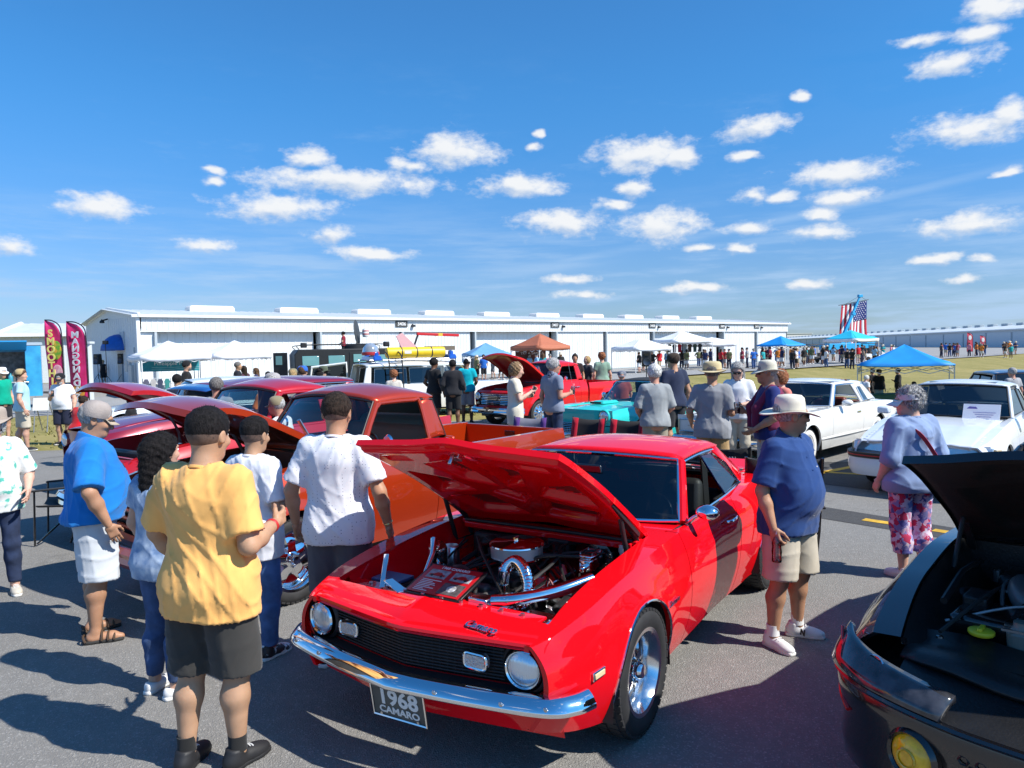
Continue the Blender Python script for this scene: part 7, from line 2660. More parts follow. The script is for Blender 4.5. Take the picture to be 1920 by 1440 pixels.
def ambulance():
 o=thing('ambulance','old white ambulance with blue roof lights, ladder and yellow roof cylinder','ambulance',(-.55,25.0,0),R(28))
 b=Body(o,W=[(-4.9,.90),(-3.5,.98),(0,.98),(.95,.90)],zt=[(-4.9,1.05),(-1.2,1.03),(.95,.96)],zk=[(-4.9,.7),(.95,.7)],zb=[(-4.9,.38),(-2,.28),(.95,.40)],ti=.06,bi=.06,
    arches=((0,.36,.39,.01),(-3.5,.36,.38,.01)),inner=[(-4.9,.82),(-1,.84),(.95,.72)],crown=.02)
 for n,x0,x1 in (('front_fender',-.9,.95),('door',-2.0,-.9),('side_panel',-4.9,-2.0)):
  b.panel(n,x0,x1,WPAINT,nx=14,nz=10,nt=3)
 liners(b,o,BLACK,(-4.6,.5))
 lid(o,b,'hood',-.85,.92,.72,WPAINT)
 m,_=b.deck('cowl',-1.2,-.83, lambda x:.8,WPAINT,5,9,-.004);m.build('cowl_panel',WPAINT,o)
 greenhouse(o,(-1.05,.82,1.04),(-1.50,.74,1.60),(-4.75,.74,1.62),(-4.88,.80,1.06),WPAINT,glass=TINT,crown=.10,side_q=((-4.6,.755,1.60),(-4.65,.84,1.06)),bow=(.2,.1),rear_glass=False,
    sideglass=((((-1.25,.84,1.05),(-2.2,.84,1.05),(-2.2,.765,1.54),(-1.62,.765,1.54)),TINT),(((-2.35,.84,1.06),(-3.4,.84,1.06),(-3.4,.765,1.54),(-2.35,.765,1.54)),TINT),(((-3.5,.84,1.06),(-4.55,.84,1.06),(-4.5,.765,1.54),(-3.5,.765,1.54)),TINT)))
 m=MB();m.box((-4.86,0,.72),(.06,1.7,.66));m.build('rear_sill',WPAINT,o,bevel=.02)
 m=MB()
 dq=[(-4.90,.84,1.02),(-6.0,1.30,1.02),(-5.92,1.28,1.60),(-4.92,.86,1.72)]
 m.tube(dq,.05,8,closed=True);d=m.build('rear_door',WPAINT,o)
 m=MB();m.add(dq,[(0,1,2,3)]);m.build('door_glass',TINT,d,smooth=False)
 m=MB();m.hexa([(-4.90,.82,.5),(-6.0,1.28,.5),(-6.0,1.34,.5),(-4.90,.88,.5),(-4.90,.82,1.0),(-6.0,1.28,1.0),(-6.0,1.34,1.0),(-4.90,.88,1.0)]);m.build('door_panel',WPAINT,d)
 for y in (-.62,.62):
  m=MB();m.tube([(-1.7,y,1.80),(-4.6,y,1.80)],.02,8)
  for x in (-1.75,-2.7,-3.6,-4.55):
   m.cyl((x,y,1.62),(x,y,1.80),.015,6)
  m.build('roof_rack_rail',STEEL,o)
 BL=mat('beacon_blue',(.01,.08,.42),.12,coat=1)
 for x in (-4.35,-1.85):
  m=MB();m.box((x,0,1.86),(.30,1.35,.16),None,(.8,.92));lb=m.build('light_bar',BL,o,bevel=.04)
  for y in (-.45,.45):
   m=MB();m.lathe([(.09,0),(.09,.08),(.06,.13),(0,.15)],14,(x,y,1.93));m.build('beacon',BL,lb)
 m=MB();m.lathe([(0,-.03),(.16,0),(.17,.06),(.17,1.85),(.16,1.92),(0,1.95)],20,(-4.0,-.42,2.02),(1,0,0));cy=m.build('roof_cylinder',mat('cylinder_yellow',(.80,.55,.02),.4,var=.05),o)
 for q in (.45,.95,1.45):
  m=MB();m.lathe([(.172,0),(.178,.02),(.172,.04)],20,(-4.0+q,-.42,2.02),(1,0,0));m.f=[f for f in m.f if len(f)==4];m.build('cylinder_strap',BLACK,cy)
 m=MB();m.box((-3.35,-.42-.172,2.03),(.22,.006,.09));m.build('cylinder_label',WHITEP,cy)
 m=MB();m.box((-2.6,.3,1.96),(1.6,.5,.22));m.build('roof_box',GREYM,o,bevel=.02)
 m=MB();m.box((-2.0,.1,2.14),(.9,.5,.14));m.build('roof_crate',mat('crate_brown',(.16,.13,.09),.7),o,bevel=.01)
 for y in (-.20,.22):
  m=MB();m.tube(bez([(-3.9+y,-1.06,.60),(-3.9+y,-1.00,1.4),(-3.9+y,-.90,1.9),(-3.9+y,-.60,2.05)],12),.022,8);m.build('ladder_rail',BLACK,o)
 for z in (.8,1.1,1.4,1.7):
  m=MB();m.cyl((-4.1,-1.03+.03*z,z),(-3.68,-1.03+.03*z,z),.016,6);m.build('ladder_rung',BLACK,o)
 m=MB();m.lathe([(0,.36),(.12,.33),(.22,.22),(.26,.08),(.26,0),(0,0)],20,(-4.45,-.25,1.98));m.build('dome',mat('clear_dome',(.45,.48,.5),.1,trans=.5,coat=1),o)
 m=MB();m.lathe([(.27,0),(.28,.05),(.27,.10)],20,(-4.45,-.25,1.96));m.f=[f for f in m.f if len(f)==4];m.build('dome_ring',mat('ring_red',(.45,.03,.03),.4),o)
 m=MB();m.bar((-2.9,.2,2.1),(-2.7,.2,2.62),.05,.05);m.build('boom_post',BLACK,o)
 m=MB();m.bar((-2.75,.2,2.62),(-1.2,.35,2.56),.09,.09);m.build('boom_arm',mat('arm_red',(.55,.02,.025),.4),o,bevel=.01)
 m=MB();m.box((-1.95,.28,2.59),(.25,.10,.10));m.build('boom_band',mat('band_yellow',(.75,.5,.05),.5),o)
 m=MB();m.hexa([(-3.3,.05,2.1),(-2.6,.05,2.0),(-2.6,.1,2.0),(-3.3,.1,2.1),(-3.5,.05,2.55),(-3.3,.05,2.65),(-3.3,.1,2.65),(-3.5,.1,2.55)]);m.build('roof_panel_board',mat('panel_pink',(.70,.40,.42),.5),o)
 for sd_ in (1,-1):
  for xw in (0,-3.5):
   wheel(o,xw,sd_*.82,.36,.36,.2,.2,'white',sd_)
  headlamp(o,(.97,sd_*.68,.74),.085)
 simple_nose(o,b,1.0,.42,.98,.88,WPAINT,.05)
 m=MB();sweep(m,half_round(.18,.08),bez([(.5,1.0,.46),(.95,.95,.46),(1.1,.7,.46),(1.12,0,.46),(1.1,-.7,.46),(.95,-.95,.46),(.5,-1.0,.46)],24));m.build('front_bumper',CHROME,o)
ambulance()
def armoured_truck():
 M_A=mat('matt_black_armour',(.016,.017,.019),.5,var=.1)
 o=thing('armoured_truck','black armoured police truck with roof hatch behind the white ambulance','truck',(-5.4,34.0,0),R(22))
 m=MB()
 pr=[(-4.6,.55),(1.4,.55),(1.55,1.25),(.55,1.45),(-.1,2.10),(-.3,2.22),(-4.45,2.22),(-4.62,2.0)]
 m.prism([(x,-1.15,z) for x,z in pr],(0,2.3,0));m.build('hull',M_A,o,bevel=.04)
 WIN=mat('armour_glass',(.16,.36,.38),.1,coat=1)
 for sd_ in (1,-1):
  for (x0,x1) in ((-4.3,-3.6),(-3.2,-2.5),(-1.2,-.5)):
   m=MB();m.box(((x0+x1)/2,sd_*1.155,1.72),(x1-x0,.03,.42));m.build('side_window',WIN,o,bevel=.02)
  m=MB();m.box((-1.85,sd_*1.16,1.42),(.9,.03,1.3));d=m.build('side_door',M_A,o,bevel=.03)
  m=MB();m.box((-1.85,sd_*1.185,1.80),(.55,.03,.35));m.build('door_window',WIN,d)
  for x in (.55,-3.4):
   wheel(o,x,sd_*1.0,.50,.50,.32,.27,'black',sd_)
  m=MB();m.tube(bez([(-4.4,sd_*.95,2.22),(-4.35,sd_*.95,2.40),(-2.5,sd_*.95,2.42),(-.7,sd_*.95,2.40),(-.5,sd_*.95,2.2)],20),.022,6)
  m.build('roof_rail',BLACK,o)
 m=MB();m.hexa([(-4.75,1.1,.7),(-5.3,1.45,.7),(-5.3,1.52,.7),(-4.7,1.17,.7),(-4.75,1.1,2.1),(-5.3,1.45,2.1),(-5.3,1.52,2.1),(-4.7,1.17,2.1)]);rd=m.build('rear_door',M_A,o)
 m=MB();m.box((-5.05,1.32,1.75),(.3,.1,.4),(0,0,-.55));m.build('door_window',WIN,rd)
 m=MB();m.lathe([(.55,0),(.55,.16),(.45,.18),(.40,.02)],22,(-1.85,0,2.22));m.build('hatch_ring',M_A,o)
 m=MB();m.lathe([(.0,-.03),(.42,-.03),(.46,0),(.42,.03),(0,.03)],26,(-1.75,-.1,2.95),(1,-.5,.12),sc=(.85,1.30));hl=m.build('hatch_lid',mat('hatch_grey',(.045,.05,.055),.55),o)
 m=MB();m.cyl((-1.75,-.1,2.3),(-1.75,-.1,2.5),.06,8);m.build('hatch_hinge',M_A,o)
 m=MB();m.lathe([(0,-.2),(.12,-.19),(.15,-.12),(.15,.12),(.12,.19),(0,.2)],16,(-1.42,-.42,2.92));c=m.build('striped_canister',WHITEP,o)
 for z in (-.08,.06):
  m=MB();m.lathe([(.152,0),(.154,.03),(.152,.05)],16,(-1.42,-.42,2.92+z));m.f=[f for f in m.f if len(f)==4];m.build('canister_stripe',mat('ring_red',(.45,.03,.03),.4),c)
 for (x,y) in ((-4.2,-.9),(-.6,-.9)):
  m=MB();m.box((x,y,2.40),(.25,.30,.22));m.build('search_lamp',BLACK,o,bevel=.04)
 m=MB();m.box((1.62,0,.75),(.2,2.2,.35));m.build('front_bumper',BLACK,o,bevel=.04)
armoured_truck()
def food_trailer():
 o=thing('food_trailer','blue painted food trailer with open serving hatch behind the feather flags','food trailer',(-21.9,30.6,0),R(32))
 PB=mat('trailer_blue_mural',(.02,.22,.50),.4,col2=(.05,.42,.66),vscale=1.6,coat=.3)
 m=MB()
 m.box((-2.6,0,1.55),(3.2,2.2,2.1));m.box((1.62,0,1.55),(.54,2.2,2.1));m.box((.15,.3,1.55),(2.4,1.6,2.1));m.box((.15,0,.78),(2.4,2.2,.56));m.box((.15,0,2.52),(2.4,2.2,.16))
 m.build('body',PB,o)
 m=MB();m.hexa([(-1.1,-1.1,2.42),(1.4,-1.1,2.42),(1.4,-1.1,2.46),(-1.1,-1.1,2.46),(-1.15,-2.0,2.75),(1.45,-2.0,2.75),(1.45,-2.0,2.80),(-1.15,-2.0,2.80)]);m.build('hatch_awning',mat('awning_blue',(.02,.30,.66),.5),o)
 m=MB();m.box((.15,-.95,1.09),(2.6,.6,.05));m.build('counter',STEEL,o,bevel=.01)
 m=MB();m.box((.15,-.50,1.6),(2.3,.02,1.5));m.build('kitchen_back',mat('kitchen_dark',(.10,.10,.10),.6,var=.5,vscale=6),o)
 m=MB();m.prism([(-4.2,-1.1,2.62),(1.95,-1.1,2.62),(1.95,1.1,2.62),(-4.2,1.1,2.62)],(0,0,.12));m.build('roof',mat('trailer_roof',(.40,.47,.52),.5),o)
 for (x,c) in ((-.6,(.6,.05,.04)),(-.2,(.05,.40,.16)),(.3,(.7,.6,.1)),(.8,(.05,.3,.4))):
  m=MB();m.lathe([(.0,0),(.09,0),(.09,.22),(.03,.30),(.03,.36),(0,.36)],12,(x,-.85,1.12));m.build('bottle',mat('bottle_%d'%int(x*10),c,.3),o)
 for y in (-1.05,1.05):
  for x in (-1.2,-.4):
   m=MB();m.lathe([(.30,-.1),(.33,-.08),(.33,.08),(.30,.1),(0,.1)],20,(x,y,.33),(0,1,0));m.build('tyre',RUBBER,o)
 m=MB()
 for k in range(5):
  m.tube([(-4.1+.1*q,-1.115,1.0+.22*k+.10*math.sin(q*.5+k*1.3)) for q in range(14)],.04,5)
 m.build('mural_wave',mat('mural_pale',(.30,.62,.78),.5),o)
 m=MB();m.box((-3.5,-1.12,2.2),(.9,.02,.28));m.build('mural_sun',mat('mural_orange',(.75,.30,.06),.5),o)
 m=MB();m.cyl((1.9,0,.6),(3.0,0,.5),.05,8);m.build('tow_bar',BLACK,o)
food_trailer()
def crane():
 o=thing('crane_truck','blue crane boom holding up the large American flag in the distance','crane',(62,133,0),R(20))
 CB=mat('crane_blue',(.02,.34,.62),.4,coat=.3)
 m=MB();m.box((-2,0,1.3),(9,2.5,1.1));m.build('chassis',CB,o,bevel=.05)
 m=MB();m.box((3.2,0,2.2),(2.0,2.4,1.8));m.build('cab',CB,o,bevel=.15)
 m=MB();m.box((3.4,-1.22,2.5),(1.2,.05,.8));m.build('cab_window',DKGLASS,o)
 m=MB();m.box((-2.5,0,2.4),(2.4,2.0,1.4));m.build('turret',CB,o,bevel=.1)
 p0,p1=V3(-2.6,0,2.4),V3(1.75,0,10.4)
 m=MB();m.bar(p0,lerp(p0,p1,.62),.42,.52);m.build('boom_base',CB,o,bevel=.03)
 m=MB();m.bar(lerp(p0,p1,.5),lerp(p0,p1,.85),.32,.40);m.build('boom_section',CB,o,bevel=.03)
 m=MB();m.bar(lerp(p0,p1,.8),p1,.24,.30);m.build('boom_tip',CB,o,bevel=.03)
 m=MB();m.box(p1,(.9,.5,.5));m.build('boom_head',CB,o,bevel=.05)
 m=MB();m.box(lerp(p0,p1,.6)+V3(.1,0,.0),(.8,.6,.6),(0,.5,0));m.build('boom_collar',CB,o,bevel=.05)
 m=MB();m.cyl(p0+V3(1.6,0,.2),lerp(p0,p1,.45),.18,10);m.build('lift_ram',STEEL,o)
 for x in (-5,-3.6,1.2,3.2):
  for y in (-1.1,1.1):
   m=MB();m.lathe([(.3,-.15),(.52,-.14),(.55,0),(.52,.14),(.3,.15)],20,(x,y,.55),(0,1,0));m.build('tyre',RUBBER,o)
 for sd_ in (-1,1):
  m=MB();m.cyl(p1+V3(0,.1,0),V3(1.1+sd_*2.4,.45,9.35+sd_*.45),.025,5);m.build('flag_cable',BLACK,o)
 f=thing('flag','large American flag hanging from the blue crane boom','flag',(62,133,0),R(20))
 Wf,Hf=6.0,8.6
 x0,zt=-1.75,8.75
 def pt(u,v):
  return V3(x0+Wf*u+.10*math.sin(4*v+2)*v,.85+.35*math.sin(9*u+2.2*v)*(.25+v*.75)+.2*math.sin(3*v),zt+.9*u-Hf*v)
 RD,WH,BU=mat('flag_red',(.50,.015,.03),.8),mat('flag_white',(.78,.78,.78),.8),mat('flag_blue',(.012,.025,.16),.8)
 for k in range(13):
  m=MB();A_=np.zeros((4,25,3))
  for i in range(4):
   for j in range(25):
    A_[i,j]=pt((k+i/3)/13,j/24)
  m.grid(A_);m.build('stripe',RD if k%2==0 else WH,f,solid=.01)
 m=MB();A_=np.zeros((12,12,3))
 for i in range(12):
  for j in range(12):
   A_[i,j]=pt(6/13+7/13*i/11,.40*j/11)+V3(0,-.03,0)
 m.grid(A_);cn=m.build('canton',BU,f,solid=.01)
 m=MB()
 for r_ in range(9):
  for c_ in range(6 if r_%2==0 else 5):
   u=6/13+7/13*((c_+(.5 if r_%2==0 else 1))/6)
   c0=pt(u,.40*(r_+.5)/9)+V3(0,-.05,0)
   pts=[(c0[0]+(.15 if q%2==0 else .062)*math.sin(q*PI/5),c0[1],c0[2]+(.15 if q%2==0 else .062)*math.cos(q*PI/5)) for q in range(10)]
   m.add(pts,[tuple(range(10))])
 m.build('stars',WH,cn,smooth=False)['kind']='stuff'
 m=MB();m.cyl(pt(-.12,0)+V3(0,0,.1),pt(1.06,0)+V3(0,0,.12),.06,8);m.build('spreader_bar',BLACK,f)
crane()
# ------------------------------------------------------------------ the people in front
def cl(key,r,g,b):
 return cloth(key,(r,g,b))
SNEAK_W=mat('sneaker_white',(.72,.72,.71),.6,var=.05)
SNEAK_B=mat('sneaker_black',(.015,.015,.017),.6)
SOCK=cloth('sock_white',(.75,.75,.74))
KHAKI=cl('khaki',.52,.46,.36)
JEANS=mat('denim',(.045,.085,.19),.9,var=.35,vscale=9,bump=.3,bscale=260,bdist=.004)
JEANS_D=mat('denim_dark',(.02,.035,.085),.9,var=.35,vscale=9,bump=.3,bscale=260,bdist=.004)
DARK=cl('dark_shorts',.025,.026,.03)
GREYC=cl('grey_cloth',.24,.25,.26)
def dotted(key,base,dot,scale):
 m=cloth(key,base).copy()
 nt=m.node_tree
 b=nt.nodes['Principled BSDF']
 t=nt.nodes.new('ShaderNodeTexCoord')
 v=nt.nodes.new('ShaderNodeTexVoronoi')
 v.inputs['Scale'].default_value=scale
 v.inputs['Randomness'].default_value=.12
 nt.links.new(t.outputs['Object'],v.inputs['Vector'])
 lt=nt.nodes.new('ShaderNodeMath')
 lt.operation='LESS_THAN'
 lt.inputs[1].default_value=.14
 nt.links.new(v.outputs['Distance'],lt.inputs[0])
 mx=nt.nodes.new('ShaderNodeMix')
 mx.data_type='RGBA'
 mx.inputs[6].default_value=(*base,1)
 mx.inputs[7].default_value=(*dot,1)
 nt.links.new(lt.outputs[0],mx.inputs[0])
 nt.links.new(mx.outputs[2],b.inputs['Base Color'])
 return m
def print_mat(key,cols,scale):
 """printed cloth: irregular blots of several colours"""
 m=bpy.data.materials.new(key)
 m.use_nodes=True
 nt=m.node_tree
 b=nt.nodes['Principled BSDF']
 b.inputs['Roughness'].default_value=.9
 t=nt.nodes.new('ShaderNodeTexCoord')
 w=nt.nodes.new('ShaderNodeTexNoise')
 w.inputs['Scale'].default_value=scale*.8
 w.inputs['Detail'].default_value=4
 nt.links.new(t.outputs['Object'],w.inputs['Vector'])
 ad=nt.nodes.new('ShaderNodeVectorMath')
 ad.operation='MULTIPLY_ADD'
 nt.links.new(w.outputs['Color'],ad.inputs[0])
 ad.inputs[1].default_value=(.10,.10,.10)
 nt.links.new(t.outputs['Object'],ad.inputs[2])
 v=nt.nodes.new('ShaderNodeTexVoronoi')
 v.inputs['Scale'].default_value=scale
 nt.links.new(ad.outputs[0],v.inputs['Vector'])
 r=nt.nodes.new('ShaderNodeValToRGB')
 r.color_ramp.interpolation='CONSTANT'
 while len(r.color_ramp.elements)<len(cols):
  r.color_ramp.elements.new(.5)
 for i,c in enumerate(cols):
  r.color_ramp.elements[i].position=i/len(cols)
  r.color_ramp.elements[i].color=(*c,1)
 nt.links.new(v.outputs['Color'],r.inputs[0])
 nt.links.new(r.outputs[0],b.inputs['Base Color'])
 return m
def hand_world(o,info,k,along=.08):
 J,s=info['J'],info['s']
 d=unit(J['wr'+k]-J['el'+k])
 p=(J['wr'+k]+d*along-V3(0,0,info['drop']))*s
 q=o.matrix_basis@Vector(p)
 return V3(*q)
def cup(label,p,col=None,h=.13):
 o=thing('drink_cup',label,'cup',(p[0],p[1],p[2]-h*.5))
 m=MB();m.lathe([(0,0),(.030,0),(.042,h),(.040,h),(.029,.006),(0,.006)],18);m.build('cup_wall',thin_glass('clear_plastic',(.80,.84,.86)),o)
 m=MB();m.lathe([(0,.008),(.029,.008),(.037,h*.6),(0,h*.6)],16);m.build('drink',col or mat('iced_drink',(.45,.42,.36),.2,var=.4,vscale=40),o)
 m=MB();m.lathe([(.044,h),(.044,h+.01),(.036,h+.02),(0,h+.022)],18);m.build('cup_lid',thin_glass('clear_plastic',(.8,.84,.86)),o)
 m=MB();m.cyl((.008,0,h*.4),(.018,.005,h+.07),.004,6);m.build('straw',WHITEP,o)
def phone(label,p,rz):
 o=thing('mobile_phone',label,'phone',tuple(p),rz)
 m=MB();m.box((0,0,0),(.074,.009,.15));m.build('case',GLOSSBLACK,o,bevel=.008)
 m=MB();m.box((0,-.0055,0),(.066,.001,.138));m.build('screen',DKGLASS,o)
 m=MB();m.box((.02,.006,.05),(.02,.004,.035));m.build('camera_bump',GLOSSBLACK,o,bevel=.003)
FG=.0113
YEL=cl('marigold',.90,.47,.14)
p1,i1=person('man in marigold yellow tee and dark shorts seen from behind',(-1.53,3.61),72,1.80,1.24,'olive',
  dict(col=YEL,hem=.765,sleeve=.80,fit=.030,folds=.0125,flare=.020),dict(col=cl('charcoal',.045,.043,.040),leg=.475,fit=.034,folds=.008),
  ('fade','black'),None,('sneaker',SNEAK_B,SNEAK_B,cloth('sock_black',(.02,.02,.02))),arms=('cup',((.12,.03,-.27),(.07,.14,-.46))),cell=FG,stubble='dark',seed=3,shw=1.04,hands=('relaxed','relaxed'),stance=.01,step=.04,yaw=4,pitch=-8)
m=MB();w_=(i1['J']['wrr']+(i1['J']['elr']-i1['J']['wrr'])*.14)*i1['s']
m.lathe([(.034,-.010),(.037,-.006),(.037,.006),(.034,.010)],16,w_,i1['J']['wrr']-i1['J']['elr']);m.f=[f for f in m.f if len(f)==4]
m.build('wrist_band',mat('band_red',(.5,.02,.02),.5),p1)
p2,i2=person('stout man in bright blue fishing shirt, cap and sandals beside the red pickup',(-3.10,5.34),32,1.745,1.28,'tan',
  dict(col=cl('royal_blue',.012,.19,.56),hem=.885,sleeve=.92,fit=.040,folds=.0105,collar=True,flare=.03),dict(col=cl('pale_grey',.56,.59,.62),leg=.47,fit=.045,folds=.009),
  ('crew','grey'),('cap',mat('mesh_cap',(.36,.31,.28),.8,bump=.6,bscale=160,var=.15),cl('cap_brim_tan',.42,.34,.25)),('sandal',mat('brown_leather',(.07,.04,.022),.7)),arms=(((.12,-.02,-.27),(.10,.09,-.52)),'front'),cell=FG,seed=11,belly=.05,pitch=-16,glasses='sun',yaw=-4,stance=.02)
p3,i3=person('dark haired woman in blue top and jeans behind the man in yellow',(-2.15,4.42),62,1.60,1.12,'light',
  dict(col=mat('tie_dye_blue',(.16,.26,.45),.9,col2=(.45,.55,.68),vscale=14),hem=.80,sleeve=.55,fit=.024,folds=.009,flare=.02),dict(col=JEANS,kind='trousers',leg=.12,fit=.010,folds=.006,cuff=.046),
  ('long','black'),None,('slip',SNEAK_W),arms=('down',((.10,.0,-.27),(.04,.10,-.47))),cell=FG,seed=21,hipw=1.08,bust=.03)
p4,i4=person('teenage boy in plain white tee and jeans beside the man in yellow',(-1.77,4.95),72,1.635,.86,'olive',
  dict(col=cl('white_tee',.76,.77,.82),hem=.74,sleeve=.85,fit=.028,folds=.010),dict(col=mat('denim_mid',(.07,.15,.34),.9,var=.3,vscale=9,bump=.3,bscale=260),kind='trousers',leg=.10,fit=.020),
  ('fade','black'),None,('sneaker',mat('sneaker_black_white',(.70,.70,.70),.5,col2=(.03,.02,.02),vscale=14,ctr=(.48,.52)),None or mat('white_sole',(.72,.71,.68),.7),mat('sock_red',(.25,.02,.04),.8)),arms=('cup','cup'),cell=FG,stubble='dark',seed=5,pitch=-6)
p5,i5=person('man in white dotted shirt and grey shorts seen from behind',(-1.165,4.80),80,1.80,1.10,'tan',
  dict(col=dotted('dotted_white',(.78,.78,.82),(.16,.16,.24),46),hem=.80,sleeve=.78,fit=.026,folds=.009,flare=.014),dict(col=cl('slate',.10,.10,.115),leg=.47,fit=.032),
  ('crew','dark'),None,('sneaker',SNEAK_B),arms=('out','out'),cell=FG,seed=8,shw=1.06,stubble='dark',yaw=6,pitch=-8)
for k,cc in (('r',mat('gold',(.80,.55,.2),.3,1.0)),):
 m=MB();w_=(i5['J']['wr'+k]+(i5['J']['el'+k]-i5['J']['wr'+k])*.08)*i5['s']
 m.lathe([(.031,-.004),(.034,0),(.031,.004)],16,w_,i5['J']['wr'+k]-i5['J']['el'+k]);m.f=[f for f in m.f if len(f)==4]
 m.build('bracelet',cc,p5)
p6,i6=person('smiling older woman in white top with green leaf print at the left edge',(-4.52,6.33),-62,1.64,1.0,'fair',
  dict(col=mat('leaf_print',(.78,.79,.77),.9,col2=(.10,.50,.40),vscale=11,ctr=(.56,.62),detail=6),hem=.80,sleeve=.95,fit=.022,folds=.009,flare=.02),dict(col=JEANS_D,kind='trousers',leg=.11,fit=.010,cuff=.05),
  ('bob','white'),('wide',cl('hat_tan',.40,.33,.27),.14),('slip',mat('beige_slip_on',(.55,.50,.42),.8)),arms=('down','bent'),cell=FG,seed=17,bust=.055,hipw=1.06,belly=.03,glasses='eye')
p6b,_=person('person in dark clothes and taupe cap cut off by the left edge',(-5.62,7.05),-20,1.74,1.0,'light',dict(col=GREYC),dict(col=DARK,kind='trousers',leg=.1),('crew','grey'),('cap',cl('cap_taupe',.30,.24,.21)),('sneaker',SNEAK_W),cell=.016,seed=4)
CREAM=cl('hat_cream',.72,.66,.54)
p7,i7=person('older man in navy button shirt, cream sun hat and khaki shorts beside the red car',(1.885,4.97),-52,1.70,1.14,'tan',
  dict(col=cl('navy_shirt',.022,.062,.20),hem=.80,sleeve=.86,fit=.034,folds=.010,collar=True,flare=.018),dict(col=KHAKI,leg=.50,fit=.036,folds=.008),
  ('crew','grey'),('wide',CREAM,.165,cl('hat_band',.55,.50,.40)),('sneaker',SNEAK_W,None or mat('white_sole',(.72,.71,.68),.7),SOCK),arms=('down','back'),cell=FG,seed=31,belly=.045,yaw=52,glasses='sun',hands=('grip','relaxed'),stance=.05,feet_out=(0,18))
text_part('shoe_logo','N',.055,mat('logo_black',(.02,.02,.02),.6),p7,(.0,.0,.0),(0,0,0),.001,bold=.003)
lg=[c for c in p7.children if c.name.startswith('shoe_logo')][0]
a_=i7['J']['anl']*i7['s']
lg.location=(a_[0]+.046,a_[1]+.065,.052);lg.rotation_euler=(R(80),0,R(78))
m=MB()
for k in range(5):
 z=(.92+.11*k)
 m.ellipsoid((.0,.165+.04*math.sin((z-.85)*5),z),(.006,.004,.006),8,5)
m.build('shirt_buttons',WHITEP,p7)['kind']='stuff'
bp=hand_world(p7,i7,'r',.085)
o=thing('water_bottle','crumpled clear plastic bottle in the hand of the man in navy','bottle',(bp[0],bp[1],bp[2]-.14))
m=MB();m.lathe([(0,.02),(.03,0),(.033,.01),(.031,.04),(.034,.07),(.030,.10),(.033,.13),(.02,.16),(.012,.175),(.012,.19)],16);m.build('bottle_wall',thin_glass('clear_plastic',(.8,.84,.86)),o)
m=MB();m.cyl((0,0,.185),(0,0,.203),.014,12);m.build('bottle_cap',WHITEP,o)
p8,i8=person('woman with short grey curls, blue flared blouse and floral trousers seen from behind',(3.475,6.35),104,1.665,1.18,'fair',
  dict(col=cl('chambray',.24,.32,.50),hem=.80,sleeve=1.25,fit=.036,folds=.012,slvflare=1.6,flare=.03),dict(col=print_mat('floral_print',[(.70,.52,.68),(.62,.30,.46),(.10,.10,.34),(.72,.60,.74),(.50,.03,.10),(.25,.24,.52),(.74,.62,.72)],26),kind='trousers',leg=.235,fit=.022,folds=.006,cuff=.075),
  ('curly','grey'),('visor',cl('visor_white',.72,.68,.68)),('sneaker',SNEAK_W),arms=(((.08,-.03,-.27),(.10,.04,-.50)),((.08,-.03,-.28),(.08,.10,-.50))),cell=FG,seed=41,hipw=1.20,belly=.04,bust=.05,yaw=58,pitch=-4,glasses='eye')
m=MB()
pts=[(-.155,-.02,1.425),(-.07,-.165,1.35),(.06,-.200,1.17),(.19,-.175,1.0),(.27,.0,.93)]
m.tube([tuple(V3(*p)*i8['s']) for p in bez(pts,20)],.009,6,flat=2.0)
m.build('bag_strap',mat('strap_red',(.40,.03,.05),.6),p8)
# ------------------------------------------------------------------ people in the middle distance
MID=.0245
def mid(label,px_loc,face,h,skin,top,bot,hair,hat=None,arms=('down','down'),shoes=None,bk='shorts',**k):
 t=dict(col=top) if not isinstance(top,dict) else top
 b_=dict(col=bot,kind=bk,leg=.50 if bk=='shorts' else .10)
 return person(label,px_loc,face,h,k.pop('g',1.0),skin,t,b_,hair,hat,shoes or ('sneaker',SNEAK_B),arms=arms,cell=k.pop('cell',MID),seed=random.Random(label).randint(0,999),**k)
BLK,WHT,NVY,TEAL=cl('black_tee',.015,.015,.017),cl('white_shirt',.76,.77,.79),cl('navy_tee',.02,.028,.06),cl('teal_tee',.0,.42,.52)
GRY,HEA=cl('heather_grey',.28,.29,.31),cl('heather_blue_grey',.17,.19,.24)
BLKCAP,TANCAP=cl('cap_black',.015,.015,.017),cl('cap_tan',.45,.34,.18)
NAVYSH=cl('navy_shorts',.02,.024,.05)
mid('man in pale blue tee, khaki shorts and backwards tan cap on the grass',(-11.02,16.40),35,1.83,'light',cl('pale_blue_tee',.42,.66,.74),KHAKI,('short','brown'),('capback',TANCAP),('out','out'),g=1.15,yaw=-30,step=.09)
q,qi=mid('bearded man in white tee and black cap looking at his phone',(-10.73,17.40),-85,1.70,'light',WHT,NAVYSH,('crew','grey'),('cap',BLKCAP),('phone','down'),g=1.25,belly=.05,glasses='sun',beard='grey',pitch=-14)
hp=hand_world(q,qi,'r',.09);phone('black phone held by the bearded man in the white tee',hp,R(5))
mid('person in bright red tee with dark bun bending over a car',(-8.24,13.80),70,1.35,'light',cl('red_tee',.60,.01,.02),DARK,('bun','dark'),None,('reach','front'),g=1.15,lean=.28)
mid('boy in black cap and dark tee behind the red pickup hood',(-7.10,13.60),5,1.31,'olive',BLK,DARK,('crew','black'),('cap',BLKCAP),('bent','bent'),g=.8)
mid('person in green shirt and white hat at the far left edge',(-12.98,18.60),-20,1.84,'light',cl('green_shirt',.0,.34,.22),DARK,('crew','grey'),('wide',WHT,.13))
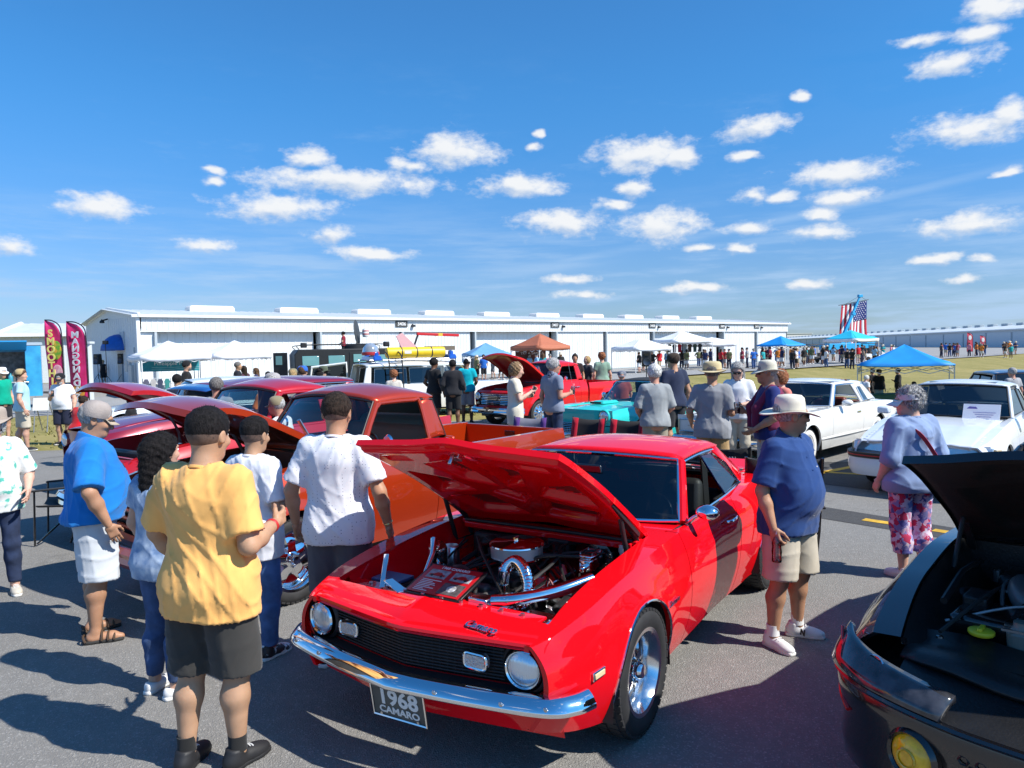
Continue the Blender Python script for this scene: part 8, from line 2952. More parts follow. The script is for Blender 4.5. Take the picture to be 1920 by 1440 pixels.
mid('grey haired man whose head shows above the orange hood',(-4.29,10.60),100,1.73,'ruddy',GRY,DARK,('short','dgrey'),None)
oq,oi=mid('man in orange printed tee and grey cap seen from behind',(-3.57,10.90),95,1.77,'ruddy',cl('orange_tee',.80,.20,.02),DARK,('short','grey'),('cap',cl('cap_grey',.36,.34,.34)),g=1.2)
for k,(z,w_) in enumerate(((1.36,.20),(1.32,.16),(1.27,.11))):
 m=MB();m.box((0,-.150,z*oi['s']),(w_,.004,.014));m.build('shirt_print',mat('print_cream',(.75,.65,.50),.8),oq)
mid('man in camouflage cap leaning by the orange truck windscreen',(-2.76,8.90),170,1.55,'ruddy',WHT,DARK,('crew','grey'),('cap',cl('cap_camo',.25,.21,.13)),('front','front'),lean=.2)
mid('woman in olive cap at the ambulance door',(-5.54,18.50),100,1.67,'fair',cl('olive_tee',.16,.17,.10),JEANS,('long','blonde'),('cap',cl('cap_olive',.24,.21,.12)),bk='trousers')
mid('man in bright blue cap and pale shirt at the ambulance door',(-4.72,16.50),80,1.77,'light',cl('pale_lilac_shirt',.50,.56,.72),DARK,('short','brown'),('cap',cl('cap_blue',.03,.13,.50)))
mid('woman with black bun beside the open ambulance door',(-4.10,15.50),110,1.71,'tan',cl('brown_top',.12,.07,.05),JEANS,('bun','black'),None,bk='trousers')
mid('person in dark green wide hat beside the ambulance',(-4.53,17.60),-120,1.73,'light',cl('green_top',.05,.10,.07),DARK,('short','dark'),('wide',cl('hat_green',.10,.12,.08),.14))
mid('dark haired child behind the maroon wagon',(-7.15,15.60),90,1.66,'olive',NVY,DARK,('short','black'),None,g=.9)
mid('man in black beanie and black jacket near the white canopy',(-9.56,21.50),20,1.90,'light',dict(col=BLK,sleeve=1.9),DARK,('crew','dark'),('beanie',BLKCAP),('bent','bent'),bk='trousers',beard='dgrey')
mid('uniformed officer with close cropped hair near the canopy stall',(-9.18,24.50),10,1.81,'olive',dict(col=cl('uniform',.012,.013,.02),sleeve=.9),cl('uniform2',.012,.013,.02),('crew','dgrey'),None,('fold','fold'),bk='trousers')
mid('woman in dark top at the canopy stall beside the officer',(-9.34,25.50),150,1.66,'tan',cl('plum_top',.08,.03,.05),DARK,('long','dark'),None,('front','front'))
mid('woman in navy print top selling at the canopy stall',(-9.44,27.00),190,1.55,'light',cl('navy_print',.05,.05,.12),DARK,('long','brown'),None,('front','front'))
mid('dark haired person behind the maroon roof near the armoured truck',(-7.67,23.00),90,1.50,'olive',cl('grey_top2',.2,.2,.21),DARK,('short','black'),None)
mid('tall man in black tee with short dark hair by the ambulance',(-2.09,19.60),50,1.86,'brown',BLK,BLK,('short','black'),None,('out','bent'))
mid('young man in black hoodie and black shorts by the red pickup',(-1.55,19.20),88,1.81,'brown',dict(col=cl('black_hoodie',.02,.02,.024),sleeve=1.9,fit=.035),BLK,('crew','black'),None,('bent','bent'))
mid('man in turquoise tee, grey shorts and white cap looking at the red pickup',(-1.26,20.40),85,1.84,'brown',TEAL,cl('grey_shorts',.30,.31,.33),('crew','black'),('cap',cl('cap_white',.7,.7,.7)),('front','front'),pitch=-14,g=1.05)
mid('curly ginger haired child in front of the ambulance',(-2.94,18.20),100,1.60,'fair',cl('pale_tee',.6,.55,.48),DARK,('curly','ginger'),None,g=.8)
q,qi=mid('teen in long cream tee with sandy hair holding a phone and cup',(0.05,12.80),5,1.84,'fair',dict(col=cl('cream_tee',.72,.66,.52),hem=.70),cl('cream_shorts',.6,.55,.45),('bob','sandy'),None,('phone','cup'),g=.9,hands=('grip','grip'),pitch=-12)
phone('black phone held up by the teen in the cream tee',hand_world(q,qi,'r',.09),R(70))
cup('clear cup with lid held by the teen in cream',hand_world(q,qi,'l',.09)+V3(0,0,.03))
q,qi=mid('grey haired man in slate polo holding a clear cup at the turquoise car',(0.74,13.20),40,1.88,'ruddy',dict(col=cl('slate_polo',.21,.24,.32),collar=True),JEANS_D,('short','grey'),None,('cup','down'),bk='trousers',glasses='sun',hands=('grip','relaxed'),yaw=-25)
cup('clear cup of ice held by the man in the slate polo',hand_world(q,qi,'r',.09)+V3(0,0,.02))
mid('woman with high bun and tan top beyond the red pickup',(2.04,23.50),-100,1.86,'tan',cl('black_vest',.03,.02,.02),DARK,('bun','dark'),None)
mid('blonde woman in dark top beyond the red pickup bed',(2.46,23.80),-150,1.78,'fair',cl('charcoal_top',.05,.05,.06),DARK,('bob','blonde'),None)
mid('person with big curly hair and sage green tee beyond the red pickup',(2.84,23.00),95,1.90,'light',cl('sage_tee',.22,.34,.26),DARK,('curly','ginger'),None)
mid('white haired man in grey sweatshirt seen from behind at the turquoise car',(2.11,10.80),96,1.79,'ruddy',dict(col=cl('grey_sweat',.30,.32,.33),sleeve=.95,fit=.030,folds=.009),cl('khaki_trousers',.36,.32,.24),('short','white'),None,('front','front'),bk='trousers',cell=.017)
mid('tall man in navy tee and black cap standing behind the turquoise car',(2.99,13.50),110,1.90,'tan',NVY,DARK,('crew','dark'),('cap',cl('cap_brown',.05,.035,.025)),g=1.15,z=.02)
mid('seated man in grey cap beyond the turquoise car',(2.83,18.80),-100,1.72,'ruddy',cl('red_grey_tee',.30,.06,.05),DARK,('crew','grey'),('cap',cl('cap_slate',.18,.19,.23)),seat=.62)
mid('man in grey tee and straw sun hat seen from behind at the white coupe',(2.66,9.70),70,1.83,'tan',dict(col=GRY,hem=.80,fit=.026,folds=.010,sleeve=.85),cl('ochre_shorts',.42,.27,.12),('crew','dgrey'),('wide',cl('hat_straw',.56,.46,.26),.165,cl('hat_strap',.3,.2,.1)),('cup','bent'),cell=.015,g=1.1)
mid('grey haired woman in white shirt and pink sunglasses reading a card',(3.59,11.60),-112,1.79,'fair',dict(col=WHT,sleeve=1.5,collar=True,folds=.008),KHAKI,('long','grey'),None,('belly','belly'),glasses='sun',pitch=-18,bk='trousers',cell=.017)
q,qi=mid('man in cream bucket hat with maroon hoodie over navy shirt holding a cup',(3.12,8.90),176,1.85,'tan',dict(col=cl('navy_polo',.018,.03,.14),sleeve=.9),cl('stone_trousers',.50,.48,.43),('crew','grey'),('wide',cl('hat_stone',.60,.57,.46),.15),('cup','front'),bk='trousers',glasses='sun',cell=.015,g=1.1,belly=.03,hands=('grip','relaxed'))
cup('clear cup of dark drink held by the man in the bucket hat',hand_world(q,qi,'r',.09)+V3(0,0,.02),mat('cola',(.16,.05,.05),.15))
def draped(o,info,colm):
 """hoodie slung over the shoulders: a loose shell round the upper back"""
 TT,s=info['TT'],info['s']
 def f(p):
  d=np.abs(loft(p,TT)-.045)-.012
  d=smax(d,p[:,1]-.05,.02)
  d=smax(smax(d,p[:,2]-1.47,.03),1.0+.12*np.sin(14*p[:,0])-p[:,2],.02)
  for sx in (-1,1):
   d=smin(d,seg(p,(sx*.13,.0,1.45),(sx*.12,.16,1.22),.045,.05),.03)
   d=smin(d,seg(p,(sx*.12,.16,1.22),(sx*.10,.17,.98),.05,.042),.03)
  return d+fold_noise(p,.008,77)
 V,F=isomesh(f,(-.4,-.35,.8),(.4,.4,1.6),.016)
 link_mesh('draped_hoodie',np_mesh('draped_hoodie',V*s,F),colm,o)
draped(q,qi,cl('maroon_hoodie',.17,.02,.06))
mid('ginger haired woman in coral top behind the man in the bucket hat',(3.89,10.60),-170,1.70,'fair',cl('coral_top',.70,.22,.17),KHAKI,('bob','ginger'),None)
mid('person in teal shirt beyond the white coupe',(7.87,18.30),100,1.14,'light',cl('teal_shirt',.02,.40,.34),DARK,('short','grey'),None)
mid('white haired person in white tee bending beyond the white coupe',(9.85,20.50),20,1.14,'fair',WHT,KHAKI,('short','white'),None,lean=.3)
mid('grey haired man at the right edge in front of the navy SUV',(11.31,16.50),95,1.41,'ruddy',cl('grey_tee3',.35,.35,.36),DARK,('short','grey'),None)
zz= lambda x,y:float(ground_z(x,y))-.012
for (lb,loc_,fc,hh,sk,tp_,bt_,hr,ht,ar,st) in (
  ('man in black tee at the back of the blue canopy',(16.54,33.50),110,1.72,'tan',BLK,DARK,('short','black'),None,('down','down'),None),
  ('man in black tee with white emblem under the blue canopy',(16.18,32.20),-95,1.74,'light',BLK,KHAKI,('crew','dgrey'),('cap',BLKCAP),('down','down'),None),
  ('man in black jacket standing in the shade of the blue canopy',(17.45,33.00),160,1.76,'tan',dict(col=BLK,sleeve=1.8),DARK,('crew','black'),None,('fold','fold'),None),
  ('boy in black cap sitting under the blue canopy',(17.29,31.40),175,1.50,'light',BLK,DARK,('crew','black'),('cap',BLKCAP),('front','front'),.50)):
 mid(lb,loc_,fc,hh,sk,tp_,bt_,hr,ht,ar,z=zz(*loc_),seat=st,cell=.028)
mid('man in royal blue polo and black shorts on the walk by the hangar',(-26.48,48.90),-95,1.72,'ruddy',cl('royal_polo',.01,.02,.22),BLK,('crew','dgrey'),None,z=.24,cell=.03,g=1.2)
mid('woman in black dress on the walk by the hangar',(-27.03,48.40),-95,1.62,'light',dict(col=BLK,hem=.62,sleeve=.2),BLK,('short','blonde'),None,z=.24,cell=.03)
mid('boy in maroon tee riding in the hatch of the armoured truck',(-7.55,33.0),180,1.30,'light',cl('maroon_tee',.25,.02,.04),DARK,('short','black'),None,('front','front'),z=1.70,cell=.024)
# ------------------------------------------------------------------ the far crowd: twelve figures, copied with their own clothes
TOPS=[('red',(.52,.02,.03)),('black',(.015,.015,.017)),('white',(.74,.74,.74)),('navy',(.02,.03,.09)),('grey',(.30,.31,.32)),('royal blue',(.02,.12,.45)),('pink',(.70,.25,.32)),('teal',(.03,.36,.38)),
  ('olive',(.14,.15,.07)),('orange',(.70,.22,.04)),('black',(.02,.02,.02)),('maroon',(.22,.02,.04)),('sky blue',(.25,.46,.66)),('charcoal',(.06,.06,.065))]
BOTS=[('black shorts',(.02,.02,.022),'s'),('khaki shorts',(.48,.40,.28),'s'),('blue jeans',(.05,.10,.24),'t'),('white shorts',(.70,.70,.70),'s'),('navy trousers',(.02,.025,.06),'t'),('grey shorts',(.25,.25,.26),'s')]
FARV=[]
rngp=random.Random(12)
for v in range(12):
 bk='trousers' if v%3==2 else 'shorts'
 o_,_=person('far person',(0,-500),0,1.74,(.92,1.0,1.15,1.0)[v%4],('light','tan','fair','brown')[v%4],dict(col=BLK,sleeve=.7,fit=.03,folds=.0),dict(col=BLK,kind=bk,leg=.5 if bk=='shorts' else .08,folds=0),
     (('short','long','crew','bob')[v%4],('dark','brown','grey','black','blonde')[v%5]),(None,None,('cap',BLKCAP),None,('wide',CREAM,.15))[v%5],('sneaker',SNEAK_W if v%2 else SNEAK_B),
     arms=(('down','bent'),('front','down'),('hip','down'),('cup','down'),('fold','fold'),('down','down'))[v%6],step=(.0,.10,.05)[v%3],cell=.036,seed=v)
 FARV.append((o_,bk))
used_combo=set()
def far_person(x,y,place,z=None,hs=1.0,force=None):
 bk=rngp.choice(['shorts','shorts','trousers'])
 src=rngp.choice([f for f in FARV if f[1]==bk])[0]
 for _ in range(400):
  t=force if force else rngp.choice(TOPS)
  bb_=rngp.choice([q_ for q_ in BOTS if (q_[2]=='t')==(bk=='trousers')])
  if (t[0],bb_[0],place) not in used_combo:
   break
 used_combo.add((t[0],bb_[0],place))
 o_=copy_tree(src)
 o_.location=(x,y,zz(x,y)+.012 if z is None else z)
 o_.rotation_euler=(0,0,rngp.uniform(0,2*PI))
 o_.scale=(hs,hs,hs*rngp.uniform(.93,1.04))
 o_['label']='distant person in %s top and %s %s'%(t[0],bb_[0],place)
 o_['group']='far crowd'
 for c_ in o_.children:
  n_=c_.name.split('.')[0]
  if n_ in ('shirt','shorts','trousers') and c_.material_slots:
   c_.material_slots[0].link='OBJECT'
   nm,cc_=(t[0],t[1]) if n_=='shirt' else (bb_[0],bb_[1])
   c_.material_slots[0].material=cloth('far_'+nm.replace(' ','_'),cc_)
FAR=[(9.91,56.86,'by the white canopy stalls'),(10.8,59.82,'by the white canopy stalls'),(11.08,57.66,'by the white canopy stalls'),(11.8,58.32,'by the white canopy stalls'),(14.06,66.13,'by the white canopy stalls'),(15.04,64.68,'by the white canopy stalls'),(14.98,62.52,'by the white canopy stalls'),(18.13,70.82,'between the white and blue canopies'),(17.85,68.08,'between the white and blue canopies'),(16.07,60.67,'between the white and blue canopies'),(19.33,70.98,'between the white and blue canopies'),(17.9,62.5,'between the white and blue canopies'),(20.21,70.72,'between the white and blue canopies'),(18.71,64.21,'between the white and blue canopies'),(18.61,62.58,'between the white and blue canopies'),(18.49,58.65,'between the white and blue canopies'),(20.85,66.02,'between the white and blue canopies'),(20.34,63.14,'between the white and blue canopies'),(20.2,61.04,'between the white and blue canopies'),(21.82,63.59,'near the left blue canopy'),(23.06,67.26,'near the left blue canopy'),(21.1,61.31,'near the left blue canopy'),(23.64,68.0,'near the left blue canopy'),(22.73,64.3,'near the left blue canopy'),(24.27,69.06,'near the left blue canopy'),(26.25,72.41,'near the left blue canopy'),(23.26,63.76,'near the left blue canopy'),(25.73,70.08,'near the left blue canopy'),(26.24,70.63,'near the left blue canopy'),(23.11,62.49,'near the left blue canopy'),(27.67,72.5,'near the left blue canopy'),(23.09,60.12,'near the left blue canopy'),(24.99,64.72,'near the left blue canopy'),(23.92,61.26,'near the left blue canopy'),(23.66,60.77,'near the left blue canopy'),(26.21,65.54,'before the teal canopy'),(29.13,72.3,'before the teal canopy'),(33.57,82.95,'before the teal canopy'),(28.43,70.6,'before the teal canopy'),(29.5,72.03,'before the teal canopy'),(29.1,70.85,'before the teal canopy'),(33.4,80.68,'before the teal canopy'),(28.62,67.34,'before the teal canopy'),(28.33,66.37,'before the teal canopy'),(27.13,63.08,'before the teal canopy'),(31.91,73.87,'before the teal canopy'),(32.67,75.73,'before the teal canopy'),(34.16,77.64,'before the teal canopy'),(35.39,80.35,'before the teal canopy'),(36.77,81.42,'before the teal canopy'),(33.97,75.49,'before the teal canopy'),(33.04,73.09,'before the teal canopy'),(37.17,81.38,'before the teal canopy'),(29.16,63.56,'before the teal canopy'),(29.32,62.94,'before the teal canopy'),(33.36,70.43,'behind the right blue canopy'),(34.1,71.18,'behind the right blue canopy'),(38.02,78.81,'behind the right blue canopy'),(33.78,68.06,'behind the right blue canopy'),(34.1,68.25,'behind the right blue canopy'),(42.09,82.88,'behind the right blue canopy'),(40.73,78.46,'behind the right blue canopy'),(38.79,74.28,'behind the right blue canopy'),(56.91,96.83,'by the red feather flags'),(50.83,86.48,'by the red feather flags'),(55.13,92.84,'by the red feather flags'),(54.56,91.08,'by the red feather flags'),(56.38,93.32,'by the red feather flags'),(53.14,87.19,'by the red feather flags'),(57.16,91.34,'by the red feather flags'),(58.92,92.81,'by the red feather flags'),(56.13,87.33,'by the red feather flags'),(59.63,93.17,'by the red feather flags'),(63.37,98.01,'by the red feather flags'),(59.91,88.74,'by the red feather flags'),(66.08,97.71,'by the red feather flags'),(66.85,98.24,'by the red feather flags'),(60.17,88.09,'by the red feather flags'),(68.0,98.66,'by the red feather flags'),(54.66,90.08,'beyond the red feather flags'),(61.01,100.02,'beyond the red feather flags'),(57.92,91.06,'beyond the red feather flags'),(65.19,100.73,'beyond the red feather flags'),(66.47,98.77,'beyond the red feather flags'),(70.08,102.78,'beyond the red feather flags'),(1.28,52.29,'at the brown canopy'),(1.72,49.9,'at the brown canopy'),(2.0,46.13,'at the brown canopy'),(2.43,46.07,'at the brown canopy'),(3.11,46.15,'at the brown canopy'),(-2.24,46.98,'at the small blue canopy'),(-1.79,46.8,'at the small blue canopy'),(-1.33,51.49,'at the small blue canopy'),(-0.71,49.23,'at the small blue canopy')]
for (x_,y_,pl_) in FAR:
 far_person(x_,y_,pl_)
for o_,_ in FARV:
 for c_ in list(o_.children):
  for g_ in list(c_.children):
   bpy.data.objects.remove(g_)
  bpy.data.objects.remove(c_)
 bpy.data.objects.remove(o_)
# ------------------------------------------------------------------ canopies, flags, stalls, chairs
def canopy(label,loc,rz,col,w=3.0,eave=2.05,peak=2.85,val=.26,zb=0.0,zigzag=False,legm=None,valm=None,d=None):
 o=thing('canopy',label,'canopy',(loc[0],loc[1],zb),rz,'pop-up canopies')
 a,d_=w/2,(d or w)/2
 n=9
 m=MB()
 for (sx,sy,ax) in ((1,0,0),(-1,0,0),(0,1,1),(0,-1,1)):
  A_=np.zeros((n,6,3))
  for i in range(n):
   t=-1+2*i/(n-1)
   for j in range(6):
    u=j/5
    x=(sx*a if ax==0 else t*a)*(1-u)
    y=(t*d_ if ax==0 else sy*d_)*(1-u)
    A_[i,j]=(x,y,lerp(eave,peak,u**1.18)-.07*(1-t*t)*(1-u))
  m.grid(A_,flip=(sx<0 or sy>0))
 m.build('canopy_top',col,o,angle=25,solid=.012)
 for (p0,p1) in (((a,-d_),(a,d_)),((-a,d_),(-a,-d_)),((a,d_),(-a,d_)),((-a,-d_),(a,-d_))):
  A_=np.zeros((n,2,3))
  for i in range(n):
   t=i/(n-1)
   q=4*t*(1-t)
   A_[i,0]=(*lerp(V3(*p0),V3(*p1),t),eave-.07*q)
   A_[i,1]=(*lerp(V3(*p0),V3(*p1),t),eave-.07*q-val-.02*math.sin(7*t))
  m=MB();m.grid(A_);m.build('valance',valm or col,o,solid=.008)
 LG=legm or mat('leg_white',(.70,.70,.69),.4)
 for x in (-a,a):
  for y in (-d_,d_):
   m=MB();m.box((x*.985,y*.985,eave/2-.05),(.045,.045,eave-.08));m.box((x*.985,y*.985,.02),(.10,.10,.02));m.build('leg',LG,o)
 for (p0,p1) in (((a,-d_),(a,d_)),((-a,d_),(-a,-d_)),((a,d_),(-a,d_)),((-a,-d_),(a,-d_))):
  m=MB();k=4
  for i in range(k):
   q0,q1=lerp(V3(*p0),V3(*p1),i/k)*.98,lerp(V3(*p0),V3(*p1),(i+1)/k)*.98
   z0,z1=(eave-.10-(val if zigzag else 0),eave-.38)
   m.bar((*q0,z0 if i%2 else z1),(*q1,z1 if i%2 else z0),.02,.03)
   m.bar((*q0,z1 if i%2 else z0),(*q1,z0 if i%2 else z1),.02,.03)
  m.build('truss',LG,o)
 return o
CB_=mat('canopy_blue',(.008,.26,.68),.6,var=.06,vscale=2)
CT_=mat('canopy_teal',(.02,.45,.66),.6,var=.06)
CBR=mat('canopy_rust',(.42,.13,.065),.7,var=.06)
CLB=mat('canopy_pale_blue',(.13,.32,.55),.65,var=.06)
canopy('left of the two white canopies before the hangar corner',(-17.77,38.00),R(38),CANVAS_W,3.3,2.12,2.85)
canopy('right of the two white canopies before the hangar corner',(-15.28,40.50),R(38),CANVAS_W,3.0,2.12,2.85)
canopy('small pale blue canopy behind the red pickup hood',(-1.75,50.00),R(12),CLB,2.9,1.80,2.52,.16)
canopy('rust brown canopy with a sample stall in front of the hangar',(2.05,52.00),R(41),CBR,3.0,2.22,3.12)
canopy('white canopy with open sides left of the clothing stall',(10.27,58.00),R(25),CANVAS_W,3.4,2.0,2.75)
canopy('tall white canopy of the clothing stall',(14.88,64.00),R(20),CANVAS_W,3.8,2.55,3.35)
canopy('flat white awning right of the clothing stall',(18.09,66.00),R(20),CANVAS_W,3.0,2.35,2.75,.4)
canopy('blue canopy left of the teal canopy in the far crowd',(24.30,66.00),R(35),CB_,3.0,1.95,2.75,.08)
canopy('teal canopy with white valance below the crane flag',(33.39,72.00),R(30),CT_,3.6,2.40,3.25,.28,valm=CANVAS_W)
canopy('large blue canopy with zigzag frame on the grass behind the white cars',(16.66,31.00),R(62),CB_,3.5,2.05,2.85,.05,zb=-.92,zigzag=True,legm=mat('leg_pale',(.62,.61,.57),.4))
def feather_flag(label,loc,rz,h,w,basem,words,tcol,mirror=False,band=None,outline=None):
 o=thing('feather_flag',label,'flag',(*loc,0),rz,'feather flags')
 m=MB();m.tube(bez([(0,0,0),(0,0,h*.55),(-.01,0,h*.80),(-.12*w,0,h*.93),(-.55*w,0,h*.99),(-w,0,h)],30),.022,8);m.build('pole',GLOSSBLACK,o)
 def edge(t):
  z=lerp(.55,h,t)
  k=max(0,(z/h-.78)/.22)
  return -.02-w*(1-math.sqrt(max(0,1-k*k)))*.98,z
 A_=np.zeros((26,8,3))
 for i in range(26):
  x1,z=edge(i/25)
  for j in range(8):
   u=j/7
   x=lerp(-w,x1,u)
   A_[i,j]=(x,.05*math.sin(5*u+6*i/25)*(1-u),z)
 m=MB();m.grid(A_,flip=True);m.build('cloth',basem,o,solid=.006)
 if words:
  k=len(words)
  lh=(h-.85)/k
  for i,ch in enumerate(words):
   t=text_part('letter',ch,lh*1.25,tcol,o,(-w*.62 if not mirror else -w*.52,-.075,h-.50-lh*i),(R(90),0,0),.006,bold=.012)
   if mirror:
    t.scale=(-1.25,1,1)
   else:
    t.scale=(1.1,1,1)
 if band:
  for (zc,rx,rz_,mm,xc) in band:
   m=MB();m.ellipsoid((xc,-.06,zc),(rx,.012,rz_),16,10);m.build('picture',mm,o)
 return o
PINK=mat('flag_pink',(.72,.03,.22),.6,col2=(.60,.02,.12),vscale=2.5)
FRUIT=mat('fruit_print',(.12,.38,.03),.6,col2=(.75,.42,.05),vscale=5,ctr=(.42,.58))
DRINKP=mat('drink_print',(.70,.22,.30),.6,col2=(.75,.60,.62),vscale=6)
feather_flag('pink feather flag lettered smoothies at the food trailer',(-16.23,26.50),R(-6),3.45,.64,PINK,'SMOOTHIES',mat('letter_yellow',(.85,.72,.20),.6),band=((2.35,.20,.34,FRUIT,-.20),(1.55,.20,.28,DRINKP,-.19),(1.0,.18,.2,mat('fruit_orange',(.75,.35,.05),.6),-.22)))
feather_flag('pink feather flag with white mirrored lettering at the food trailer',(-15.64,27.00),R(-8),3.40,.78,PINK,'MANGONADAS',mat('letter_ice',(.72,.78,.86),.6),True,band=((.78,.30,.26,mat('fruit_orange',(.75,.35,.05),.6),-.42),))
REDF=mat('flag_far_red',(.50,.02,.06),.6,col2=(.62,.10,.14),vscale=2)
feather_flag('tall red feather flag in the far crowd at the right',(58.03,92.00),R(0),2.95,.75,REDF,'',None,band=((2.3,.2,.3,WHITEP,-.4),))
feather_flag('short red feather flag behind the tall one at the right',(64.18,99.00),R(0),2.6,.8,REDF,'',None,band=((2.0,.2,.3,WHITEP,-.4),))
def camp_chair(label,loc,rz,seatm,sidem,z=0.0,word=None,hb=.92):
 o=thing('camp_chair',label,'chair',(*loc,z),rz,'folding camp chairs')
 m=MB();A_=np.zeros((5,7,3))
 for i in range(5):
  for j in range(7):
   u,v=i/4,j/6*2-1
   A_[i,j]=(.22-.46*u,.27*v,.44-.05*(1-v*v)-.03*u)
 m.grid(A_);m.build('seat',seatm,o,solid=.012)
 m=MB();A_=np.zeros((6,9,3))
 for i in range(6):
  for j in range(9):
   u,v=i/5,j/8*2-1
   A_[i,j]=(-.24-.13*u-.04*(1-v*v),.29*v*(1+.06*u),.40+(hb-.40)*u-.035*(1-v*v)*u)
 m.grid(A_);bk=m.build('backrest',seatm,o,solid=.014)
 for sd_ in (1,-1):
  m=MB();A_=np.zeros((6,2,3))
  for i in range(6):
   u=i/5
   A_[i,0]=(-.232-.13*u,sd_*.20,.41+(hb-.42)*u);A_[i,1]=(-.228-.13*u,sd_*.305,.41+(hb-.41)*u)
  m.grid(A_,flip=sd_>0);m.build('side_panel',sidem,bk,solid=.014,offset=0)
  m=MB();m.tube([(-.37,sd_*.31,hb+.01),(-.24,sd_*.30,.42),(-.10,sd_*.28,0.01)],.012,8);m.build('back_post',GLOSSBLACK,o)
  m=MB();m.bar((.24,sd_*.32,.62),(-.27,sd_*.32,.64),.06,.018);m.build('armrest',seatm,o,bevel=.006)
  m=MB();m.cyl((.22,sd_*.30,.62),(.24,sd_*.29,.01),.011,8);m.build('front_leg',GLOSSBLACK,o)
  m=MB();m.cyl((.22,sd_*.28,.03),(-.20,-sd_*.25,.42),.010,8);m.build('cross_brace',GLOSSBLACK,o)
 if word:
  text_part('lettering',word,.062,WHITEP,bk,(-.405,0,hb-.13),(R(90),0,R(-90)),.002)
 return o
CBLK=cloth('chair_black',(.02,.02,.022));CRED=cloth('chair_red',(.42,.01,.03));CPUR=cloth('chair_purple',(.10,.04,.20))
camp_chair('left red and black camp chair beyond the red car roof',(1.02,11.6),R(-128),CBLK,CRED)
camp_chair('right red and black camp chair beyond the red car roof',(1.60,11.2),R(-128),CBLK,CRED)
camp_chair('purple and grey camp chair behind the orange truck bed',(.12,11.9),R(-120),cloth('chair_grey',(.20,.20,.24)),CPUR)
camp_chair('wide black camp chair with white lettering behind the red car',(2.55,8.55),R(60),CBLK,CBLK,word='MAGELLAN')
camp_chair('black camp chair standing behind the man in navy',(2.42,6.60),R(75),CBLK,CBLK,hb=1.08)
camp_chair('black and brown folded camp chair behind the man in the blue shirt',(-5.15,8.3),R(-160),CBLK,cloth('chair_brown',(.16,.03,.025)),hb=.95)
def speaker_on_stand(label,loc,z,rz,top=1.75):
 o=thing('loudspeaker',label,'speaker',(*loc,z),rz)
 m=MB();m.box((0,0,top),(.38,.36,.64),None,(.92,.85));b=m.build('cabinet',BLACK,o,bevel=.03)
 m=MB();m.lathe([(0,.0),(.13,.01),(.145,.02),(.15,.0)],20,(0,-.185,top-.12),(0,-1,0));m.build('woofer',mat('woofer_blue',(.03,.05,.09),.4),b)
 m=MB();m.box((0,-.18,top+.18),(.20,.02,.10));m.build('horn',GLOSSBLACK,b)
 m=MB();m.cyl((0,0,.5),(0,0,top-.3),.02,8);m.build('pole',BLACK,o)
 for k in range(3):
  a=2*PI*k/3
  m=MB();m.cyl((0,0,.8),(.5*math.cos(a),.5*math.sin(a),.02),.014,6);m.build('leg',BLACK,o)
speaker_on_stand('black loudspeaker on a tripod stand beyond the turquoise car',(5.53,30.00),-.2,R(-5))
for (lb,p_) in (('grey loudspeaker box left on the hangar walk',(-25.44,45.00)),('grey loudspeaker box right on the hangar walk',(-24.23,45.50))):
 speaker_on_stand(lb,p_,.24,R(-10),1.7)
o=thing('lamp_stand','thin black tripod lamp stand on the hangar walk','lamp',(*(-24.36,44.00),.24))
m=MB();m.cyl((0,0,.4),(0,0,2.6),.02,8);m.build('pole',BLACK,o)
m=MB();m.box((0,0,2.7),(.30,.18,.22));m.build('lamp_head',BLACK,o,bevel=.03)
for k in range(3):
 m=MB();m.cyl((0,0,.7),(.5*math.cos(2.1*k),.5*math.sin(2.1*k),.02),.015,6);m.build('leg',BLACK,o)
def table(label,loc,z,rz,w,d,h,col,clothed=True):
 o=thing('table',label,'table',(*loc,z),rz,'stall tables')
 m=MB();m.box((0,0,h),(w,d,.04));m.build('table_top',col,o,bevel=.01)
 if clothed:
  m=MB();m.box((0,0,h/2),(w*.99,d*.99,h-.05));m.build('cloth_skirt',col,o)
 else:
  for x in (-w*.45,w*.45):
   for y in (-d*.42,d*.42):
    m=MB();m.cyl((x,y,0),(x,y,h),.018,6);m.build('leg',GREYM,o)
 return o
table('green covered table under the large blue canopy',(16.22,31.20),-.92,R(10),2.2,.8,.74,mat('table_green',(.02,.09,.05),.7))
table('white table before the left white canopy',(-17.04,35.50),0,R(38),2.4,.8,.75,mat('table_white',(.70,.70,.70),.7))
table('black table at the clothing stall',(14.62,61.50),0,R(10),3.0,.8,.80,BLACK,False)
table('white table at the rust brown canopy',(1.49,50.00),0,R(40),1.8,.7,.75,mat('table_white',(.7,.7,.7),.7))
o=thing('stall_banner','teal fabric banner lettered in white under the left white canopy','banner',(*(-18.30,39.20),0),R(15))
m=MB();m.box((0,0,1.55),(2.9,.03,.62));m.build('banner_cloth',mat('banner_teal',(.02,.26,.33),.7,col2=(.04,.36,.42),vscale=3),o)
text_part('lettering','Pineapple Party',.30,WHITEP,o,(.15,-.02,1.66),(R(90),0,0),.003)
for k in range(2):
 m=MB();m.tube([(-.9+.18*q,-.02,1.44-.09*k+.015*math.sin(q)) for q in range(14)],.012,5);m.build('wave_line',mat('wave_teal',(.30,.60,.62),.7),o)
for x in (-1.4,1.4):
 m=MB();m.cyl((x,.02,0),(x,.02,1.86),.02,6);m.build('banner_pole',WHITEP,o)
o=thing('stall_banner','brown banner inviting to try a sample under the rust canopy','banner',(*(1.38,52.50),0),R(5))
m=MB();m.box((0,0,1.2),(2.2,.03,1.5));m.build('banner_cloth',mat('banner_brown',(.13,.04,.025),.7),o)
text_part('lettering','TRY A SAMPLE',.26,WHITEP,o,(.1,-.02,1.72),(R(90),0,0),.003)
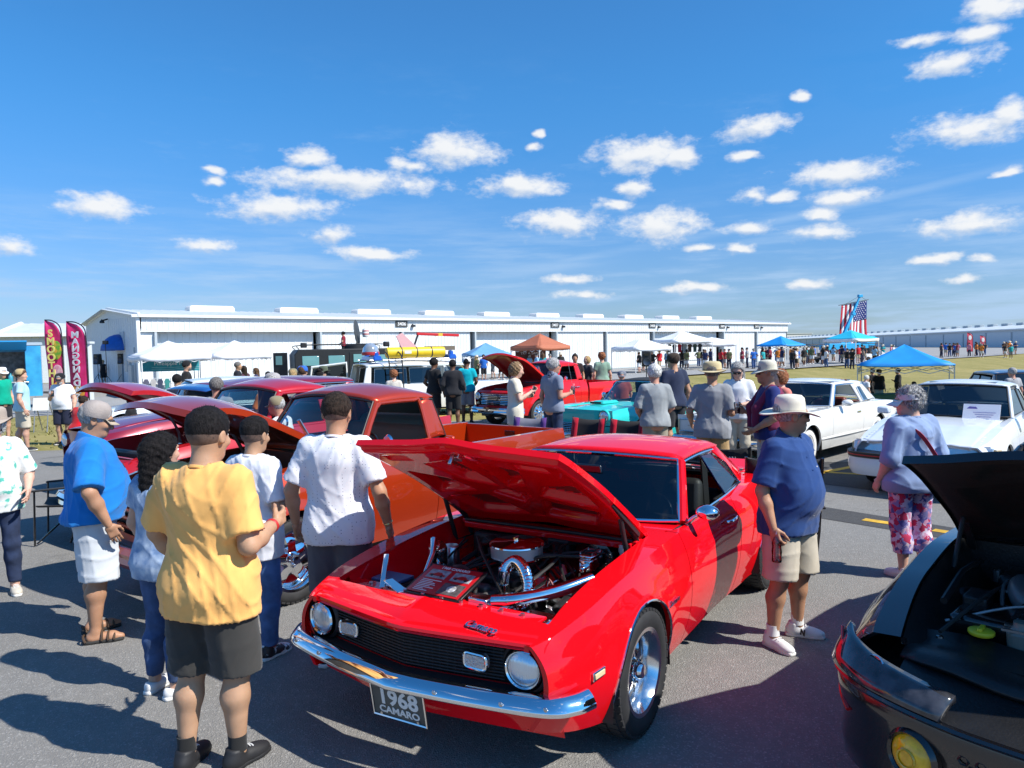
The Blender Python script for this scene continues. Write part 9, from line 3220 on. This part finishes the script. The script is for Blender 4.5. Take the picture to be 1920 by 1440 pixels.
for k,c in enumerate(((.5,.03,.03),(.7,.3,.05),(.5,.45,.1))):
 m=MB();m.ellipsoid((-.5+.5*k,-.02,1.15),(.18,.015,.16),12,8);m.build('picture',mat('sample_%d'%k,c,.7),o)
def rail(label,loc,z,rz,n,w,cols,zt=1.9):
 o=thing('clothes_rail',label,'clothes rail',(*loc,z),rz)
 m=MB();m.cyl((-w/2,0,zt),(w/2,0,zt),.015,6);m.build('bar',STEEL,o)
 for x in (-w/2,w/2):
  m=MB();m.cyl((x,0,0),(x,0,zt),.018,6);m.build('post',STEEL,o)
 for k in range(n):
  x=-w/2+w*(k+.5)/n
  c=cols[k%len(cols)]
  m=MB();s_=w/n*.46
  m.prism([(x-s_*.5,-.03,zt-.03),(x+s_*.5,-.03,zt-.03),(x+s_,-.03,zt-.18),(x+s_*.72,-.03,zt-.26),(x+s_*.68,-.03,zt-.72),(x-s_*.68,-.03,zt-.72),(x-s_*.72,-.03,zt-.26),(x-s_,-.03,zt-.18)],(0,.06,0))
  m.build('garment',cloth('garm_%d'%(hash(c)%1000),c),o,bevel=.012)
rail('rail of printed tees under the tall white canopy',(14.88,62.80),0,R(8),7,3.2,[(.06,.09,.07),(.05,.05,.05),(.45,.03,.04),(.30,.31,.30),(.10,.06,.04)],2.2)
rail('rail of striped scarves at the left white canopy',(-16.91,34.80),0,R(30),4,1.2,[(.10,.10,.14),(.40,.38,.36),(.05,.06,.10),(.04,.22,.20)],1.0)
o=thing('sign_board','white board leaning on a folding frame on the left grass','sign',(*(-13.24,20.50),0),R(10))
m=MB();m.box((0,0,.78),(.40,.03,.36),(R(-14),0,0));m.build('board',WHITEP,o)
for x in (-.17,.17):
 m=MB();m.cyl((x,-.12,0),(x,.10,1.0),.015,6);m.build('front_leg',GREYM,o)
 m=MB();m.cyl((x*1.2,.5,0),(x,.06,.85),.015,6);m.build('back_leg',GREYM,o)
o=thing('utility_post','pale grey utility post beside the mirrored feather flag','post',(*(-19.64,34.00),0))
m=MB();m.cyl((0,0,0),(0,0,2.7),.16,12);m.build('shaft',mat('post_grey',(.55,.58,.58),.6),o)
m=MB();m.box((0,0,2.75),(.4,.4,.1));m.build('post_cap',mat('post_grey',(.55,.58,.58),.6),o)
def golf_cart(label,loc,rz,col):
 o=thing('golf_cart',label,'golf cart',(*loc,0),rz,'golf carts in the far crowd')
 m=MB();m.hexa([(-1.1,-.55,.3),(1.1,-.55,.3),(1.1,.55,.3),(-1.1,.55,.3),(-1.1,-.5,.75),(.5,-.5,.62),(.5,.5,.62),(-1.1,.5,.75)]);m.build('body',col,o,bevel=.05)
 m=MB();m.hexa([(.6,-.5,.3),(1.2,-.5,.3),(1.2,.5,.3),(.6,.5,.3),(.75,-.5,1.05),(1.1,-.5,.8),(1.1,.5,.8),(.75,.5,1.05)]);m.build('cowl',col,o,bevel=.05)
 m=MB();m.box((-.1,0,1.88),(1.9,1.15,.07));m.build('roof',BLACK,o,bevel=.03)
 for x in (-.9,.75):
  for y in (-.52,.52):
   m=MB();m.cyl((x,y,.7),(x*.92,y,1.86),.02,6);m.build('roof_post',BLACK,o)
   m=MB();m.lathe([(0,-.1),(.2,-.1),(.23,0),(.2,.1),(0,.1)],16,(x,y,.23),(0,1,0));m.build('tyre',RUBBER,o)
 m=MB();m.box((-.45,0,.88),(.5,1.0,.16));m.box((-.72,0,1.15),(.12,1.0,.45));m.build('seat',INTERIOR,o,bevel=.04)
golf_cart('black golf cart in the crowd before the teal canopy',(31.06,75.00),R(15),BLACK)
golf_cart('white golf cart in the crowd right of the teal canopy',(39.49,80.00),R(10),WHITEP)
